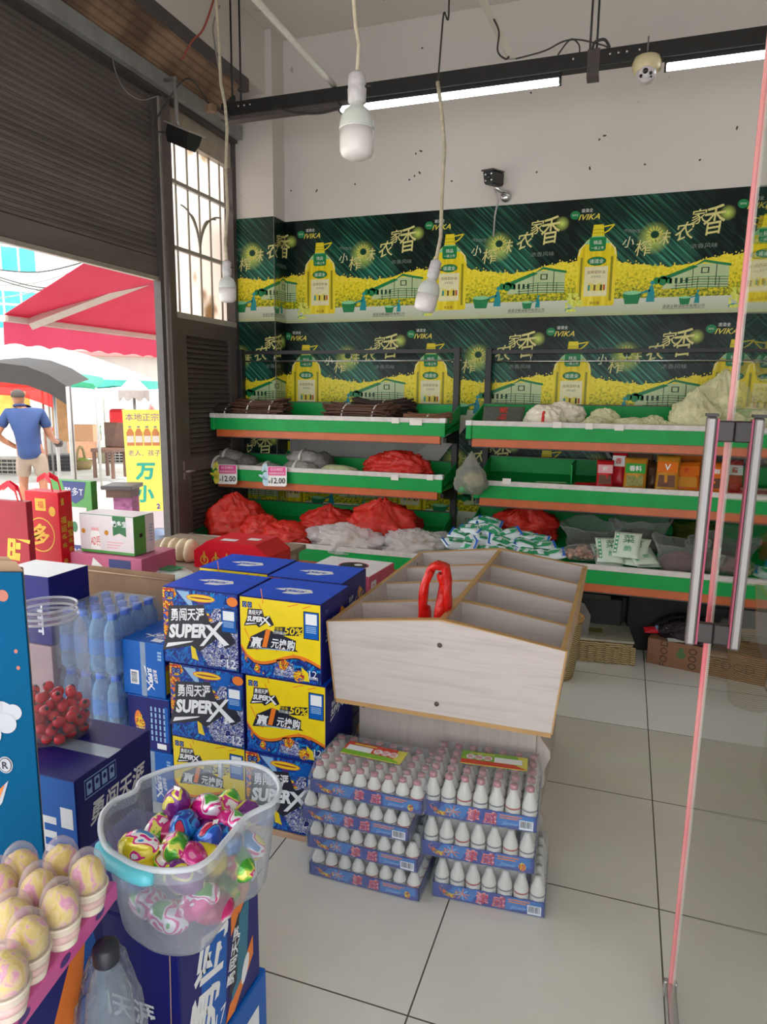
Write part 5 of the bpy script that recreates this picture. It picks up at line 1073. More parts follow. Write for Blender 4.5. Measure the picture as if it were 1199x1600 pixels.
eggs = [((545, 310), 0, (.3, .2, .1), .762, 'purple and yellow foil egg standing highest at the back of the tub'), ((730, 330), 1, (1.0, .5, .8), .752, 'pink and white foil egg right of the purple one in the tub'), ((595, 440), 2, (1.5, 1.4, .2), .748, 'dark blue foil egg lying in the centre of the tub'), ((300, 570), 3, (.2, 1.5, .35), .752, 'yellow and pink foil egg lying at the front left of the tub'),
        ((540, 580), 4, (1.2, .4, .5), .742, 'green and yellow foil egg in front of the dark blue one'), ((640, 645), 5, (.4, 1.4, -.3), .735, 'magenta foil egg at the front rim of the tub'), ((730, 550), 2, (.3, .3, 1.2), .735, 'bright blue foil egg against the right waist of the tub'), ((430, 490), 4, (.2, 1.0, 2.0), .725, 'green foil egg behind the yellow and pink one'), ((415, 665), 4, (1.0, 1.2, 2.0), .715, 'green foil egg pressed low at the front left rim'), ((870, 430), 1, (.7, 1.0, .5), .735, 'pink and white foil egg by the right hand rim'), ((850, 345), 4, (.3, .6, 1.9), .732, 'green and violet foil egg at the back right of the pile'), ((735, 460), 0, (1.2, .6, .4), .722, 'violet foil egg between the blue eggs')]
for (a, b_), ci, rot, z, lab in eggs:
    q = FL(*Z4(a, b_), z); o = bpy.data.objects.new('foil_egg', EG[ci]); COL.objects.link(o)
    o.matrix_world = loc(q.x, q.y, z, rot[2], rot[0], rot[1]); tag(o, lab, 'chocolate egg', 'foil eggs in the clear tub'); f_ = bpy.data.objects.new('foil_tip', fin); COL.objects.link(f_); f_.parent = o
inner = [(x*.86, y*.86) for x, y, z in loops[3]]; rr = random.Random(4); pl_ = []
def inside(x, y, P_):
    c = False
    for (x1, y1), (x2, y2) in zip(P_, P_[1:]+P_[:1]):
        if (y1 > y) != (y2 > y) and x < (x2-x1)*(y-y1)/(y2-y1)+x1: c = not c
    return c
for lay in range(3):
    n_e = 0; tr = 0; z = .03+.042*lay
    while n_e < 9 and tr < 700:
        tr += 1; x, y = rr.uniform(-.13, .13), rr.uniform(-.16, .16)
        
        if inside(x*1.12, y*1.12, inner) and all((x-p[0])**2+(y-p[1])**2+(z-p[2])**2 > .047**2 for p in pl_):
            pl_.append((x, y, z)); n_e += 1; o = bpy.data.objects.new('foil_egg', EG[rr.randrange(6)]); COL.objects.link(o)
            o.matrix_world = loc(cen.x+x, cen.y+y, .609+z, rr.uniform(0, 6), rr.uniform(-.9, .9)+PI/2, rr.uniform(-.6, .6)); tag(o, 'foil egg buried in the pile, blurred behind the frosted tub wall', 'chocolate egg', 'foil eggs buried in the tub')

# ------------------------------------------------------------------ glass door at the right, standing open
k = NT('door_glass'); tr = k.n('ShaderNodeBsdfTransparent'); tr.inputs[0].default_value = (.84, .87, .85, 1); gl = k.n('ShaderNodeBsdfGlossy'); gl.inputs['Roughness'].default_value = .015; gl.inputs[0].default_value = (.95, .93, .93, 1)
fr_ = k.n('ShaderNodeFresnel'); fr_.inputs[0].default_value = 1.75; ms = k.n('ShaderNodeMixShader'); k.l(k.math('MULTIPLY', fr_.outputs[0], .9), ms.inputs[0]); k.l(tr.outputs[0], ms.inputs[1]); k.l(gl.outputs[0], ms.inputs[2]); k.l(ms.outputs[0], k.o.inputs[0]); m_glass = k.m
gd = thing('glass_door', 'open frameless glass door with a long double handle at the right', 'glass door', loc(.198, 1.676, 0) @ Matrix.Rotation(.0095, 4, 'Y'))
gd['kind'] = 'thing'
MB().add([(0, 0, .012), (0, -.85, .012), (0, -.85, 2.3), (0, 0, 2.3)], [(0, 1, 2, 3)], m_glass).build('pane', gd)
k = NT('pink_edge_strip'); k.set(.25, 0, .5); k.col(k.ramp(k.noise(k.coord('Object', (1, 1, .6)), 2.5, 2).outputs[0], [(.35, '#d8656f'), (.6, '#e3a8a4'), (.75, '#d98b8c')])); m_edge = k.m
MB().box((-.006, .0, .012), (.006, .010, 2.3), m_edge, .002).box((.003, -.003, .012), (.009, .004, 2.3), pm('edge_white', '#e5ddd6', .3), 0).build('edge_strip', gd)
MB().box((-.012, -.17, -.0), (.012, -.0, .05), m_chrome, .003).box((-.016, .0, .005), (-.004, .016, .05), m_chrome, .003).build('patch_fitting', gd)
m_hand = pm('handle_steel', '#8a8585', .34, .06, 8, 0, .8); m_hred = pm('handle_red_film', '#a8385a', .35, .1); m_hend = pm('handle_end_cap', '#2f2628', .4)
for s_ in (-1, 1):
    h = bpy.data.objects.new('handle', None); COL.objects.link(h); h.parent = gd; x0 = s_*.034
    pL_, z0h, z1h = -.075, .965, 1.462
    MB().box((min(x0, x0+s_*.02), pL_-.014, z0h), (max(x0, x0+s_*.02), pL_+.014, z1h), m_hand, .005).build('grip_bar', h)
    MB().box((min(x0-s_*.004, x0), pL_-.012, z0h+.004), (max(x0-s_*.004, x0), pL_+.012, z1h-.004), m_hred).build('protective_film', h)
    MB().box((min(x0-s_*.002, x0+s_*.022), pL_-.016, z1h), (max(x0-s_*.002, x0+s_*.022), pL_+.016, z1h+.006), m_hend).build('end_cap', h)
    for z in (z0h+.03, z1h-.03): MB().box((min(0, x0), pL_-.01, z-.022), (max(0, x0), pL_+.01, z+.022), m_hend, .003).build('standoff', h)

# ------------------------------------------------------------------ goods on the left rack
def slope(tier, side=0):
    f = {1: .146, 2: .07 if side == 0 else .155, 3: .166 if side == 0 else .162}[tier]; return Matrix.Rotation(math.atan(f), 4, 'X')
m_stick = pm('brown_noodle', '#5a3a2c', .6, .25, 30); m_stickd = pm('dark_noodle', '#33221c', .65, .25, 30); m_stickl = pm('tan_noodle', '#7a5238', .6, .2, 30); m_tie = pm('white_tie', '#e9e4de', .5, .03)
def sticks(label, p, L, rad, n, m, rz, seed=0, ties=2, flat=.7, name='noodle_bundle'):
    r_ = random.Random(seed); t = thing(name, label, 'noodle bundle', Matrix.Translation(p) @ slope(1) @ Matrix.Rotation(rz, 4, 'Z'), 'brown noodle bundles on the top left shelf'); b = MB()
    for i in range(n):
        a, d = r_.uniform(0, 2*PI), rad*math.sqrt(r_.uniform(0, 1)); y, z = d*math.cos(a), rad*flat+d*math.sin(a)*flat; l = L*r_.uniform(.8, 1.08)/2; o_ = r_.uniform(-.04, .04)*L; sp = r_.uniform(.9, 1.5)
        b.tube([(o_-l, y*sp+r_.uniform(-.01, .01), max(.006, z*r_.uniform(.8, 1.2)+r_.uniform(-.006, .012))), (o_-l*.4, y, max(.005, z)), (o_+l*.4, y, max(.005, z)), (o_+l, y*sp+r_.uniform(-.01, .01), max(.006, z*r_.uniform(.8, 1.2)+r_.uniform(-.006, .012)))], r_.uniform(.005, .008), m, 5)
    s_ = b.build('strands', t); s_['kind'] = 'stuff'
    for i in range(ties):
        x = (i-(ties-1)/2)*L*.45; MB().tube([(x+.01*math.sin(a), rad*.98*math.cos(a), rad*flat*(1+.98*math.sin(a))) for a in [2*PI*j/18 for j in range(18)]], .005, m_tie, 6, None, False, True, True).build('tie', t)
    return t
def shelf(px, py, y, top=True): return WY(px, py, y)
def sz(y, tier, side=0):      # height of the tray floor at depth y
    f = {1: (Z1-.072, 1.356, 4.2), 2: (Z2-.072, .974, 4.2), 3: (Z3-.08, .623, 3.9)}[tier] if side == 0 else {1: (Z1-.08, 1.345, 4.2), 2: (Z2-.09, .995, 4.2), 3: (Z3-.055, .642, 3.9)}[tier]
    return f[0]+(f[1]-f[0])*(y-f[2])/(4.715-f[2])+.003
def on(px, py, y, tier, side=0, dz=0): q = WY(px, py, y); return Vector((q.x, y, sz(y, tier, side)+dz+.006))
sticks('thick brown noodle bundle with one white tie at the left end of the top shelf', on(412, 640, 4.36, 1), .36, .098, 120, m_stick, .1, 1, 2)
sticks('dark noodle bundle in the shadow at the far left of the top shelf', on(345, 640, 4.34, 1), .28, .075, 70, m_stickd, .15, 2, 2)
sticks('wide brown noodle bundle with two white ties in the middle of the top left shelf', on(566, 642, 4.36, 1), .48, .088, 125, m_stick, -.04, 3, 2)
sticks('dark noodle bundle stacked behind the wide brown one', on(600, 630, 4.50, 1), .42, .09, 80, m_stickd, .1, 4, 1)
sticks('small tan noodle bundle at the right end of the top left shelf', on(668, 648, 4.32, 1), .30, .05, 45, m_stickl, .12, 5, 1)
m_sil = film('silver_pack', '#aaa39d', .8, .12, 0, .45); m_mush = pm('dried_greens', '#6d6661', .8, .3, 40); m_paper = pm('pack_paper', '#d9d6cf', .5, .05)
def roll(label, px, py, y, tier, L, r, rz, m, seed, band=True, dz=0, name='noodle_pack', grp='grey noodle packs on the middle left shelf'):
    q = on(px, py, y, tier, 0, dz); t = thing(name, label, 'noodle pack', Matrix.Translation(q) @ slope(tier) @ Matrix.Rotation(rz, 4, 'Z'), grp)
    MB().lump((0, 0, 0), (L/2, r*1.2, r), m, seed, .14, 2.2, .08, 5, -.7, 26, 14).build('wrapper', t)
    if band: MB().tube([(0, 1.28*r*math.cos(a), r*.75+.95*r*math.sin(a)) for a in [PI*j/10 for j in range(11)]], [.012]*11, m_paper, 4, loc(-L*.05, 0, 0)).build('paper_band', t)
roll('grey noodle pack lying above another at the left of the middle shelf', 358, 707, 4.36, 2, .24, .055, .05, m_sil, 1, True, .05)
roll('lower grey noodle pack at the left end of the middle shelf', 345, 720, 4.29, 2, .27, .06, -.05, m_sil, 2)
roll('dark green bundle behind the first price tag', 385, 718, 4.38, 2, .18, .065, .3, m_mush, 3, False)
roll('flat grey pack with pale label above the second price tag', 420, 722, 4.29, 2, .24, .045, -.1, m_sil, 4)
roll('upper grey noodle pack in the pair right of the price tags', 478, 708, 4.36, 2, .26, .06, .02, m_sil, 5, True, .06)
roll('lower grey noodle pack in the pair right of the price tags', 470, 722, 4.29, 2, .28, .06, -.08, m_sil, 6)
roll('dark dried greens bundle right of the stacked grey packs', 505, 718, 4.40, 2, .16, .085, .2, m_mush, 7, False)
roll('pale green noodle bundle near the middle of the middle shelf', 530, 728, 4.28, 2, .30, .05, -.06, pm('pale_green_noodle', '#b9bd92', .5, .12, 40), 8, False, 0, 'noodle_pack', None)
def bag(label, px, py, y, tier, side, r, m, seed, rz=0, top=.0, fill=None, grp='red plastic bags of food on the left rack', flat=-.55, amp=.18, wr=.1, name='plastic_bag', cat='plastic bag'):
    q = on(px, py, y, tier, side); t = thing(name, label, cat, Matrix.Translation(q) @ slope(tier, side) @ Matrix.Rotation(rz, 4, 'Z'), grp)
    MB().lump((0, 0, 0), r, m, seed, amp, 2.0, wr*1.5, 4.5, flat, 80, 48, None, top).build('plastic_skin', t)
    if fill:
        MB().lump((0, 0, .003), (r[0]*.82, r[1]*.82, r[2]*.78), fill, seed+9, .12, 3, .1, 8, flat, 26, 14).build('contents', t)
    return t
m_redb = film('red_bag', '#f4382a', .78, .14, .18, .3); m_food = pm('dried_food', '#a0703f', .7, .3, 60, .3); m_foodp = pm('pink_food', '#c98a72', .7, .25, 60, .3); m_leaf = pm('pickled_leaf', '#6f6a35', .7, .3, 50, .3)
bag('long flat red bag on the middle left shelf', 622, 738, 4.34, 2, 0, (.22, .09, .11), m_redb, 21, -.05, 0, pm('red_contents', '#b02a22', .6, .15))
bag('puffed red bag standing at the left end of the bottom tray', 372, 835, 4.12, 3, 0, (.2, .15, .17), m_redb, 22, .2, .15, m_food)
bag('red bag sagging to the right of the puffed one in the bottom tray', 412, 838, 4.05, 3, 0, (.14, .12, .11), m_redb, 29, .2, .0, m_food)
bag('low red bag in the middle of the bottom left tray', 445, 842, 4.03, 3, 0, (.2, .13, .09), m_redb, 23, -.1, 0, m_foodp)
bag('red bag of food behind the white crumpled bags', 515, 825, 4.25, 3, 0, (.2, .15, .12), m_redb, 24, .1, .1, m_food)
bag('big round red bag at the right of the bottom left tray', 600, 828, 4.22, 3, 0, (.22, .17, .17), m_redb, 25, 0, .12, m_food)
bag('red bag rim behind the noodles in the bottom left tray', 640, 790, 4.5, 3, 0, (.1, .08, .05), m_redb, 28, 0, 0, None)
m_whb = film('white_bag', '#f6f2f2', .55, .14, .2, .35)
bag('crumpled clear white bag of noodles in front of the round red bag', 545, 858, 4.07, 3, 0, (.27, .14, .09), m_whb, 26, -.05, .0, pm('cream_noodle', '#d6c6b0', .6, .15, 50, .2), 'white crumpled bags in the bottom left tray', -.5, .25, .16)
bag('crumpled white bag at the right corner of the bottom left tray', 650, 858, 4.07, 3, 0, (.22, .13, .09), m_whb, 27, .1, .0, pm('cream_noodle', '#d6c6b0', .6, .15, 50, .2), 'white crumpled bags in the bottom left tray', -.5, .25, .16)
q = on(400, 800, 4.45, 3); yb = MB(); r_ = random.Random(3)
for i in range(16): x = r_.uniform(-.12, .12); yb.tube([(x+.02*math.cos(a), r_.uniform(-.03, .03)+.014*math.sin(a), .02+.012*math.sin(a*2)) for a in [2*PI*j/9 for j in range(9)]], .005, pm('yellow_curl', '#c9a13a', .5, .2), 5, None, False, True, True)
tag(yb.build('curly_snack', None, loc(q.x, q.y, q.z)), 'heap of yellow curly snacks behind the puffed red bag', 'snack', None, 'stuff')

# ------------------------------------------------------------------ goods on the right rack
m_clr = film('clear_bag', '#cfd0cc', .14, .12, .1, .5)
q = on(785, 655, 4.42, 1, 1); t = thing('seaweed_pack', 'flat grey plastic pack with red writing at the left end of the top right shelf', 'food pack', loc(q.x, q.y, q.z+.03, .06) @ Matrix.Rotation(math.radians(36), 4, 'X'))
MB().pillow(.27, .3, .04, film('grey_pack', '#7d7f7b', .6, .2, 0, .6), None, 12, 3, .04, .6).build('wrapper', t); b = MB()
for i, ch in enumerate('紫菜片'): b.text(ch, .0, .08-.07*i, .06, m_red_p, loc(0, 0, 0), .024, bold=.01)
b.build('red_print', t)
m_crm = pm('cream_noodle_pack', '#efe6d2', .4, .06, 30, .1); m_pale = film('pale_bag', '#fbf8cc', .8, .16, .15, .3)
def cream(label, px, py, y, w, h, d, rz=0, seed=1, m=None): return bag(label, px, py, y, 1, 1, (w, d, h), m or m_crm, seed, rz, 0, None, 'cream noodle packs on the top right shelf', -.5, .16, .08, 'noodle_pack', 'noodle pack')
o = cream('cream noodle pack with a red band at the left of the top right shelf', 852, 652, 4.4, .12, .09, .1, 0, 31); MB().tube([(0, -.115, .01), (0, -.112, .06), (0, -.08, .1), (0, .0, .125)], .009, m_red_p, 6).build('red_band', o)
cream('tall cream noodle pack behind the red banded one', 880, 645, 4.5, .13, .09, .08, .1, 32)
cream('long flat cream pack in front of the tall cream packs', 868, 664, 4.28, .18, .035, .06, -.05, 33)
cream('lumpy cream bag left of the bare middle of the top right shelf', 930, 663, 4.32, .08, .055, .07, .2, 34, m_pale)
cream('cream bag with a peak behind the lumpy one', 945, 655, 4.42, .09, .075, .07, -.2, 35, m_pale)
cream('round cream bag in the middle of the top right shelf', 985, 663, 4.32, .10, .055, .07, .1, 36, m_pale)
cream('low cream bag right of the round cream bag', 1020, 664, 4.34, .09, .06, .07, .2, 37, m_pale); cream('smallest cream bag before the tall pile on the right', 1045, 666, 4.3, .07, .045, .06, 0, 38, m_pale)
bag('tall pale green bag of noodles left of the glass door handle', 1085, 664, 4.36, 1, 1, (.13, .1, .13), m_pale, 39, 0, .3, pm('pale_noodle', '#f2eec4', .5, .08), 'pale bags on the top right shelf')
bag('pale green bag piled up behind the door handle', 1125, 655, 4.48, 1, 1, (.15, .12, .19), m_pale, 40, 0, .15, pm('pale_noodle', '#f2eec4', .5, .08), 'pale bags on the top right shelf')
bag('pale bag behind the glass door on the top right shelf', 1180, 664, 4.40, 1, 1, (.16, .1, .1), m_pale, 41, 0, .1, pm('pale_noodle', '#f2eec4', .5, .08), 'pale bags on the top right shelf')
# hanging bag between the racks
q = WY(736, 750, 4.14); t = thing('plastic_bag', 'small clear bag of vegetables hanging between the two racks', 'plastic bag', loc(q.x, q.y, q.z-.085)); MB().lump((0, 0, 0), (.1, .07, .1), film('cloudy_bag', '#c9c8bc', .4, .2, .2, .5), 50, .18, 2, .1, 4.5, -.85, 40, 24, None, .7).build('plastic_skin', t)
MB().lump((.02, -.01, .05), (.06, .04, .055), pm('cut_cabbage', '#c9c09a', .6, .15, 30), 51, .2, 2, .1, 4, -.6).lump((-.02, -.015, .01), (.05, .04, .04), pm('green_stem', '#4f8a5a', .5, .2, 30), 52, .2, 2, .1, 4, -.6).build('contents', t); MB().tube([(0, 0, .14), (-.02, .03, .2), (-.03, .0535, .245)], .006, m_clr, 6).build('knot', t)
def sachet(label, px, py, y, tier, w, h, t_, mats, rx, rz, seed, grp, text=None, dz=0, name='seasoning_pack', cat='food pack', side=1, win=None):
    q = on(px, py, y, tier, side, dz); t = thing(name, label, cat, loc(q.x, q.y, q.z+h/2*math.sin(rx)+.01, rz) @ Matrix.Rotation(rx, 4, 'X'), grp)
    MB().pillow(w, h, t_, mats[0], None, 10, seed, .05).build('wrapper', t); b = MB(); zf_ = t_*.56+.001
    b.rect(-w*.42, h*.02, w*.42, h*.30, mats[1], None, zf_*.98)
    if text: b.text(text, 0, h*.16, h*.16, mats[2], None, zf_+.0012, bold=.02)
    if win: b.poly([(-w*.36, -h*.34), (w*.36, -h*.34), (w*.34, -h*.04), (-w*.34, -h*.04)], win, None, zf_*.9)
    b.build('print', t); return t
m_rp, m_gp, m_op, m_brp, m_ylp = [plastic(n_, c_, .28) for n_, c_ in (('pack_red', '#cf2430'), ('pack_green', '#2f9a3a'), ('pack_orange', '#e0721f'), ('pack_brown', '#5c3a24'), ('pack_ochre', '#c98a2c'))]
m_spice = pm('spice', '#6b4530', .7, .3, 80, .3); m_spiceg = pm('green_spice', '#8a8a4a', .7, .3, 80, .3); G_ = 'seasoning packs on the middle right shelf'
sachet('green sachet lying flat at the left of the middle right shelf', 862, 748, 4.32, 2, .22, .08, .03, (m_gp, pm('pale_green', '#9fd08a', .4), m_wt), .25, .25, 61, G_)
sachet('red sachet lying flat left of the upright seasoning packs', 918, 748, 4.34, 2, .16, .07, .03, (m_rp, m_rp, m_wt), .3, .25, 62, G_)
sachet('red seasoning pack, first of the upright packs', 945, 752, 4.34, 2, 0.10, 0.183, .05, (m_rp, m_pinkp, m_wt), 1.25, .05, 63, G_, '椒', win=m_spice)
sachet('red and white seasoning pack behind the first red one', 966, 750, 4.42, 2, 0.09, 0.232, .04, (m_rp, m_wt, m_red_p), 1.3, -.2, 64, G_, '香')
sachet('green banded brown pack in the centre of the middle right shelf', 992, 756, 4.32, 2, 0.13, 0.207, .055, (m_ylp, m_gp, m_wt), 1.3, -.05, 65, G_, '香料', win=m_spiceg)
sachet('dark brown pack standing behind the green banded one', 998, 740, 4.46, 2, 0.16, 0.305, .05, (m_brp, m_brp, m_wt), 1.4, -.02, 66, G_)
sachet('ochre pack with a white mark leaning to the right', 1042, 758, 4.32, 2, 0.13, 0.232, .05, (m_ylp, m_op, m_wt), 1.25, -.12, 67, G_, 'V', win=m_spice)
sachet('brown pack tucked behind the leaning ochre one', 1022, 752, 4.4, 2, 0.08, 0.159, .04, (m_brp, m_brp, m_wt), 1.3, .1, 68, G_)
sachet('orange pack left of the door handle', 1072, 762, 4.36, 2, 0.15, 0.195, .05, (m_op, m_op, m_red_p), 1.2, .02, 69, G_, '辣', win=m_ylp)
sachet('orange pack standing higher behind the others', 1082, 748, 4.5, 2, 0.26, 0.232, .05, (m_op, m_op, m_red_p), 1.35, 0, 70, G_)
sachet('orange pack seen between the door handle and glass edge', 1118, 765, 4.36, 2, 0.15, 0.195, .05, (m_op, m_op, m_wt), 1.2, .02, 71, G_, '鲜', win=m_spice)
sachet('red and pale pack seen through the glass door', 1145, 765, 4.38, 2, 0.10, 0.207, .05, (m_rp, m_wt, m_red_p), 1.25, .02, 72, G_, '酱')
sachet('pink sachet lying behind the glass door', 1180, 772, 4.34, 2, .18, .09, .04, (pm('pack_pink', '#d0567a', .3), m_pinkp, m_wt), .4, .1, 73, G_)
# bottom right tray
bag('open red bag of dried brown food behind the milk sachets', 822, 838, 4.42, 3, 1, (.2, .13, .13), m_redb, 81, 0, .25, pm('brown_dry_food', '#4a2f24', .8, .3, 40, .4), 'red plastic bags of food on the right rack')
m_milk = pm('milk_sachet', '#dfe8ee', .3, .04); m_mg = pm('milk_green', '#2fa06a', .3, .08); m_mb = pm('milk_blue', '#1f6fd0', .3, .08); m_mpg = pm('milk_dark_green', '#1f6f3f', .3, .1)
def milk_mesh(v):
    b = MB().pillow(.165, .11, .06, m_milk, None, 10, v); z = .033
    b.poly([(-.06, -.03), (.03, -.035), (.06, -.005), (.0, .012), (-.05, .0)], m_mg, None, z*.93).poly([(-.05, .01), (.02, .018), (.055, .012), (.05, .03), (-.04, .034)], m_mpg if v % 2 else m_mg, None, z*.9)
    b.rect(-.078, -.05, -.058, .05, m_mb, None, .012).rect(.058, -.05, .078, .05, m_mb, None, .012).text('奶', .0, .004, .028, m_cw, None, z+.002); return b.mesh('milk_sachet')
MM = [milk_mesh(i) for i in range(3)]; r_ = random.Random(8)
ms_ = [(712, 850, 0), (728, 856, 0), (745, 860, 0), (765, 862, 0), (785, 864, 0), (805, 866, 0), (825, 867, 0), (845, 868, 0), (862, 868, 0), (722, 838, 1), (740, 843, 1), (760, 846, 1), (782, 848, 1), (802, 851, 1), (824, 853, 1), (848, 856, 1), (735, 828, 2), (752, 828, 2), (770, 832, 2), (795, 836, 2), (818, 840, 2), (838, 846, 2), (748, 816, 3), (765, 818, 3)]
for i, (px, py, lv_) in enumerate(ms_):
    y = 4.0+.075*lv_+r_.uniform(-.02, .02); q = WY(px, py, y); z = max(sz(y, 3, 1)+.012, q.z); o = bpy.data.objects.new('milk_sachet', MM[i % 3]); COL.objects.link(o)
    o.matrix_world = loc(q.x, y, z, r_.uniform(-.7, .7), r_.uniform(.2, .7), r_.uniform(-.3, .3)); tag(o, 'small blue, green and white milk sachet in the heap beside the wooden bin', 'milk sachet', 'milk sachets heaped in the bottom right tray')
m_meat = pm('pink_peanut', '#cf9a84', .5, .25, 60, .3); nb = 0
q = on(912, 872, 4.03, 3, 1, .045); t = thing('peanut_bag', 'clear bag of pink nuts beside the green and white packs', 'food bag', loc(q.x, q.y, q.z)); b = MB(); r_ = random.Random(2)
for i in range(70):
    x, y = r_.uniform(-.1, .1), r_.uniform(-.05, .09); b.lump((x, y, .0+r_.uniform(0, .05)*(1-abs(x)*6)), (.014, .012, .011), m_meat, i, .1, 2, 0, 3, -.9, 8, 6)
b.build('nuts', t)['kind'] = 'stuff'; MB().lump((0, .02, 0), (.12, .09, .05), m_clr, 4, .12, 2, .12, 4, -.5, 30, 16).build('plastic_skin', t)
def openbag(label, px, py, y, r, h, m, seed, fill, grp=None):
    q = on(px, py, y, 3, 1); t = thing('plastic_bag', label, 'plastic bag', Matrix.Translation(q) @ slope(3, 1), grp); vs = []; u = 40; lv_ = 10
    for i in range(lv_+1):
        f = i/lv_; rr_ = (1-.25*(1-f)**3+.06*math.sin(f*9))*(1.0 if f < .8 else 1+(f-.8)*.6)
        for j in range(u):
            a = 2*PI*j/u; w_ = noise.noise(Vector((math.cos(a)*2.2, math.sin(a)*2.2, seed+f*2)))*.16*f+.05*math.sin(a*7+seed)*f; vs.append((r[0]*rr_*(1+w_)*math.cos(a), r[1]*rr_*(1+w_)*math.sin(a), h*f+(.25*h*noise.noise(Vector((math.cos(a)*1.5, math.sin(a)*1.5, seed))) if f > .6 else 0)*(f-.6)*2.5))
    b = MB().add(vs, [(i*u+j, i*u+(j+1) % u, (i+1)*u+(j+1) % u, (i+1)*u+j) for i in range(lv_) for j in range(u)] + [tuple(range(u))[::-1]], m, True); b.tube(vs[lv_*u:], .004, m, 5, None, False, True, True); b.build('plastic_skin', t)
    MB().lump((0, 0, .004), (r[0]*.8, r[1]*.8, h*.42), fill, seed, .1, 3, .08, 9, -.4, 26, 12).build('contents', t); return t
m_drk = pm('dried_fungus', '#2a2220', .8, .3, 40, .4); GB = 'clear open bags in the bottom right tray'
openbag('clear open bag of dark dried food above the pink nuts', 922, 848, 4.3, (.15, .11), .16, film('frosty_bag', '#c9c9c6', .22, .2, .2, .5), 2, m_drk, GB)
openbag('clear bag with a tall ragged mouth behind the green and white packs', 1000, 850, 4.38, (.15, .1), .2, film('frosty_bag', '#c9c9c6', .22, .2, .2, .5), 5, pm('mixed_dry_food', '#5c4a44', .8, .3, 40, .4), GB)
openbag('clear bag of purplish nuts beside the door handle', 1062, 885, 4.1, (.13, .1), .17, film('frosty_bag', '#c9c9c6', .22, .2, .2, .5), 7, pm('purple_nuts', '#7a4a55', .6, .3, 40, .4), GB)
openbag('crumpled clear bag behind the glass door edge', 1125, 880, 4.15, (.16, .11), .16, film('frosty_bag', '#c9c9c6', .22, .2, .2, .5), 9, pm('mixed_dry_food', '#5c4a44', .8, .3, 40, .4), GB)
openbag('dark bag of olive greens at the back of the bottom right tray', 1085, 840, 4.5, (.13, .09), .16, film('olive_bag', '#5a5a1c', .5, .2, .2, .5), 12, m_leaf, GB)
m_gw = pm('green_white_pack', '#cfdccb', .35, .05); G2 = 'green and white packs in the bottom right tray'
gm = MB().pillow(.15, .19, .03, m_gw, None, 9, 2); gm.text('菜', .01, .03, .06, m_mpg, None, .0185).text('脆', .01, -.04, .04, m_mg, None, .0185).rect(-.062, -.075, -.046, .075, m_mg, None, .013)
for i in range(5): gm.ell(-.054, -.06+.03*i, .006, .009, m_wt, None, .0137, 8)
gm = gm.mesh('pickle_pack')
for i, (px, py, y, lift, rz, rx) in enumerate(((952, 872, 4.04, .03, .15, .6), (978, 872, 4.05, .06, -.1, .65), (1000, 876, 4.06, .03, .5, .4), (965, 855, 4.08, .02, .25, .6), (992, 855, 4.08, .035, -.2, .55), (1008, 862, 4.1, .0, .4, .4), (985, 880, 4.06, .02, -.3, .3), (948, 862, 4.06, .0, .3, .5))):
    q = on(px, py, y, 3, 1, lift); o = bpy.data.objects.new('pickle_pack', gm); COL.objects.link(o); o.matrix_world = loc(q.x, q.y, q.z+.095*math.sin(rx)+.02, rz, rx)
    tag(o, ['frontmost left green and white pack next to the pink nuts', 'green and white pack lying on top at the front of its heap', 'green and white pack turned sideways at the right front of its heap', 'green and white pack at the back left of its heap', 'uppermost back green and white pack', 'green and white pack at the far right of its heap', 'green and white pack lowest at the tray lip', 'green and white pack tucked in at the left edge of its heap'][i], 'food pack', G2)
# ------------------------------------------------------------------ under the right rack
k = NT('woven_bamboo'); k.set(.7); co = k.coord(); wv = k.n('ShaderNodeTexWave', wave_type='BANDS', bands_direction='Z'); wv.inputs['Scale'].default_value = 28; wv.inputs['Distortion'].default_value = 3; wv.inputs['Detail'].default_value = 2; k.l(co, wv.inputs[0])
k.col(k.ramp(wv.outputs[0], [(.1, '#6a5230'), (.5, '#b39a68'), (.9, '#d3bf8e')])); k.bump(wv.outputs[0], .6, .01); m_bam = k.m
p = FL(892, 1031); q = FL(988, 1040)
w_ = (q-p).length; rz = math.atan2(q.y-p.y, q.x-p.x); t = thing('woven_basket', 'flat woven bamboo basket with a paper lid on the floor under the right rack', 'basket', loc(p.x-.12, p.y-.02, 0, rz)); b = MB()
b.box((0, 0, .0), (w_+.12, .36, .125), m_bam, .012)
for i in range(11): x = .0+i*(w_+.12)/10; b.box((x-.014, -.012, .005), (x+.014, .0, .12-.01*(i % 3)), m_bam, .004)
b.build('body', t); MB().box((-.0, .005, .126), (w_+.125, .36, .14), pm('newspaper', '#a9a290', .8, .15, 20), .002).box((.16, .12, .1402), (.3, .2, .1412), pm('faded_print', '#7a6a3a', .8, .3, 40)).build('paper_lid', t)
p = FL(1010, 1035); q = FL(1092, 1052); d = (q-p); rz = math.atan2(d.y, d.x)
def dfood(b, F, w, d, h):
    f = F['front']; g = pm('print_dull_green', '#4f6f3f', .7); dk_ = pm('print_brown', '#4a3428', .7); b.ell(w*.30, h*.55, .025, .02, g, f, .0008).ell(w*.30, h*.75, .014, .014, g, f, .001)
    for i in range(3): b.ring(w*.40, h*(.2+.28*i), .021, .018, .006, dk_, f, .0008)
    b.text('FOOD', w*.15, h*.5, .04, dk_, f, .0008, rot=PI/2).text('FOOD', w*.75, h*.5, .05, dk_, f, .0008)
plain_carton('cardboard_box', 'long cardboard box printed with rings and a green leaf on the floor', .60, .26, .15, loc(p.x, p.y, 0, rz) @ Matrix.Translation((.30, .13, 0)), pm('kraft_brown', '#8a6248', .8, .1, 10), dfood)
m_darkbag = film('dark_purple_bag', '#25151c', .95, .3, 0, .5)
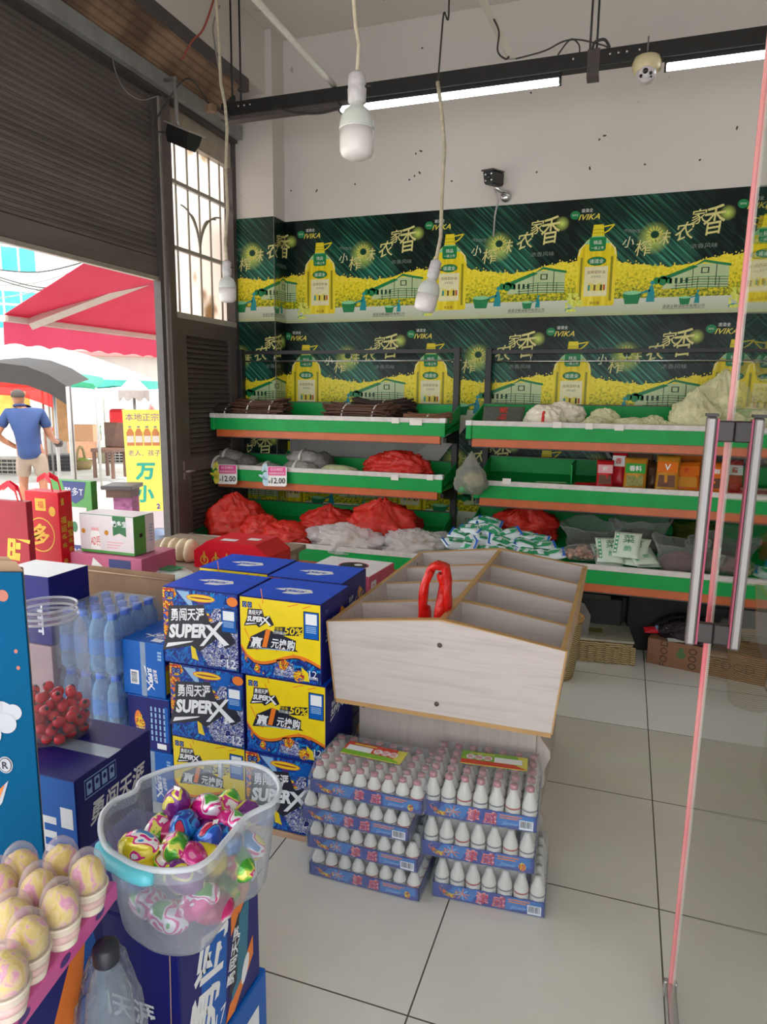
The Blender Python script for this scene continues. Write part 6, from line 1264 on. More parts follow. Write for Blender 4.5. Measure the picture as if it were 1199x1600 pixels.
B_ = loc(p.x, p.y, 0, rz); t = thing('plastic_bag', 'dark purple bag lying on the long cardboard box', 'plastic bag', B_ @ loc(.2, .12, .152)); MB().lump((0, 0, 0), (.17, .11, .09), m_darkbag, 90, .25, 2, .12, 4, -.4, 40, 22).build('plastic_skin', t)
MB().rect(-.14, -.12, -.04, -.075, m_wt, loc(0, 0, .026, .4, .12), .0).build('white_label', t); MB().rect(-.13, -.06, -.085, -.035, m_wt, loc(0, 0, .075, .2, .3), .0).build('barcode_label', t)
t = thing('snack_wrapper', 'red and pale blue wrapper at the left end of the long cardboard box', 'wrapper', B_ @ loc(.02, .08, .175, .5, .4)); MB().pillow(.13, .05, .03, m_rp, None, 8, 3).build('wrapper', t); MB().rect(-.0, -.02, .045, .02, m_lb, None, .018).build('blue_print', t)
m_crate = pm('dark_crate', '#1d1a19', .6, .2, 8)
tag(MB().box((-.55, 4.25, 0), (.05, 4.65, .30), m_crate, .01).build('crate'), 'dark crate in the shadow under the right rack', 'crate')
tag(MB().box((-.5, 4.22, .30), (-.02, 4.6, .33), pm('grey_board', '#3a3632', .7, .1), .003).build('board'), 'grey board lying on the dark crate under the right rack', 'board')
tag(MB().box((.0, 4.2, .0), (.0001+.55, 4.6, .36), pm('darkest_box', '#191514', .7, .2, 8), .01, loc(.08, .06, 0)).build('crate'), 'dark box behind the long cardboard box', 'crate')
tag(MB().prism([(0, 0), (.09, 0), (.10, .12), (.06, .19), (0, .2)], 0, .02, pm('grey_plastic', '#6f6862', .5), loc(-.22, 4.02, .141) @ Matrix.Rotation(PI/2, 4, 'X')).build('dustpan'), 'grey scoop standing on the flat woven basket', 'scoop')
# tall wicker basket beside the bin
q = Vector((-.285, 3.60, 0)); bk = thing('wicker_basket', 'tall round wicker basket between the wooden bin and the flat basket', 'basket', loc(q.x+.0, q.y+.1, 0)); MB().lathe([(.0001, .004), (.10, .0), (.11, .05), (.135, .3), (.14, .33), (.13, .332), (.12, .3), (.1, .02), (.0001, .012)], m_bam, 28).build('body', bk)
MB().tube([(.137*math.cos(a), .137*math.sin(a), .335) for a in [2*PI*i/28 for i in range(28)]], .009, pm('basket_rim', '#b28a55', .6, .15), 8, None, False, True, True).build('rim', bk)
r_ = random.Random(6)
for i in range(8): a = r_.uniform(0, 6.28); d_ = r_.uniform(.02, .08); tag(MB().lump((q.x+d_*math.cos(a), q.y+.1+d_*math.sin(a), .26+r_.uniform(0, .03)), (.035, .03, .028), pm('pale_tuber', '#c9a887', .6, .15, 20), i, .15, 2, .03, 4, -.8, 14, 10).build('tuber'), 'pale round tuber lying in the tall wicker basket', 'vegetable', 'tubers in the tall wicker basket')

# ------------------------------------------------------------------ goods near the doorway on a low table
m_tab = pm('table_top', '#8d7a68', .6, .12); ZTB = .60
tb = thing('low_table', 'low wooden table mostly hidden under the gift bags and boxes by the doorway', 'table', loc(-2.2, 3.0, 0)); MB().box((-.48, -.48, ZTB-.03), (.42, .72, ZTB), m_tab, .004).build('top', tb)
for x, y in ((-.44, -.44), (.37, -.44), (-.44, .66), (.37, .66)): MB().box((x-.02, y-.02, 0), (x+.02, y+.02, ZTB-.03), m_tab).build('leg', tb)
m_bagr = plastic('gift_bag_red', '#d3182b', .35); m_bagd = plastic('gift_bag_dark_red', '#9e1f30', .4); m_gold = pm('gold_print', '#d9a83a', .4, .12, 20, 0, .3)
def giftbag(label, px0, px1, px2, py, y, z0, body, deco, d=.14):
    a, b_ = WY(px0, py, y), WY(px1, py, y); w = b_.x-a.x; h = a.z*.5+b_.z*.5-z0; t = thing('gift_bag', label, 'gift bag', loc((a.x+b_.x)/2, y+d/2, z0), 'red gift bags by the doorway'); b = MB()
    b.box((-w/2, -d/2, 0), (w/2, d/2, h), body, .003); deco(b, carton_faces(w, d, h), w, d, h); b.build('bag', t)
    for s_ in (-1, 1):
        pts = [(-w*.28, s_*d*.3, h-.02), (-w*.2, s_*d*.28, h+.05), (0, s_*d*.15, h+.075), (w*.2, s_*d*.28, h+.05), (w*.28, s_*d*.3, h-.02)]
        b = MB()
        for (p_, q_) in zip(pts, pts[1:]): b.add([Vector(p_)+Vector((0, 0, -.012)), Vector(q_)+Vector((0, 0, -.012)), Vector(q_)+Vector((0, .004, .014)), Vector(p_)+Vector((0, .004, .014))], [(0, 1, 2, 3)], m_bagr)
        b.build('strap', t)
    return t
def d1(b, F, w, d, h):
    f, r = F['front'], F['right']
    b.ring(w*.42, h*.5, .085, .085, .006, m_gold, f, .0008).text('多', w*.42, h*.5, .11, m_gold, f, .0012, bold=.03).rect(w*.3, h*.78, w*.62, h*.92, m_gold, f, .0008).text('福', w*.46, h*.85, .035, m_bagr, f, .0012)
    b.rect(w*.62, h*.0+.002, w*.99, h*.16, m_cy, f, .0008).text('旺多多', w*.8, h*.09, .035, m_bagr, f, .0014).rect(w*.36, .004, w*.56, h*.2, m_ylp, f, .0008).ell(w*.8, h*.78, .02, .024, m_gold, f, .0008)
    for i, c in enumerate('福运多多'): b.text(c, d*.28, h*(.68-.1*i), .034, m_gold, r, .001, bold=.02)
    for i, c in enumerate('财宝多多'): b.text(c, d*.75, h*(.62-.1*i), .034, m_gold, r, .001, bold=.02)
    b.rect(d*.18, h*.85, d*.38, h*.93, m_gold, r, .001).ell(d*.28, h*.2, .013, .015, m_gold, r, .001)
def d2(b, F, w, d, h): b.text('旺', w*.72, h*.52, .12, m_gold, F['front'], .001, bold=.03, shear=.15).text('财', w*.75, h*.2, .13, m_gold, F['front'], .001, bold=.03)
giftbag('bright red gift bag with gold writing and raised handles behind the cardboard flap', 38, 90, 112, 768, 2.56, ZTB, m_bagr, d1, .085)
giftbag('darker red gift bag in front, cut by the left picture border', -20, 40, 50, 782, 2.34, ZTB-.07, m_bagd, d2, .035)
plain_carton('cardboard_box', 'box hidden beneath the darker red gift bag', .3, .1, ZTB-.071, loc(WY(10, 780, 2.34).x, 2.39, 0), m_kraft)
m_gbox = pm('milk_box_green', '#4f9a4a', .4, .08); m_mw = pm('milk_box_white', '#e0d6d8', .4, .04); m_mn = pm('milk_box_navy', '#2c3a7a', .4, .06)
a, b_ = WY(100, 755, 2.95), WY(141, 748, 2.95); w_ = (b_.x-a.x)+.1
def d3(b, F, w, d, h): f = F['front']; b.rect(.002, .002, w*.86, h*.66, m_mw, f, .0006).poly([(w*.3, h*.99), (w*.88, h*.99), (w*.8, h*.78), (w*.6, h*.7), (w*.4, h*.78)], m_mn, f, .001).text('酷多T', w*.58, h*.86, .045, m_cw, f, .0014).rect(.002, .002, w*.86, h*.16, m_mn, f, .001).text('酷多T', w*.6, h*.08, .03, m_cw, f, .0014).ell(w*.55, h*.4, .02, .03, m_mpg, f, .001)
plain_carton('milk_box', 'tall green and white milk box behind the bright red gift bag', w_, .045, (a.z+b_.z)/2-ZTB, loc(b_.x-w_/2, 2.975, ZTB), m_gbox, d3)
y = 2.62; a, b_, c_ = WY(127, 861, y), WY(211, 868, y), WY(127, 802, y); w_ = b_.x-a.x; h_ = c_.z-a.z
def d4(b, F, w, d, h):
    f, r, tp = F['front'], F['right'], F['top']; b.rect(.002, h*.07, w-.002, h-.002, m_mw, f, .0006).rect(.002, .002, w-.002, h*.08, m_gbox, f, .0008)
    b.poly([(w*.62, h*.99), (w*.86, h*.99), (w*.86, h*.48), (w*.74, h*.56), (w*.62, h*.48)], m_mpg, f, .001).text('酷多宝', w*.74, h*.8, .03, m_cw, f, .0014, bold=.02)
    b.poly([(w*.2, h*.1), (w*.38, h*.1), (w*.38, h*.5), (w*.35, h*.58), (w*.23, h*.58), (w*.2, h*.5)], m_wt, f, .001).text('AD钙', w*.29, h*.32, .05, m_red_p, f, .0016, w=w*.17).rect(w*.22, h*.58, w*.36, h*.66, m_pinkp, f, .0012)
    for x in (.07, .5): b.ell(w*x, h*.55, .012, .012, m_ylp, f, .001)
    for i in range(3): b.rect(w*.5, h*(.3-.07*i), w*(.8-.05*i), h*(.325-.07*i), m_pinkp, f, .001)
    b.rect(.002, .002, d-.002, h-.002, m_mw, r, .0006).rect(.002, .002, d*.55, h-.002, m_gbox, r, .0008).rect(d*.25, h*.45, d*.4, h*.55, m_ck, r, .001)
    for i in range(6): b.rect(d*(.7+.03*(i % 3)), h*(.3+.08*i), d*.9, h*(.33+.08*i), m_lb, r, .001)
    b.rect(.002, .002, w-.002, d-.002, m_mw, tp, .0006)
plain_carton('milk_box', 'white and green milk carton with red letters lying before the doorway', w_, .15, h_, loc(a.x+w_/2, y+.075, a.z), m_gbox, d4)
plain_carton('milk_box', 'pink carton lying under the white and green milk carton', w_+.1, .26, a.z-ZTB-.002, loc(a.x+w_/2+.01, y+.1, ZTB), pm('milk_box_pink', '#c9668a', .4, .06), lambda b, F, w, d, h: b.rect(w*.55, h*.2, w*.85, h*.9, m_mn, F['front'], .001).poly([(w*.25, .002), (w*.6, .002), (w*.5, h*.5), (w*.33, h*.9)], m_wt, F['front'], .001))
q = WY(255, 878, 2.75); t = thing('tissue_pack', 'flat green and white wrapped pack behind the carton flap', 'pack', loc(q.x, q.y, ZTB+.002)); MB().lump((0, 0, 0), (.17, .1, .035), pm('pack_white', '#dfe6df', .3, .06), 7, .1, 2, .05, 4, -.5).build('wrapper', t); MB().poly([(-.1, -.04), (.08, -.05), (.1, .04), (-.04, .05)], m_mg, None, .056).build('print', t)
q = WY(285, 872, 3.1); t = thing('bread_pack', 'bag of pale bread rolls left of the red gift box', 'bread pack', loc(q.x-.02, q.y, ZTB+.002)); b = MB()
for i in range(4): MB().lump((-.07+.05*i, 0, 0), (.035, .06, .07), pm('bread', '#e3cfae', .6, .1, 20), i, .08, 2, .03, 4, -.7, 16, 10).build('roll', t)
y = 3.0; a, b_ = WY(304, 882, y), WY(420, 882, y); c_ = WY(330, 846, y); w_ = b_.x-a.x; h_ = c_.z-ZTB; t = thing('gift_box', 'red gift box with sloped top and gold ornaments behind the drink cartons', 'gift box', loc((a.x+b_.x)/2-.0, y, ZTB)); F = frame((0, 0, 0), (1, 0, 0), (0, 0, 1))
b = MB().prism([(-w_/2, 0), (w_/2, 0), (w_/2, h_*.62), (w_*.32, h_), (-w_*.32, h_), (-w_/2, h_*.62)], -.24, 0, m_bagr, F); b.rect(-w_*.2, .04, w_*.0, .09, m_mw, loc(0, 0, h_+.0008)).rect(w_*.08, .1, w_*.24, .15, m_mw, loc(0, 0, h_+.0008)); b.build('box', t)
b = MB(); 
for x in (-w_*.36, -w_*.2, -w_*.05): b.ring(x, h_*.3, .025, .025, .007, m_gold, F, .001).ell(x, h_*.42, .007, .03, m_gold, F, .0012)
b.build('gold_ornament', t)
# ------------------------------------------------------------------ street outside the doorway
GZ = -.18
k = NT('street_concrete'); k.set(.85); co = k.coord(); k.col(k.ramp(k.noise(co, 1.5, 5).outputs[0], [(.35, '#b9b4ac'), (.65, '#d2cec6')])); m_street = k.m
struct(MB().box((-45, -25, GZ-.1), (XL-.2, 60, GZ), m_street).build('ground'))
struct(MB().box((XL-.205, -25, GZ), (XL-.2+.005, -.8, 4.2), m_wall).box((XL-.2, YB+.15, GZ), (XL-.05, 14, 4.2), m_wall).build('wall_street'))
m_aw = NT('awning_fabric'); m_aw.set(.75, 0, .2); tl = m_aw.n('ShaderNodeBsdfTranslucent'); tl.inputs[0].default_value = lin('#cf4a66'); m_aw.col(m_aw.ramp(m_aw.noise(m_aw.coord(), 3, 3).outputs[0], [(.3, '#c94a66'), (.7, '#d25a76')]))
ms = m_aw.n('ShaderNodeMixShader'); ms.inputs[0].default_value = .34; m_aw.l(m_aw.b.outputs[0], ms.inputs[1]); m_aw.l(tl.outputs[0], ms.inputs[2]); m_aw.l(ms.outputs[0], m_aw.o.inputs[0]); m_aw = m_aw.m
AX = -4.5; pA = WX(6, 492, AX); ya, za_ = pA.y, pA.z; yb_ = 8.6; xw = XL-.2; zw = za_+.43*(AX-xw)*-1
aw = thing('awning', 'red fabric awning with scalloped valance over the street side', 'awning', loc(0, 0, 0)); m_alu = pm('awning_aluminium', '#cfc6bd', .4, .05, 10, 0, .2)
MB().add([(AX, ya, za_), (AX, yb_, za_), (xw, yb_, zw), (xw, ya, zw), (AX, ya, za_+.004), (AX, yb_, za_+.004), (xw, yb_, zw+.004), (xw, ya, zw+.004)], [(0, 3, 2, 1), (4, 5, 6, 7), (0, 4, 7, 3), (1, 2, 6, 5)], m_aw).build('canopy', aw)
MB().box((AX-.03, ya-.02, za_-.05), (AX+.03, yb_, za_-.003), m_alu, .006).build('front_bar', aw)
n = int((yb_-ya)/.05); top = [(ya+.01+(yb_-ya-.01)*i/n, za_-.045) for i in range(n+1)]; bot = [(y, za_-.225+.022*abs(math.sin((y-ya)*PI/.23))) for y, z in top]
vs = [(AX-.02+.006*math.sin(y*9), y, z) for y, z in top] + [(AX-.03+.012*math.sin(y*9), y, z) for y, z in bot]
MB().add(vs, [(i, i+1, n+1+i+1, n+1+i) for i in range(n)], m_aw).build('valance', aw)
a = WX(46, 507, AX+.02); b_ = WX(243, 432, AX+.75); q_ = a+(b_-a)*2.1; MB().tube([a, b_, q_], .045, m_alu, 4, None, True, False).build('folding_arm', aw)
MB().tube([(AX+.02, yb_-.5, za_-.02), (xw+.6, yb_-1.2, za_+.2), (xw+.05, yb_-.6, zw-.25)], .024, m_alu, 4, None, True, False).build('folding_arm', aw)
# yellow stand-up banner
m_by = pm('banner_yellow', '#f1ec6a', .5, .03); m_btxt = pm('banner_mauve', '#9a6a9a', .6); m_bteal = pm('banner_teal', '#2fb09a', .5, .05); m_bott = pm('banner_amber', '#c9824a', .5, .1); m_bl2 = pm('banner_violet', '#5a3fb0', .5)
p = AT(195, 640, 6.3); bw, bh = .56, p.z-(GZ+.02); F = frame((p.x, p.y, GZ+.02), (math.cos(YAW+.22), math.sin(YAW+.22), 0), (-.02, 0, 1)); bn = thing('banner', 'yellow stand up banner with teal brush writing beyond the door post', 'banner'); b = MB()
b.box((0, 0, -.004), (bw, bh, 0), m_by, 0, F).rect(0, 0, bw, bh*.37, m_mw, F, .001).text('本地正宗菜籽油', bw*.5, bh*.955, .07, m_btxt, F, .0015, w=bw*.92).text('老人、孩子吃得放心', bw*.51, bh*.735, .055, m_btxt, F, .0015, w=bw*.92)
for i in range(7):
    x = bw*(.1+.133*i); b.poly([(x-.032, bh*.78), (x+.032, bh*.78), (x+.032, bh*.86), (x+.012, bh*.885), (x-.012, bh*.885), (x-.032, bh*.86)], m_bott, F, .0015).rect(x-.03, bh*.80, x+.03, bh*.84, m_yog, F, .002).rect(x-.012, bh*.89, x+.012, bh*.9, m_grey, F, .0015)
for t_, x, y in (('万', .3, .62), ('小', .27, .48), ('家', .74, .62), ('香', .74, .48)): b.text(t_, bw*x, bh*y, .16, m_bteal, F, .0016, bold=.04, shear=.08)
b.text('2 18', bw*.55, bh*.40, .05, m_bl2, F, .0016, bold=.03); b.build('printed_sheet', bn)
MB().tube([F @ Vector((0, bh, -.02)), F @ Vector((bw*.5, bh*.45, -.05)), F @ Vector((bw, bh, -.02))], .008, m_grey, 6).tube([F @ Vector((0, 0, -.01)), F @ Vector((bw*.5, bh*.45, -.05)), F @ Vector((bw, 0, -.01))], .008, m_grey, 6).build('stand', bn)

# man seen from behind
def skin(name, parent, nodes, edges, mat, sub=2, root=0):
    me = bpy.data.meshes.new(name); me.from_pydata([n_[0] for n_ in nodes], edges, []); o = bpy.data.objects.new(name, me); COL.objects.link(o)
    o.modifiers.new('skin', 'SKIN'); o.modifiers.new('sub', 'SUBSURF').levels = sub; o.modifiers['sub'].render_levels = sub
    sv = me.skin_vertices[0].data
    for i, n_ in enumerate(nodes): r = n_[1]; sv[i].radius = r if isinstance(r, tuple) else (r, r); sv[i].use_root = (i == root)
    dg = bpy.context.evaluated_depsgraph_get(); m2 = bpy.data.meshes.new_from_object(o.evaluated_get(dg)); o.modifiers.clear(); o.data = m2; m2.materials.clear(); m2.materials.append(mat)
    for q in m2.polygons: q.use_smooth = True
    o.parent = parent; return o
m_skin = pm('skin', '#8f5d45', .55, .06, 8); m_polo = pm('polo_blue', '#1d3563', .8, .08, 6, .1); m_short = pm('shorts_beige', '#86776a', .8, .06, 8, .1); m_hair = pm('grey_hair', '#3f3a36', .9, .25, 60, .3); m_shoe = pm('sandal', '#3a322c', .6)
p = AT(45, 700, 9.2); per = thing('person', 'person in a blue polo shirt and beige shorts standing with back turned, hand on hip', 'person', loc(p.x, p.y, GZ, YAW+.25))
hd = (-.085, .03)
nodes = [((.02, .0, .92), (.15, .11)), ((-.01, .0, 1.12), (.155, .11)), ((-.035, .02, 1.32), (.17, .1)), ((-.06, .03, 1.44), (.075, .07)), ((hd[0], hd[1], 1.50), (.055, .058)),
         ((-.22, .02, 1.38), .062), ((-.36, -.03, 1.10), .046), ((-.30, .02, 1.02), .042), ((-.17, .06, .93), .032), ((-.14, .1, .91), (.04, .02)),
         ((.17, .03, 1.37), .062), ((.25, .05, 1.10), .046), ((.27, .24, 1.00), .038), ((.28, .34, .98), .03), ((.285, .40, .97), (.038, .022)),
         ((-.07, .0, .84), .095), ((-.09, .01, .50), .062), ((-.10, -.01, .30), .055), ((-.10, .0, .08), .036), ((-.10, .1, .035), (.04, .03)),
         ((.12, .0, .84), .095), ((.14, .02, .50), .062), ((.15, .0, .30), .055), ((.15, .0, .08), .036), ((.15, .1, .035), (.04, .03)),
         ((hd[0], hd[1]+.0, 1.56), (.072, .085)), ((hd[0]-.005, hd[1]+.005, 1.62), (.074, .09)), ((hd[0]-.005, hd[1], 1.675), (.05, .062))]
edges = [(0, 1), (1, 2), (2, 3), (3, 4), (2, 5), (5, 6), (6, 7), (7, 8), (8, 9), (2, 10), (10, 11), (11, 12), (12, 13), (13, 14), (0, 15), (15, 16), (16, 17), (17, 18), (18, 19), (0, 20), (20, 21), (21, 22), (22, 23), (23, 24), (4, 25), (25, 26), (26, 27)]
body = skin('body', per, nodes, edges, m_skin)
b = MB()
for s_ in (-1, 1): b.lump((hd[0]+s_*.078, hd[1]+.0, 1.565), (.014, .024, .034), m_skin, 1, .05, 2, 0, 3, -2, 10, 8)
b.lump((hd[0], hd[1]+.095, 1.555), (.016, .02, .022), m_skin, 2, .02, 2, 0, 3, -2, 10, 8)
for bx, by, bz, sgn in ((-.14, .1, .91, -1), (.285, .40, .97, 1)):
    for i in range(4): b.tube([(bx+(i-1.5)*.016, by+.01, bz), (bx+(i-1.5)*.018, by+.05-.006*abs(i-1.5), bz-.006), (bx+(i-1.5)*.016, by+.075-.008*abs(i-1.5), bz-.024)], [.009, .0085, .0065], m_skin, 6)
    b.tube([(bx-sgn*.03, by-.0, bz), (bx-sgn*.05, by+.025, bz+.004), (bx-sgn*.05, by+.05, bz-.004)], [.01, .009, .007], m_skin, 6)
b.build('ears_nose_fingers', per).name = 'face_and_fingers'
skin('polo_shirt', per, [((.03, .0, .76), (.235, .17)), ((.02, .0, .88), (.235, .165)), ((.0, .0, 1.08), (.222, .15)), ((-.03, .015, 1.3), (.215, .13)), ((-.055, .03, 1.425), (.1, .085)), ((-.07, .03, 1.47), (.064, .066)), ((-.225, .018, 1.375), .082), ((-.325, -.015, 1.18), .07), ((.175, .03, 1.37), .082), ((.24, .047, 1.17), .07)], [(0, 1), (1, 2), (2, 3), (3, 4), (4, 5), (3, 6), (6, 7), (3, 8), (8, 9)], m_polo)
MB().tube([(-.08+.068*math.cos(a), .03+.068*math.sin(a), 1.475+.012*math.cos(a+1.2)) for a in [2*PI*i/20 for i in range(20)]], .016, m_polo, 8, None, False, True, True).build('collar', per)
skin('shorts', per, [((.03, .0, .93), (.165, .125)), ((.025, .0, .84), (.165, .12)), ((-.075, .0, .76), .11), ((-.09, .01, .52), .095), ((.125, .0, .76), .11), ((.145, .015, .52), .095)], [(0, 1), (1, 2), (2, 3), (1, 4), (4, 5)], m_short)
MB().lump((hd[0]-.005, hd[1]-.012, 1.585), (.083, .095, .075), m_hair, 3, .03, 3, .03, 9, -.35, 24, 16).build('hair', per)
MB().lump((.285, .42, .90), (.06, .05, .06), pm('dark_bag', '#2c2324', .5, .15), 5, .2, 2, .06, 4, -.9).build('held_pouch', per)
for x in (-.10, .15): MB().lump((x, .05, .0), (.05, .13, .03), m_shoe, 2, .03, 2, 0, 3, -.6, 16, 10).build('shoe', per)

# big far building with teal windows
def GP(px, py): return FL(px, py, GZ)
m_bw = pm('building_white', '#d9d6d0', .8, .04, 2); k = NT('teal_window_glass'); k.set(.15, 0, .6); k.col(k.ramp(k.noise(k.coord(), .6, 2).outputs[0], [(.3, '#1f8f96'), (.7, '#46b3b5')])); m_tw = k.m
p = AT(40, 450, 30); bd = thing('building', 'white building with teal windows far behind the awning', 'building', loc(p.x, p.y, GZ, YAW+.5))
MB().box((-9, 0, 0), (9, 6, 14), m_bw).build('wall', bd)
mw_ = MB()
for fl_ in range(3):
    z0_ = 4.2+2.4*fl_
    for i, x in enumerate((-8.5, -6.2, -3.9, -1.6, .0, 2.6, 4.9)):
        if i == 4: continue
        f = MB().box((x, -.06, z0_), (x+2.1, -.0, z0_+1.75), m_cw).build('window', bd)
        g = MB()
        for j in range(3):
            g.box((x+.08+.68*j, -.09, z0_+.1), (x+.08+.68*j+.6, -.062, z0_+1.05), m_tw).box((x+.08+.68*j, -.09, z0_+1.15), (x+.08+.68*j+.6, -.062, z0_+1.65), m_tw)
        g.build('pane', f)
p = AT(190, 560, 26); b2 = thing('building', 'low grey house with a dark window below the awning edge', 'building', loc(p.x, p.y, GZ, YAW+.3)); MB().box((-3.2, 0, 0), (4, 5, 4.6), pm('grey_render', '#a9a59f', .85, .08, 2)).box((-3.4, -.4, 2.95), (4, 0, 3.1), pm('red_band', '#b86a68', .7)).build('wall', b2); MB().box((-.1, -.05, 3.2), (.7, 0, 4.0), pm('dark_window', '#3a4658', .3)).build('window', b2)
tag(MB().box((-45, 44, GZ), (-18, 45, 7), m_bw).box((-18, 44, GZ), (-5, 45, 5), m_bw).build('building'), 'long white wall closing the street behind the stalls', 'building')
for i, (a_, b_) in enumerate((((0, 418), (95, 408)), ((0, 424), (110, 440)), ((0, 428), (105, 445)), ((0, 446), (95, 420)), ((0, 470), (80, 428)))):
    p, q = AT(-30, a_[1], 20+i*.5), AT(150, b_[1]+(b_[1]-a_[1])*.4, 20+i*.5); m_ = (p+q)/2-Vector((0, 0, .25)); cable([p, m_, q], .02, m_grey if i > 2 else m_wire, ['highest overhead street wire', 'second overhead street wire from the top', 'third overhead street wire, drooping to the right', 'overhead wire rising to the right in front of the windows', 'lowest overhead wire rising to the right'][i])
# stalls
m_wcan = film('white_canopy', '#eeeeea', .9, .6, .5, 0, False); m_gcan = pm('dark_canopy', '#2d2a29', .8, .1); m_rcan = film('red_canopy', '#e0302c', .92, .6, .5, 0, False); m_gncan = pm('green_canopy', '#2f8f6a', .7, .1); m_pole = pm('steel_pole', '#9a9a9a', .4, .08, 10, 0, .3); m_wood3 = pm('old_wood', '#a07850', .7, .2, 6); m_wood4 = pm('dark_wood', '#5c4034', .6, .2, 6)
def canopy(label, px, py, t, rx, ry, h, m, n=8, pole=True, hem=None, name='market_umbrella'):
    p = AT(px, py, t); o = thing(name, label, 'umbrella', loc(p.x, p.y, GZ, YAW)); N_ = 32; L_ = 6; vs = []
    for i in range(L_+1):
        f = i/L_
        for j in range(N_): a = 2*PI*j/N_; r_ = 1-(.06*(1-abs(math.cos(a*n/2)))*f); vs.append((rx*f*r_*math.cos(a), ry*f*r_*math.sin(a), p.z-GZ-h*(f**1.25)))
    b = MB().add(vs, [(i*N_+j, i*N_+(j+1) % N_, (i+1)*N_+(j+1) % N_, (i+1)*N_+j) for i in range(L_) for j in range(N_)], m, True)
    b.build('canopy', o); MB().add(vs[L_*N_:] + [(x, y, z-.13-.03*math.cos(j_*1.6)) for j_, (x, y, z) in enumerate(vs[L_*N_:])], [(j, (j+1) % N_, N_+(j+1) % N_, N_+j) for j in range(N_)], hem or m, True).build('hem', o)
    if pole: MB().tube([(0, 0, 0), (0, 0, p.z-GZ)], .022, m_pole, 8).build('pole', o)
    return o
canopy('big white market umbrella spread over the street stalls', 70, 537, 13.6, 2.15, 2.1, .7, pm('grey_white_canopy', '#8d908f', .9, .1, 3), 8, True, pm('teal_hem', '#3f9a90', .8, .2, 3))
canopy('second white market umbrella low behind the banner', 160, 592, 18, 1.9, 1.7, .36, m_wcan)
canopy('small grey cone shaped parasol above the banner', 208, 588, 10, .22, .22, .2, pm('grey_parasol', '#8f8784', .7, .1), 8)
def tent(label, pts, t0, t1, m, name='stall_tent', poles=True, dv=.28):
    """sloped sheet whose front edge runs through pts (pixels) at distance t0, back edge at t1"""
    o = thing(name, label, 'stall tent'); F_ = [AT(px, py, t0) for px, py in pts]; d = fw.copy(); d.z = 0; d.normalize(); vs = [tuple(v) for v in F_] + [tuple(v+d*(t1-t0)+Vector((0, 0, .12))) for v in F_]; n_ = len(pts)
    MB().add(vs, [(i, i+1, n_+i+1, n_+i) for i in range(n_-1)], m, True).add([tuple(v) for v in F_] + [tuple(v+Vector((0, 0, -dv))) for v in F_], [(i, i+1, n_+i+1, n_+i) for i in range(n_-1)], m, True).build('canopy', o)
    if poles:
        for v in (F_[0], F_[-1]): MB().tube([(v.x, v.y, GZ), tuple(v)], .025, m_pole, 8).build('pole', o)
    return o
tent('dark grey stall tent over the man', [(-40, 570), (0, 567), (40, 572), (75, 585), (105, 604)], 10.3, 11.1, m_gcan)
tent('red stall canopy lining below the dark grey tent', [(-20, 588), (0, 588), (30, 590), (60, 600), (84, 610)], 10.6, 11.0, m_rcan)
tent('green striped stall cloth behind the steel pole', [(108, 594), (125, 596), (146, 600), (150, 606)], 11.8, 12.2, m_gncan, 'stall_tent', True, .09)
tag(MB().tube([(AT(107, 600, 11.5).x, AT(107, 600, 11.5).y, GZ), tuple(AT(107, 600, 11.5))], .035, m_dark, 8).build('pole'), 'dark tent pole standing right of the man', 'pole'); q = AT(111, 640, 11.6)
tag(MB().tube([(q.x, q.y, GZ+.1), (q.x, q.y, 1.3)], .03, m_pole, 8).build('pole'), 'short pale steel pole strapped beside the dark tent pole', 'pole')
q = AT(68, 640, 12.5); tag(MB().tube([(q.x, q.y, GZ), (q.x, q.y, 1.7)], .018, pm('rusty_pole', '#8a5a4a', .6, .2), 8).build('pole'), 'thin rusty pole between the man and the wooden panel', 'pole')
def gbox(name, label, cat, px, py, w, d, h, m, rz=0, z=None, t=None, deco=None, bev=.01):
    p = GP(px, py) if t is None else AT(px, py, t); zz = GZ if z is None else z
    if t is not None: p.z = zz
    b = MB().box((-w/2, 0, 0), (w/2, d, h), m, bev)
    if deco: deco(b, w, d, h)
    return tag(b.build(name, None, loc(p.x, p.y, zz, YAW+rz)), label, cat)
def slats(b, w, d, h):
    for i in range(5):
        for j in range(4): b.box((-w/2+w*(.05+.19*i), -.012, h*(.1+.22*j)), (-w/2+w*(.2+.19*i), -.002, h*(.24+.22*j)), m_black)
gbox('crate', 'dark plastic crate stacked with goods right of the man', 'crate', 90, 736, .55, .4, .34, pm('dark_crate_grey', '#4b4a4c', .6, .1), 0, None, None, slats)
gbox('crate', 'pale slatted crate at the left picture border', 'crate', 8, 742, .6, .4, .34, pm('pale_crate', '#a59f92', .6, .1), 0, None, None, slats)
gbox('stall_table', 'stall table carrying red and green vegetables', 'table', 108, 712, 1.3, .6, .62, pm('stall_cloth', '#8f8a84', .7, .1))
q = GP(100, 712); tag(MB().lump((q.x-.25, q.y+.2, GZ+.62), (.3, .2, .1), pm('red_vegetable', '#d8432c', .5, .2, 30), 2, .2, 3, .1, 6, -.4).build('vegetable_heap'), 'heap of red vegetables on the stall table', 'vegetables', None, 'stuff'); tag(MB().lump((q.x+.35, q.y+.35, GZ+.62), (.3, .2, .1), pm('green_vegetable', '#7f9a3a', .5, .25, 30), 3, .2, 3, .1, 6, -.4).build('vegetable_heap'), 'heap of green vegetables on the stall table', 'vegetables', None, 'stuff')
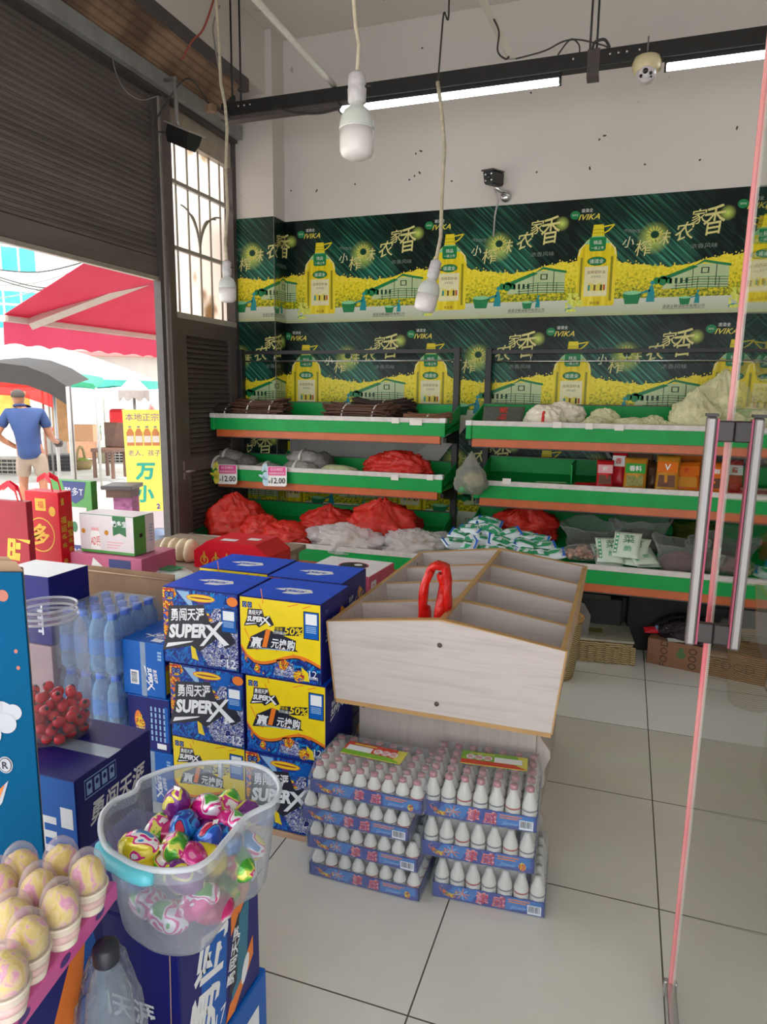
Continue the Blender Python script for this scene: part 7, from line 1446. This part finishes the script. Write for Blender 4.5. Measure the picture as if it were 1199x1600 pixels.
q = GP(126, 733); bk = thing('carrying_basket', 'wide pale wicker basket with a hoop handle standing in the street', 'basket', loc(q.x, q.y, GZ, YAW)); MB().lathe([(.0001, .01), (.22, .0), (.29, .2), (.27, .2), (.2, .03), (.0001, .03)], m_bam, 24, None, True, 1, .7).build('body', bk); MB().tube([(.02, .19*math.cos(a), .2+.28*math.sin(a)) for a in [PI*i/14 for i in range(15)]], .03, m_bam, 8).build('handle', bk); MB().lump((0, 0, .12), (.22, .15, .09), pm('green_vegetable', '#7f9a3a', .5, .25, 30), 3, .2, 3, .1, 6, -.4).build('greens', bk)
gbox('door_panel', 'brown wooden door panel leaning behind the dark tent pole', 'wooden panel', 96, 690, .28, .04, 1.0, m_wood3, .1, AT(96, 690, 13).z, 13)
t = thing('stool', 'tall green legged stool near the leaning brown board', 'stool', loc(*(GP(143, 714)), YAW)); MB().box((-.22, -.2, .76), (.22, .2, .8), pm('stool_top', '#5f6a4a', .6, .15), .01).build('seat', t)
for x in (-.18, .18):
    for y in (-.16, .16): MB().box((x-.025, y-.025, 0), (x+.025, y+.025, .76), pm('stool_green', '#5f8a6a', .6, .15)).build('leg', t)
MB().box((-.18, -.17, .5), (.18, -.14, .53), m_wood4).build('stretcher', t)
t = thing('chair', 'dark brown wooden chair with a solid back in the street', 'chair', loc(*(AT(172, 700, 13).xy), AT(172, 700, 13).z-.55, YAW-.3)); MB().box((-.24, .15, .55), (.24, .19, 1.02), m_wood4, .02).build('backrest', t); MB().box((-.24, -.25, .48), (.24, .18, .55), m_wood4, .01).build('seat', t)
for x in (-.2, .2):
    for y in (-.2, .15): MB().box((x-.025, y-.025, .0), (x+.025, y+.025, .48), m_wood4).build('leg', t)
gbox('barrel', 'bright red bag standing behind the dark brown chair', 'bag', 182, 672, .3, .25, .42, pm('bright_red_bag', '#e02430', .5, .05), 0, AT(182, 672, 14).z, 14, None, .06).name = 'red_sack'
gbox('cardboard_box', 'peach cardboard box beside the tall stool', 'box', 128, 690, .5, .3, .36, pm('peach_board', '#d6a47f', .8, .05), 0, AT(128, 690, 15).z, 15)
gbox('side_table', 'peach legged side table under the peach box', 'table', 128, 716, .7, .4, AT(128, 690, 15).z-GZ-.01, pm('peach_wood', '#b98a6a', .7, .1))
gbox('crate', 'white slatted crate below the brown chair', 'crate', 184, 724, .5, .4, .3, pm('white_crate', '#cfcac6', .6, .06), 0, None, None, slats); gbox('cardboard_box', 'small olive cardboard box left of the white slatted crate', 'box', 160, 724, .22, .3, .3, pm('olive_board', '#8f8a74', .8, .08)); gbox('stall_table', 'white topped bench behind the white slatted crate', 'table', 170, 716, 1.1, .5, .42, pm('white_bench', '#cfc8c2', .7, .05))
q = AT(188, 757, 5.2); t = thing('side_table', 'dark topped little table in front of the yellow banner', 'table', loc(q.x, q.y, 0, YAW)); MB().box((-.11, -.1, q.z-.03), (.12, .15, q.z), m_dark, .004).box((-.08, -.08, q.z-.09), (.10, .12, q.z-.03), m_wood4).build('top', t); MB().box((-.04, -.05, GZ), (.1, .1, q.z-.09), pm('floral_cloth', '#a05f86', .8, .35, 30)).build('cloth', t)
q = AT(246, 850, 5.0); t = thing('bucket', 'pale bluish bucket standing at the foot of the banner', 'bucket', loc(q.x, q.y, GZ)); MB().lathe([(.11, 0), (.14, q.z-GZ+.08), (.15, q.z-GZ+.09), (.13, q.z-GZ+.08), (.1, .01)], pm('bucket_blue', '#b9c6e0', .4, .05), 24).build('body', t); MB().tube([(.14*math.cos(a), -.14*abs(math.sin(a)), q.z-GZ+.07-.03*math.sin(a)) for a in [PI*i/12 for i in range(13)]], .006, pm('bucket_handle', '#6f9ad0', .4), 6).build('handle', t)
q = AT(236, 620, 8); tag(MB().lump((q.x, q.y, GZ+1.0), (.11, .08, .24), pm('hanging_red_bags', '#d86a6a', .5, .2, 8), 4, .3, 3, .15, 5, -.9, 24, 16, None, .2).build('hanging_bag'), 'pinkish red bags hanging above the banner top', 'bag'); q2 = bpy.data.objects['hanging_bag']; MB().tube([(q.x, q.y+.02, GZ), (q.x, q.y+.02, GZ+1.6)], .015, m_pole, 8).build('stand', q2)
q = AT(18, 645, 13); tag(MB().box((-.35, 0, 0), (.35, .03, .55), pm('stall_poster', '#e8c35a', .6, .3, 5), .004, loc(q.x, q.y, q.z-.2, YAW)).build('stall_poster'), 'yellow patterned sheet behind the head of the man', 'poster')
